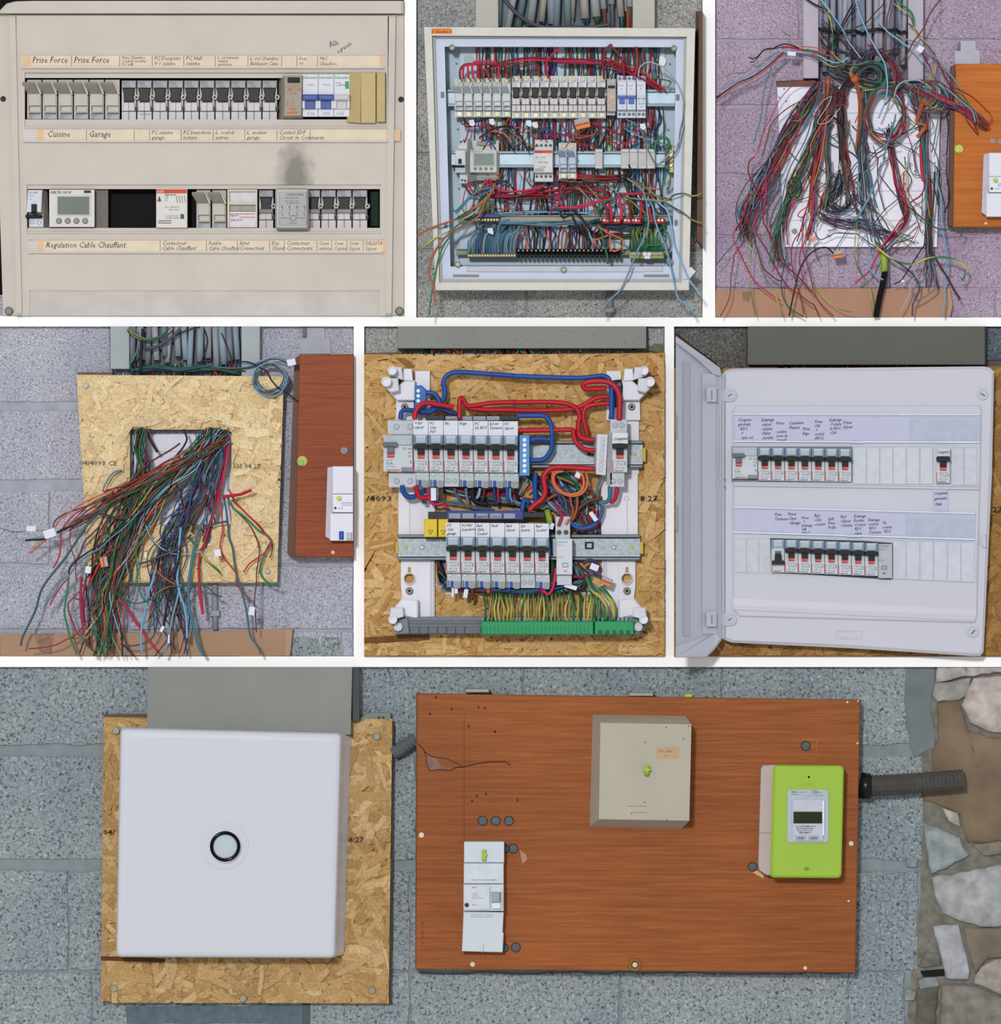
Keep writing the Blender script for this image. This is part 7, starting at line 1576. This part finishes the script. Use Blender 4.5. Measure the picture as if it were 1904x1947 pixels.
for p_, h, d in [([(1782, 1262), (1964, 1262), (1964, 1284), (1900, 1278), (1820, 1290), (1779, 1296)], 'aca4a4', 9), ([(1776, 1299), (1815, 1293), (1846, 1287), (1842, 1318), (1825, 1330), (1782, 1336), (1774, 1320)], '9c9c94', 10),
    ([(1850, 1288), (1900, 1286), (1964, 1296), (1964, 1394), (1890, 1394), (1845, 1375), (1828, 1342), (1840, 1318)], 'b4aaa6', 14), ([(1792, 1536), (1822, 1546), (1828, 1572), (1802, 1560)], 'aaa69c', 9),
    ([(1752, 1562), (1782, 1572), (1826, 1594), (1830, 1612), (1846, 1626), (1800, 1650), (1770, 1662), (1760, 1610)], '8c9496', 10), ([(1772, 1668), (1840, 1656), (1900, 1646), (1964, 1648), (1964, 1752), (1880, 1764), (1822, 1750), (1790, 1735), (1778, 1700)], '9c9e9e', 13),
    ([(1776, 1762), (1824, 1756), (1832, 1800), (1846, 1848), (1842, 1864), (1800, 1862), (1786, 1810)], 'a0a2a8', 10), ([(1866, 1838), (1890, 1824), (1964, 1826), (1964, 1894), (1900, 1890), (1850, 1868)], '9c968c', 9),
    ([(1792, 1872), (1850, 1872), (1900, 1894), (1964, 1900), (1964, 2007), (1780, 2007)], '7e7872', 14), ([(1744, 1880), (1786, 1872), (1780, 1940), (1776, 2007), (1740, 2007)], '5c5a50', 6),
    ([(1722, 1632), (1746, 1630), (1744, 1650), (1726, 1646)], '8c8c94', 7), ([(1746, 1862), (1780, 1858), (1788, 1876), (1752, 1882)], '7c8488', 6), ([(1760, 1810), (1790, 1815), (1792, 1836), (1748, 1838)], '6c6a66', 7), ([(1724, 1880), (1742, 1884), (1738, 1904), (1722, 1900)], '848a84', 6), ([(1850, 1605), (1900, 1600), (1964, 1604), (1964, 1620), (1870, 1628)], '7c766a', 8)]: stone(p_, h, d)
for p_, h, d in [([(1782, 1336), (1822, 1328), (1835, 1385), (1880, 1402), (1964, 1404), (1964, 1596), (1840, 1604), (1826, 1546), (1760, 1524), (1752, 1500), (1772, 1465), (1770, 1430), (1784, 1405)], '786856', 5), ([(1834, 1764), (1890, 1766), (1964, 1760), (1964, 1822), (1880, 1822), (1856, 1850), (1842, 1810)], '746a5e', 5)]: stone(p_, h, d, 'mortar_patch', 14, 1.0)
part('rubble_gap', MB().prism([(1750, 1846), (1800, 1842), (1796, 1856), (1756, 1858)], -2, -.5), M('14181a', .9, var=0), w7)
part('lime_smear', MB().prism(jit([(1725, 1262), (1778, 1262), (1772, 1350), (1778, 1420), (1740, 1440), (1722, 1380)], 3, rg, 20), -3, 1.4, b=1), M('6e7678', .95, var=.15, scale=20, bump=.3), w7)
for a, b, c_ in ((1, 583, 1909),): part('joint', MB().box(575, 1909, 590, 2007, -2, 3, b=1), M('4c5256', .6), w7)
part('blue_mortar', MB().prism(jit([(240, 1912), (580, 1912), (580, 1947), (242, 1947)], 2, rg, 40), -3, 2, b=.8), M('5c6a74', .95, var=.18, scale=60, bump=.5), w7)
# trunking cover
t = thing('trunking_cover', 'grey trunking cover running up from the closed board, bottom picture', 'trunking', 476, 1396, 0)
part('cover', MB().prism([(283, 1268), (281, 1384), (668, 1396), (671, 1268)], 2, 50, b=1), M('82847f', .6, var=.06, scale=9), t); part('side_wall', MB().prism([(671, 1268), (671, 1372), (684, 1370), (684, 1268)], 0, 40, b=1), M('42464a', .6), t)
t = thing('small_bracket', 'small metal bracket with screws right of the trunking cover', 'bracket', 716, 1371, 0)
part('bracket', MB().prism([(684, 1366), (698, 1355), (744, 1355), (744, 1370), (684, 1372)], 2, 20, b=1), M('6c746c', .5, .2, var=.1), t); part('bolt', MB().cyl(721, 1364, 2.5, 20, 23, 8).cyl(729, 1364, 2.5, 20, 23, 8), M('2c3030', .5), t, kind='stuff')
PAL7 = ['c09e6c', 'b6925e', 'ccae80', 'aa8656', 'ba9864', 'a07c4c', 'c4a472', 'd2b88c', 'b08c5c', 'a88a60', 'bc9c6a', 'a07a4c']
t = osb('golden strand board behind the closed white board, bottom picture', [(198, 1363), (193, 1903), (740, 1908), (747, 1372)], None, 20, PAL7, 2300, (20, 80), (6, 22), 'b89058', 41)
part('dark_strand', MB().prism([(193, 1817), (240, 1818), (316, 1822), (314, 1829), (260, 1827), (193, 1825)], 20, 28), M('5c3820', .8, var=.3, scale=60), t)
part('board_edge', MB().prism([(198, 1358), (199, 1364), (281, 1364), (281, 1357)], 2, 18), M('5c5248', .8), t)
part('lettering', MB().text('04/', 197, 1586, 14, 28, 1, 0, 1.25, bold=.012).text('08:27', 655, 1600, 14, 28, 1, 0, 1.2, bold=.012), M('302820', .8), t)
for x, y in ((222, 1389), (717, 1400), (218, 1878), (463, 1897), (708, 1882)): part('screw', MB().cyl(x, y, 7, 20, 31, 14, b=1.5).ring(x, y, 2, 4, 30, 32, 10), M('8c8c7c', .35, .5), t)
part('board_side', MB().prism([(747, 1374), (741, 1908), (744, 1908), (750, 1376)], 0, 16), M('3c3c38', .7), t)
# closed white board
t = thing('distribution_board', 'closed glossy white distribution board with round chrome knob, bottom picture', 'distribution board', 440, 1818, 20)
WB = M('c8cad4', .2, var=.008, scale=4)
mb = MB()
def RQ(q, d, r, a):
    # rounded quad ring: q TL,BL,BR,TR inset by a
    o_ = []; cx = sum(p[0] for p in q)/4; cy = sum(p[1] for p in q)/4; n = 5
    for i in range(4):
        p = q[i]; pr = q[i-1]; nx = q[(i+1) % 4]
        def tow(u, l): L_ = math.dist(p, u); return (p[0]+(u[0]-p[0])*l/L_, p[1]+(u[1]-p[1])*l/L_)
        A = tow(pr, r); B = tow(nx, r)
        for k in range(n+1): s_ = k/n; o_.append(((1-s_)**2*A[0]+2*s_*(1-s_)*p[0]+s_*s_*B[0], (1-s_)**2*A[1]+2*s_*(1-s_)*p[1]+s_*s_*B[1]))
    return [(x+(cx-x)/abs(cx-x+1e-9)*min(a, abs(cx-x)), y+(cy-y)/abs(cy-y+1e-9)*min(a, abs(cy-y)), d) for x, y in o_]
fq = [(232, 1382), (224, 1816), (640, 1818), (652, 1392)]; bq = [(230, 1380), (226, 1812), (655, 1816), (668, 1396)]
rings = [RQ(bq, 28, 10, 0), RQ([(231, 1381), (225, 1815), (645, 1817), (658, 1393)], 60, 12, 0), RQ(fq, 86, 12, 0), RQ(fq, 92, 12, 1.5), RQ(fq, 96, 12, 4), RQ(fq, 98, 12, 9), RQ(fq, 98.5, 12, 16)]
part('door', mb.loft(rings), WB, t)
part('dish', MB().cyl(430, 1604, 46, 98, 99.5, 40, b=1.4), WB, t, sm=False)
part('knob_ring', MB().ring(431, 1606, 23, 29, 99, 110, 40), M('14161a', .12, .6, var=0), t, sm=True); part('knob_rim', MB().ring(431, 1607, 27.5, 30, 98, 106, 40), M('e8eaee', .15, .3, var=0), t, sm=True)
part('knob_face', MB().cyl(431, 1606, 23.5, 99, 104, 32, b=2), M('b8c4cc', .2, var=.02), t)
# wooden cabinet
CB7 = woodmat('7a4016', '8e4c1c', '9e5c28', 'brown_varnished_wood', .28)
t = cabinet([(794, 1318), (791, 1840), (1625, 1847), (1634, 1330)], [(792, 1318), (790, 1840), (793, 1842), (797, 1316)], 56, CB7, DKW, 'large brown varnished wooden meter cabinet, bottom picture')
mb = MB().tube([(796, 1413, 56.2), (806, 1424, 56.2), (812, 1440, 56.3), (812, 1452, 56.2)], .9, 5).tube([(812, 1452, 56.2), (818, 1464, 56.2), (836, 1462, 56.2), (856, 1464, 56.2), (868, 1458, 56.2), (882, 1457, 56.2), (910, 1450, 56.2), (935, 1447, 56.2), (962, 1447, 56.2), (971, 1454, 56.2)], 1.0, 5).tube([(808, 1428, 56.2), (824, 1438, 56.2), (850, 1441, 56.2), (868, 1450, 56.2), (882, 1457, 56.2)], .7, 5)
part('crack', mb, M('3c241c', .8, var=0), t, kind='stuff')
part('split_veneer', MB().prism([(812, 1436), (832, 1441), (838, 1452), (856, 1463), (836, 1461), (818, 1464), (812, 1452)], 56, 56.6), M('7c5c50', .6, var=.2), t, label='lifted veneer beside the crack')
part('panel_seam', MB().box(882.5, 1361, 883.6, 1598, 56, 56.3), M('5c3420', .6), t)
HO = M('565c62', .7, var=.15, scale=80); HE = M('24201e', .7)
for x, y, r_ in ((918, 1559, 8.5), (943, 1559, 8.5), (968, 1559, 8.5), (976, 1612, 8.5), (981, 1799, 8.5), (1531, 1417, 8.5), (1430, 1646, 8), (962, 1612, 7), (959, 1800, 8)):
    part('knockout_hole', MB().cyl(x, y, r_, 55, 56.5, 20), HO, t); part('hole_edge', MB().ring(x, y, r_-.6, r_+.9, 55.5, 57.2, 24), HE, t)
for x, y, r_ in ((802, 1586, 5.5), (899, 1831, 5), (1610, 1334, 2.5), (1629, 1412, 2.5), (1630, 1332, 2), (1617, 1602, 5), (1530, 1838, 4), (1612, 1711, 2.5), (1207, 1832, 5)):
    part('screw', MB().cyl(x, y, r_, 56, 57.6, 12, b=.5).slot(x, y, r_*.85, 57.6, -.9), M('b8a898', .4, .4), t)
part('brass_ring', MB().ring(1207, 1832, 7, 12.5, 56, 60, 24), M('7c5c30', .4, .3), t)
part('worn_patch', MB().prism(jit([(1438, 1652), (1452, 1660), (1450, 1668), (1430, 1658)], 1, rg, 8), 56, 56.4), M('c0a078', .7), t); part('worn_patch', MB().prism(jit([(988, 1614), (1000, 1622), (1002, 1634), (994, 1640), (990, 1626)], 1, rg, 8), 56, 56.4), M('a88068', .7), t)
sp_ = MB()
for i in range(34):
    x, y = rg.uniform(800, 1620), rg.uniform(1335, 1835)
    if 1115 < x < 1320 and y < 1580 or 1435 < x < 1605 and 1445 < y < 1670 or 875 < x < 960 and y > 1590: continue
    a_ = rg.uniform(-.8, .8); l_ = rg.uniform(2, 7); sp_.prism([(x, y), (x+l_*math.cos(a_), y+l_*math.sin(a_)), (x+l_*math.cos(a_)+.8, y+l_*math.sin(a_)+1)], 56, 56.3)
part('scratches', sp_, M('b87444', .6), t, kind='stuff')
sp_ = MB()
for x, y in ((818, 1356), (829, 1325), (910, 1344), (922, 1345), (898, 1521), (907, 1512), (924, 1508), (984, 1520), (891, 1380), (859, 1347)): sp_.prism([(x-2, y-2), (x+1, y-3), (x+3, y+2), (x-1, y+3)], 56, 56.3)
part('chips', sp_, M('4c281c', .7), t, kind='stuff')
part('drill_hole', MB().cyl(941.5, 1390, 2.6, 56, 56.4, 10), M('24080c', .6), t)
part('stamped_lettering', MB().text('1RT REAL F', 801, 1748, 9, 56.3, 90, 0, 1), M('6c3018', .6), t, kind='stuff')
part('scribed_mark', MB().box(1524, 1403.5, 1557, 1404.7, 56, 56.4).box(1551, 1405, 1552.2, 1430, 56, 56.4).box(1540, 1418, 1552, 1419, 56, 56.4), M('b86840', .6), t, kind='stuff')
for x0, x1, y in ((885, 930, 1317), (1196, 1242, 1324)): part('hinge', MB().box(x0, y-8, x1, y-1, 10, 40, b=1), M('8c8c80', .4, .3), t)
part('seal', MB().box(1302, 1319, 1316, 1325, 10, 44, b=1), M('a8c83c', .5), t)
# tan fuse cover
t = thing('meter_cover', 'tan plastic box with lime seal in the middle of the wooden cabinet', 'box', 1218, 1573, 56)
part('box', MB().quad2([(1127, 1358), (1121, 1570), (1296, 1574), (1303, 1360)], [(1141, 1372), (1138, 1554), (1309, 1557), (1313, 1375)], 56, 118), M('aaa494', .5, var=.05, scale=14), t)
part('paper_label', MB().box(1247, 1418, 1289, 1439.5, 118, 118.6), M('b49878', .7, var=.05), t); part('lettering', MB().text('Elec  Nuit', 1252, 1427, 6, 118.9, 2, .3).text('220', 1262, 1436, 5, 118.9), M('84684c', .7), t)
part('screw_post', MB().cyl(1228, 1465, 6, 118, 121, 16, b=1), M('8c9c70', .5), t); part('seal', MB().tube([(1229, 1470, 121), (1229, 1462, 128), (1230, 1453, 126)], 4.6, 8), M('9cbc38', .45), t, sm=True); part('seal', MB().box(1223, 1459, 1236, 1462, 124, 132, b=1), M('b0cc40', .45), t)
for x, y in ((1265, 1381), (1308, 1378), (1226, 1409), (1225, 1522), (1266, 1556), (1298, 1402)): part('pock_mark', MB().cyl(x, y, 1.4, 118, 118.3, 8), M('54504a', .6), t)
part('scratch', MB().box(1193, 1529, 1228, 1530, 118, 118.3).box(1200, 1541, 1227, 1542, 118, 118.3).box(1199, 1541, 1200.5, 1546, 118, 118.3), M('7c786c', .6), t, kind='stuff')
# lime green meter
t = thing('electricity_meter', 'lime green electricity meter with grey display panel on the wooden cabinet', 'meter', 1525, 1665, 56)
part('base', MB().prism([(1449, 1453), (1445, 1460), (1440, 1640), (1442, 1652), (1456, 1661), (1500, 1662), (1500, 1452)], 56, 92, b=2), M('b0a09c', .45, var=.03), t); part('base_seam', MB().box(1441, 1580.5, 1468, 1581.5, 92, 92.4), M('7c706c', .5), t)
LIME = M('92b434', .42, var=.025, scale=8); LIME2 = M('a8c448', .4)
part('cover', MB().loft([RQ([(1470, 1452), (1463, 1665), (1598, 1666), (1603, 1453)], 60, 10, 0), RQ([(1468, 1452), (1462, 1665), (1597, 1666), (1602, 1453)], 108, 10, 0), RQ([(1470, 1452), (1464, 1664), (1597, 1665), (1602, 1453)], 112, 10, 1.5), RQ([(1470, 1452), (1464, 1664), (1597, 1665), (1602, 1453)], 113, 10, 4)]), LIME, t)
part('edge_line', MB().tube([(1471.5, 1463, 112.5), (1470, 1500, 112.5), (1466, 1652, 112.5)], .7, 5), LIME2, t)
part('panel', MB().rbox(1494, 1498, 1573, 1599, 112, 116, r=7, b=1.5), M('a8b2bc', .35), t); part('inner_panel', MB().box(1504, 1517, 1562, 1596, 116, 119, b=1), M('b4bac4', .35), t); part('bright_edge', MB().box(1561, 1519, 1564, 1585, 119, 121, b=1), M('e8f0f8', .2), t)
part('screen', MB().box(1506, 1540, 1560, 1562, 119, 120.2), M('20280e', .2, var=.1), t)
part('lettering', MB().text('Itron', 1502, 1504, 5, 116.4, bold=.03).text('Compteur', 1502, 1508, 3.4, 116.4).text('Linky  60A', 1517, 1504, 3.4, 116.4).text('CE', 1540, 1506, 9, 116.4).text('M22', 1550, 1505, 5, 116.4).text('N 061 17 0064 123', 1532, 1511, 3.8, 116.4).text('LA CONSOMMATION', 1510, 1569, 4, 119.4, bold=.02).text('DE VOTRE FOYER', 1512, 1573, 4, 119.4, bold=.02).text('SE LIT ICI TOUT', 1513, 1577, 4, 119.4, bold=.02).text('SIMPLEMENT', 1516, 1581, 4, 119.4, bold=.02), M('4c525c', .6), t)
for x0 in (1509, 1534): part('sticker', MB().box(x0, 1585, x0+21, 1595, 119, 119.5), M('9ca2a8', .5), t); 
mb = MB(); [mb.box(1514+2*k, 1588, 1515+2*k, 1592, 119.5, 119.8) for k in range(6)]; [mb.box(1539+2*k, 1588, 1540+2*k, 1592, 119.5, 119.8) for k in range(6)]; part('barcode', mb, M('44484c', .6), t, kind='stuff')
part('sensor', MB().box(1533, 1472, 1537.5, 1477, 113, 113.5), BLK, t); part('sensor_frame', MB().plate(1531, 1470, 1540, 1479, [(1533, 1472, 1537.5, 1477)], 113, 114), LIME2, t)
part('embossed_lettering', MB().text('Linky', 1516, 1492, 14, 113.3, 1, 0, 1.1), M('8cac34', .45), t); part('screw', MB().ring(1531, 1648, 2, 3.6, 113, 114.4, 12).box(1525, 1647, 1537, 1648.4, 113, 113.6), M('6c8830', .5), t, kind='stuff')
# main breaker
t = thing('main_breaker', 'tall white main breaker with green seal at lower left of the wooden cabinet', 'circuit breaker', 918, 1807, 56)
MBW = M('c4ccd4', .3, var=.015, scale=6)
part('lower_cover', MB().prism([(882, 1730), (879, 1805), (956, 1807), (958, 1770), (956, 1770), (958, 1731)], 56, 88, b=1.2), MBW, t); part('upper_cover', MB().box(883, 1597.5, 959, 1637, 56, 92, b=1.2), MBW, t)
part('middle_cover', MB().box(882.5, 1638, 958, 1677, 56, 90, b=1), M('c8ced6', .25), t); part('switch_body', MB().box(882, 1678, 958, 1728.5, 56, 96, b=1.5), M('ccd0d6', .3), t)
part('switch_face', MB().box(883, 1680, 932, 1726, 96, 100, b=1), M('c8ccd4', .3), t)
part('handle_surround', MB().prism([(934, 1722), (934, 1688), (938, 1684), (944, 1682.5), (950, 1684), (954, 1688), (955, 1700), (955, 1722)], 96, 101, b=1), M('ccd4dc', .3), t)
part('handle', MB().box(934.5, 1692, 951, 1712, 100, 107, b=1.5), M('8c9ca8', .35), t); part('handle_tip', MB().box(936, 1712, 952, 1724, 100, 103, b=1), M('d8e0e6', .3), t); part('handle_slot', MB().box(950.5, 1693, 953, 1718, 101, 102), M('747c84', .5), t)
part('test_button', MB().cyl(888, 1717, 4, 100, 103, 14, b=.8), M('1c1c2c', .4), t); part('seal', MB().box(917, 1613, 925, 1634, 92, 98, b=1.5).cyl(924.5, 1622, 2.5, 92, 99, 8), M('98b43c', .45), t, kind='stuff')
part('lettering', MB().text('baco', 898, 1685, 5, 100.4, bold=.02).text('500mA', 898, 1697, 3.8, 100.4).text('30/60A', 898, 1701, 3.8, 100.4).text('DISJONCTEUR', 898, 1705, 3.4, 100.4).text('60 A', 898, 1718.5, 5, 100.4, bold=.02).text('DISJONCTEUR DE BRANCHEMENT', 897, 1671, 3.1, 90.4, bold=.02).text('POUR METTRE HORS TENSION', 896, 1737, 3, 88.4).text('MANOEUVRER LA MANETTE', 896, 1741, 3.2, 88.4), M('80868c', .6), t)
part('seam', MB().prism([(920, 1790), (921, 1790), (919, 1807), (917, 1807)], 88, 88.5), M('9ca4ac', .5), t)
# conduits
corr(7, [(748, 1432, 18), (768, 1420, 20), (792, 1404, 18)], 14, '5c6468', 'short grey corrugated conduit between strand board and wooden cabinet', pitch=7)
t = corr(7, [(1652, 1493, 34), (1700, 1491, 36), (1760, 1487, 36), (1831, 1482, 34)], 21, '4c4a46', 'fat dark corrugated conduit from wooden cabinet into the stone wall', rib=.12, pitch=7.4)
part('black_collar', MB().tube([(1634, 1492, 34), (1646, 1494, 34), (1655, 1494, 34)], 25, 14), M('100e12', .3), t, sm=True)

# wires that would otherwise share a label are told apart from left to right
byl = {}
for o_ in list(C.objects):
    if o_.parent is None and 'label' in o_ and o_.name.startswith('wire') and not o_.get('kind'): byl.setdefault(o_['label'], []).append(o_)
for l_, os_ in byl.items():
    if len(os_) < 2: continue
    os_.sort(key=lambda o: max((v.co for v in o.data.vertices), key=lambda c: len(os_)*0-c.z).x+o.location.x)
    for i, o_ in enumerate(os_): o_['label'] = l_+', '+(('left of two', 'right of two')[i] if len(os_) == 2 else ('leftmost' if i == 0 else 'rightmost' if i == len(os_)-1 else nth(i+1)+' from left'))
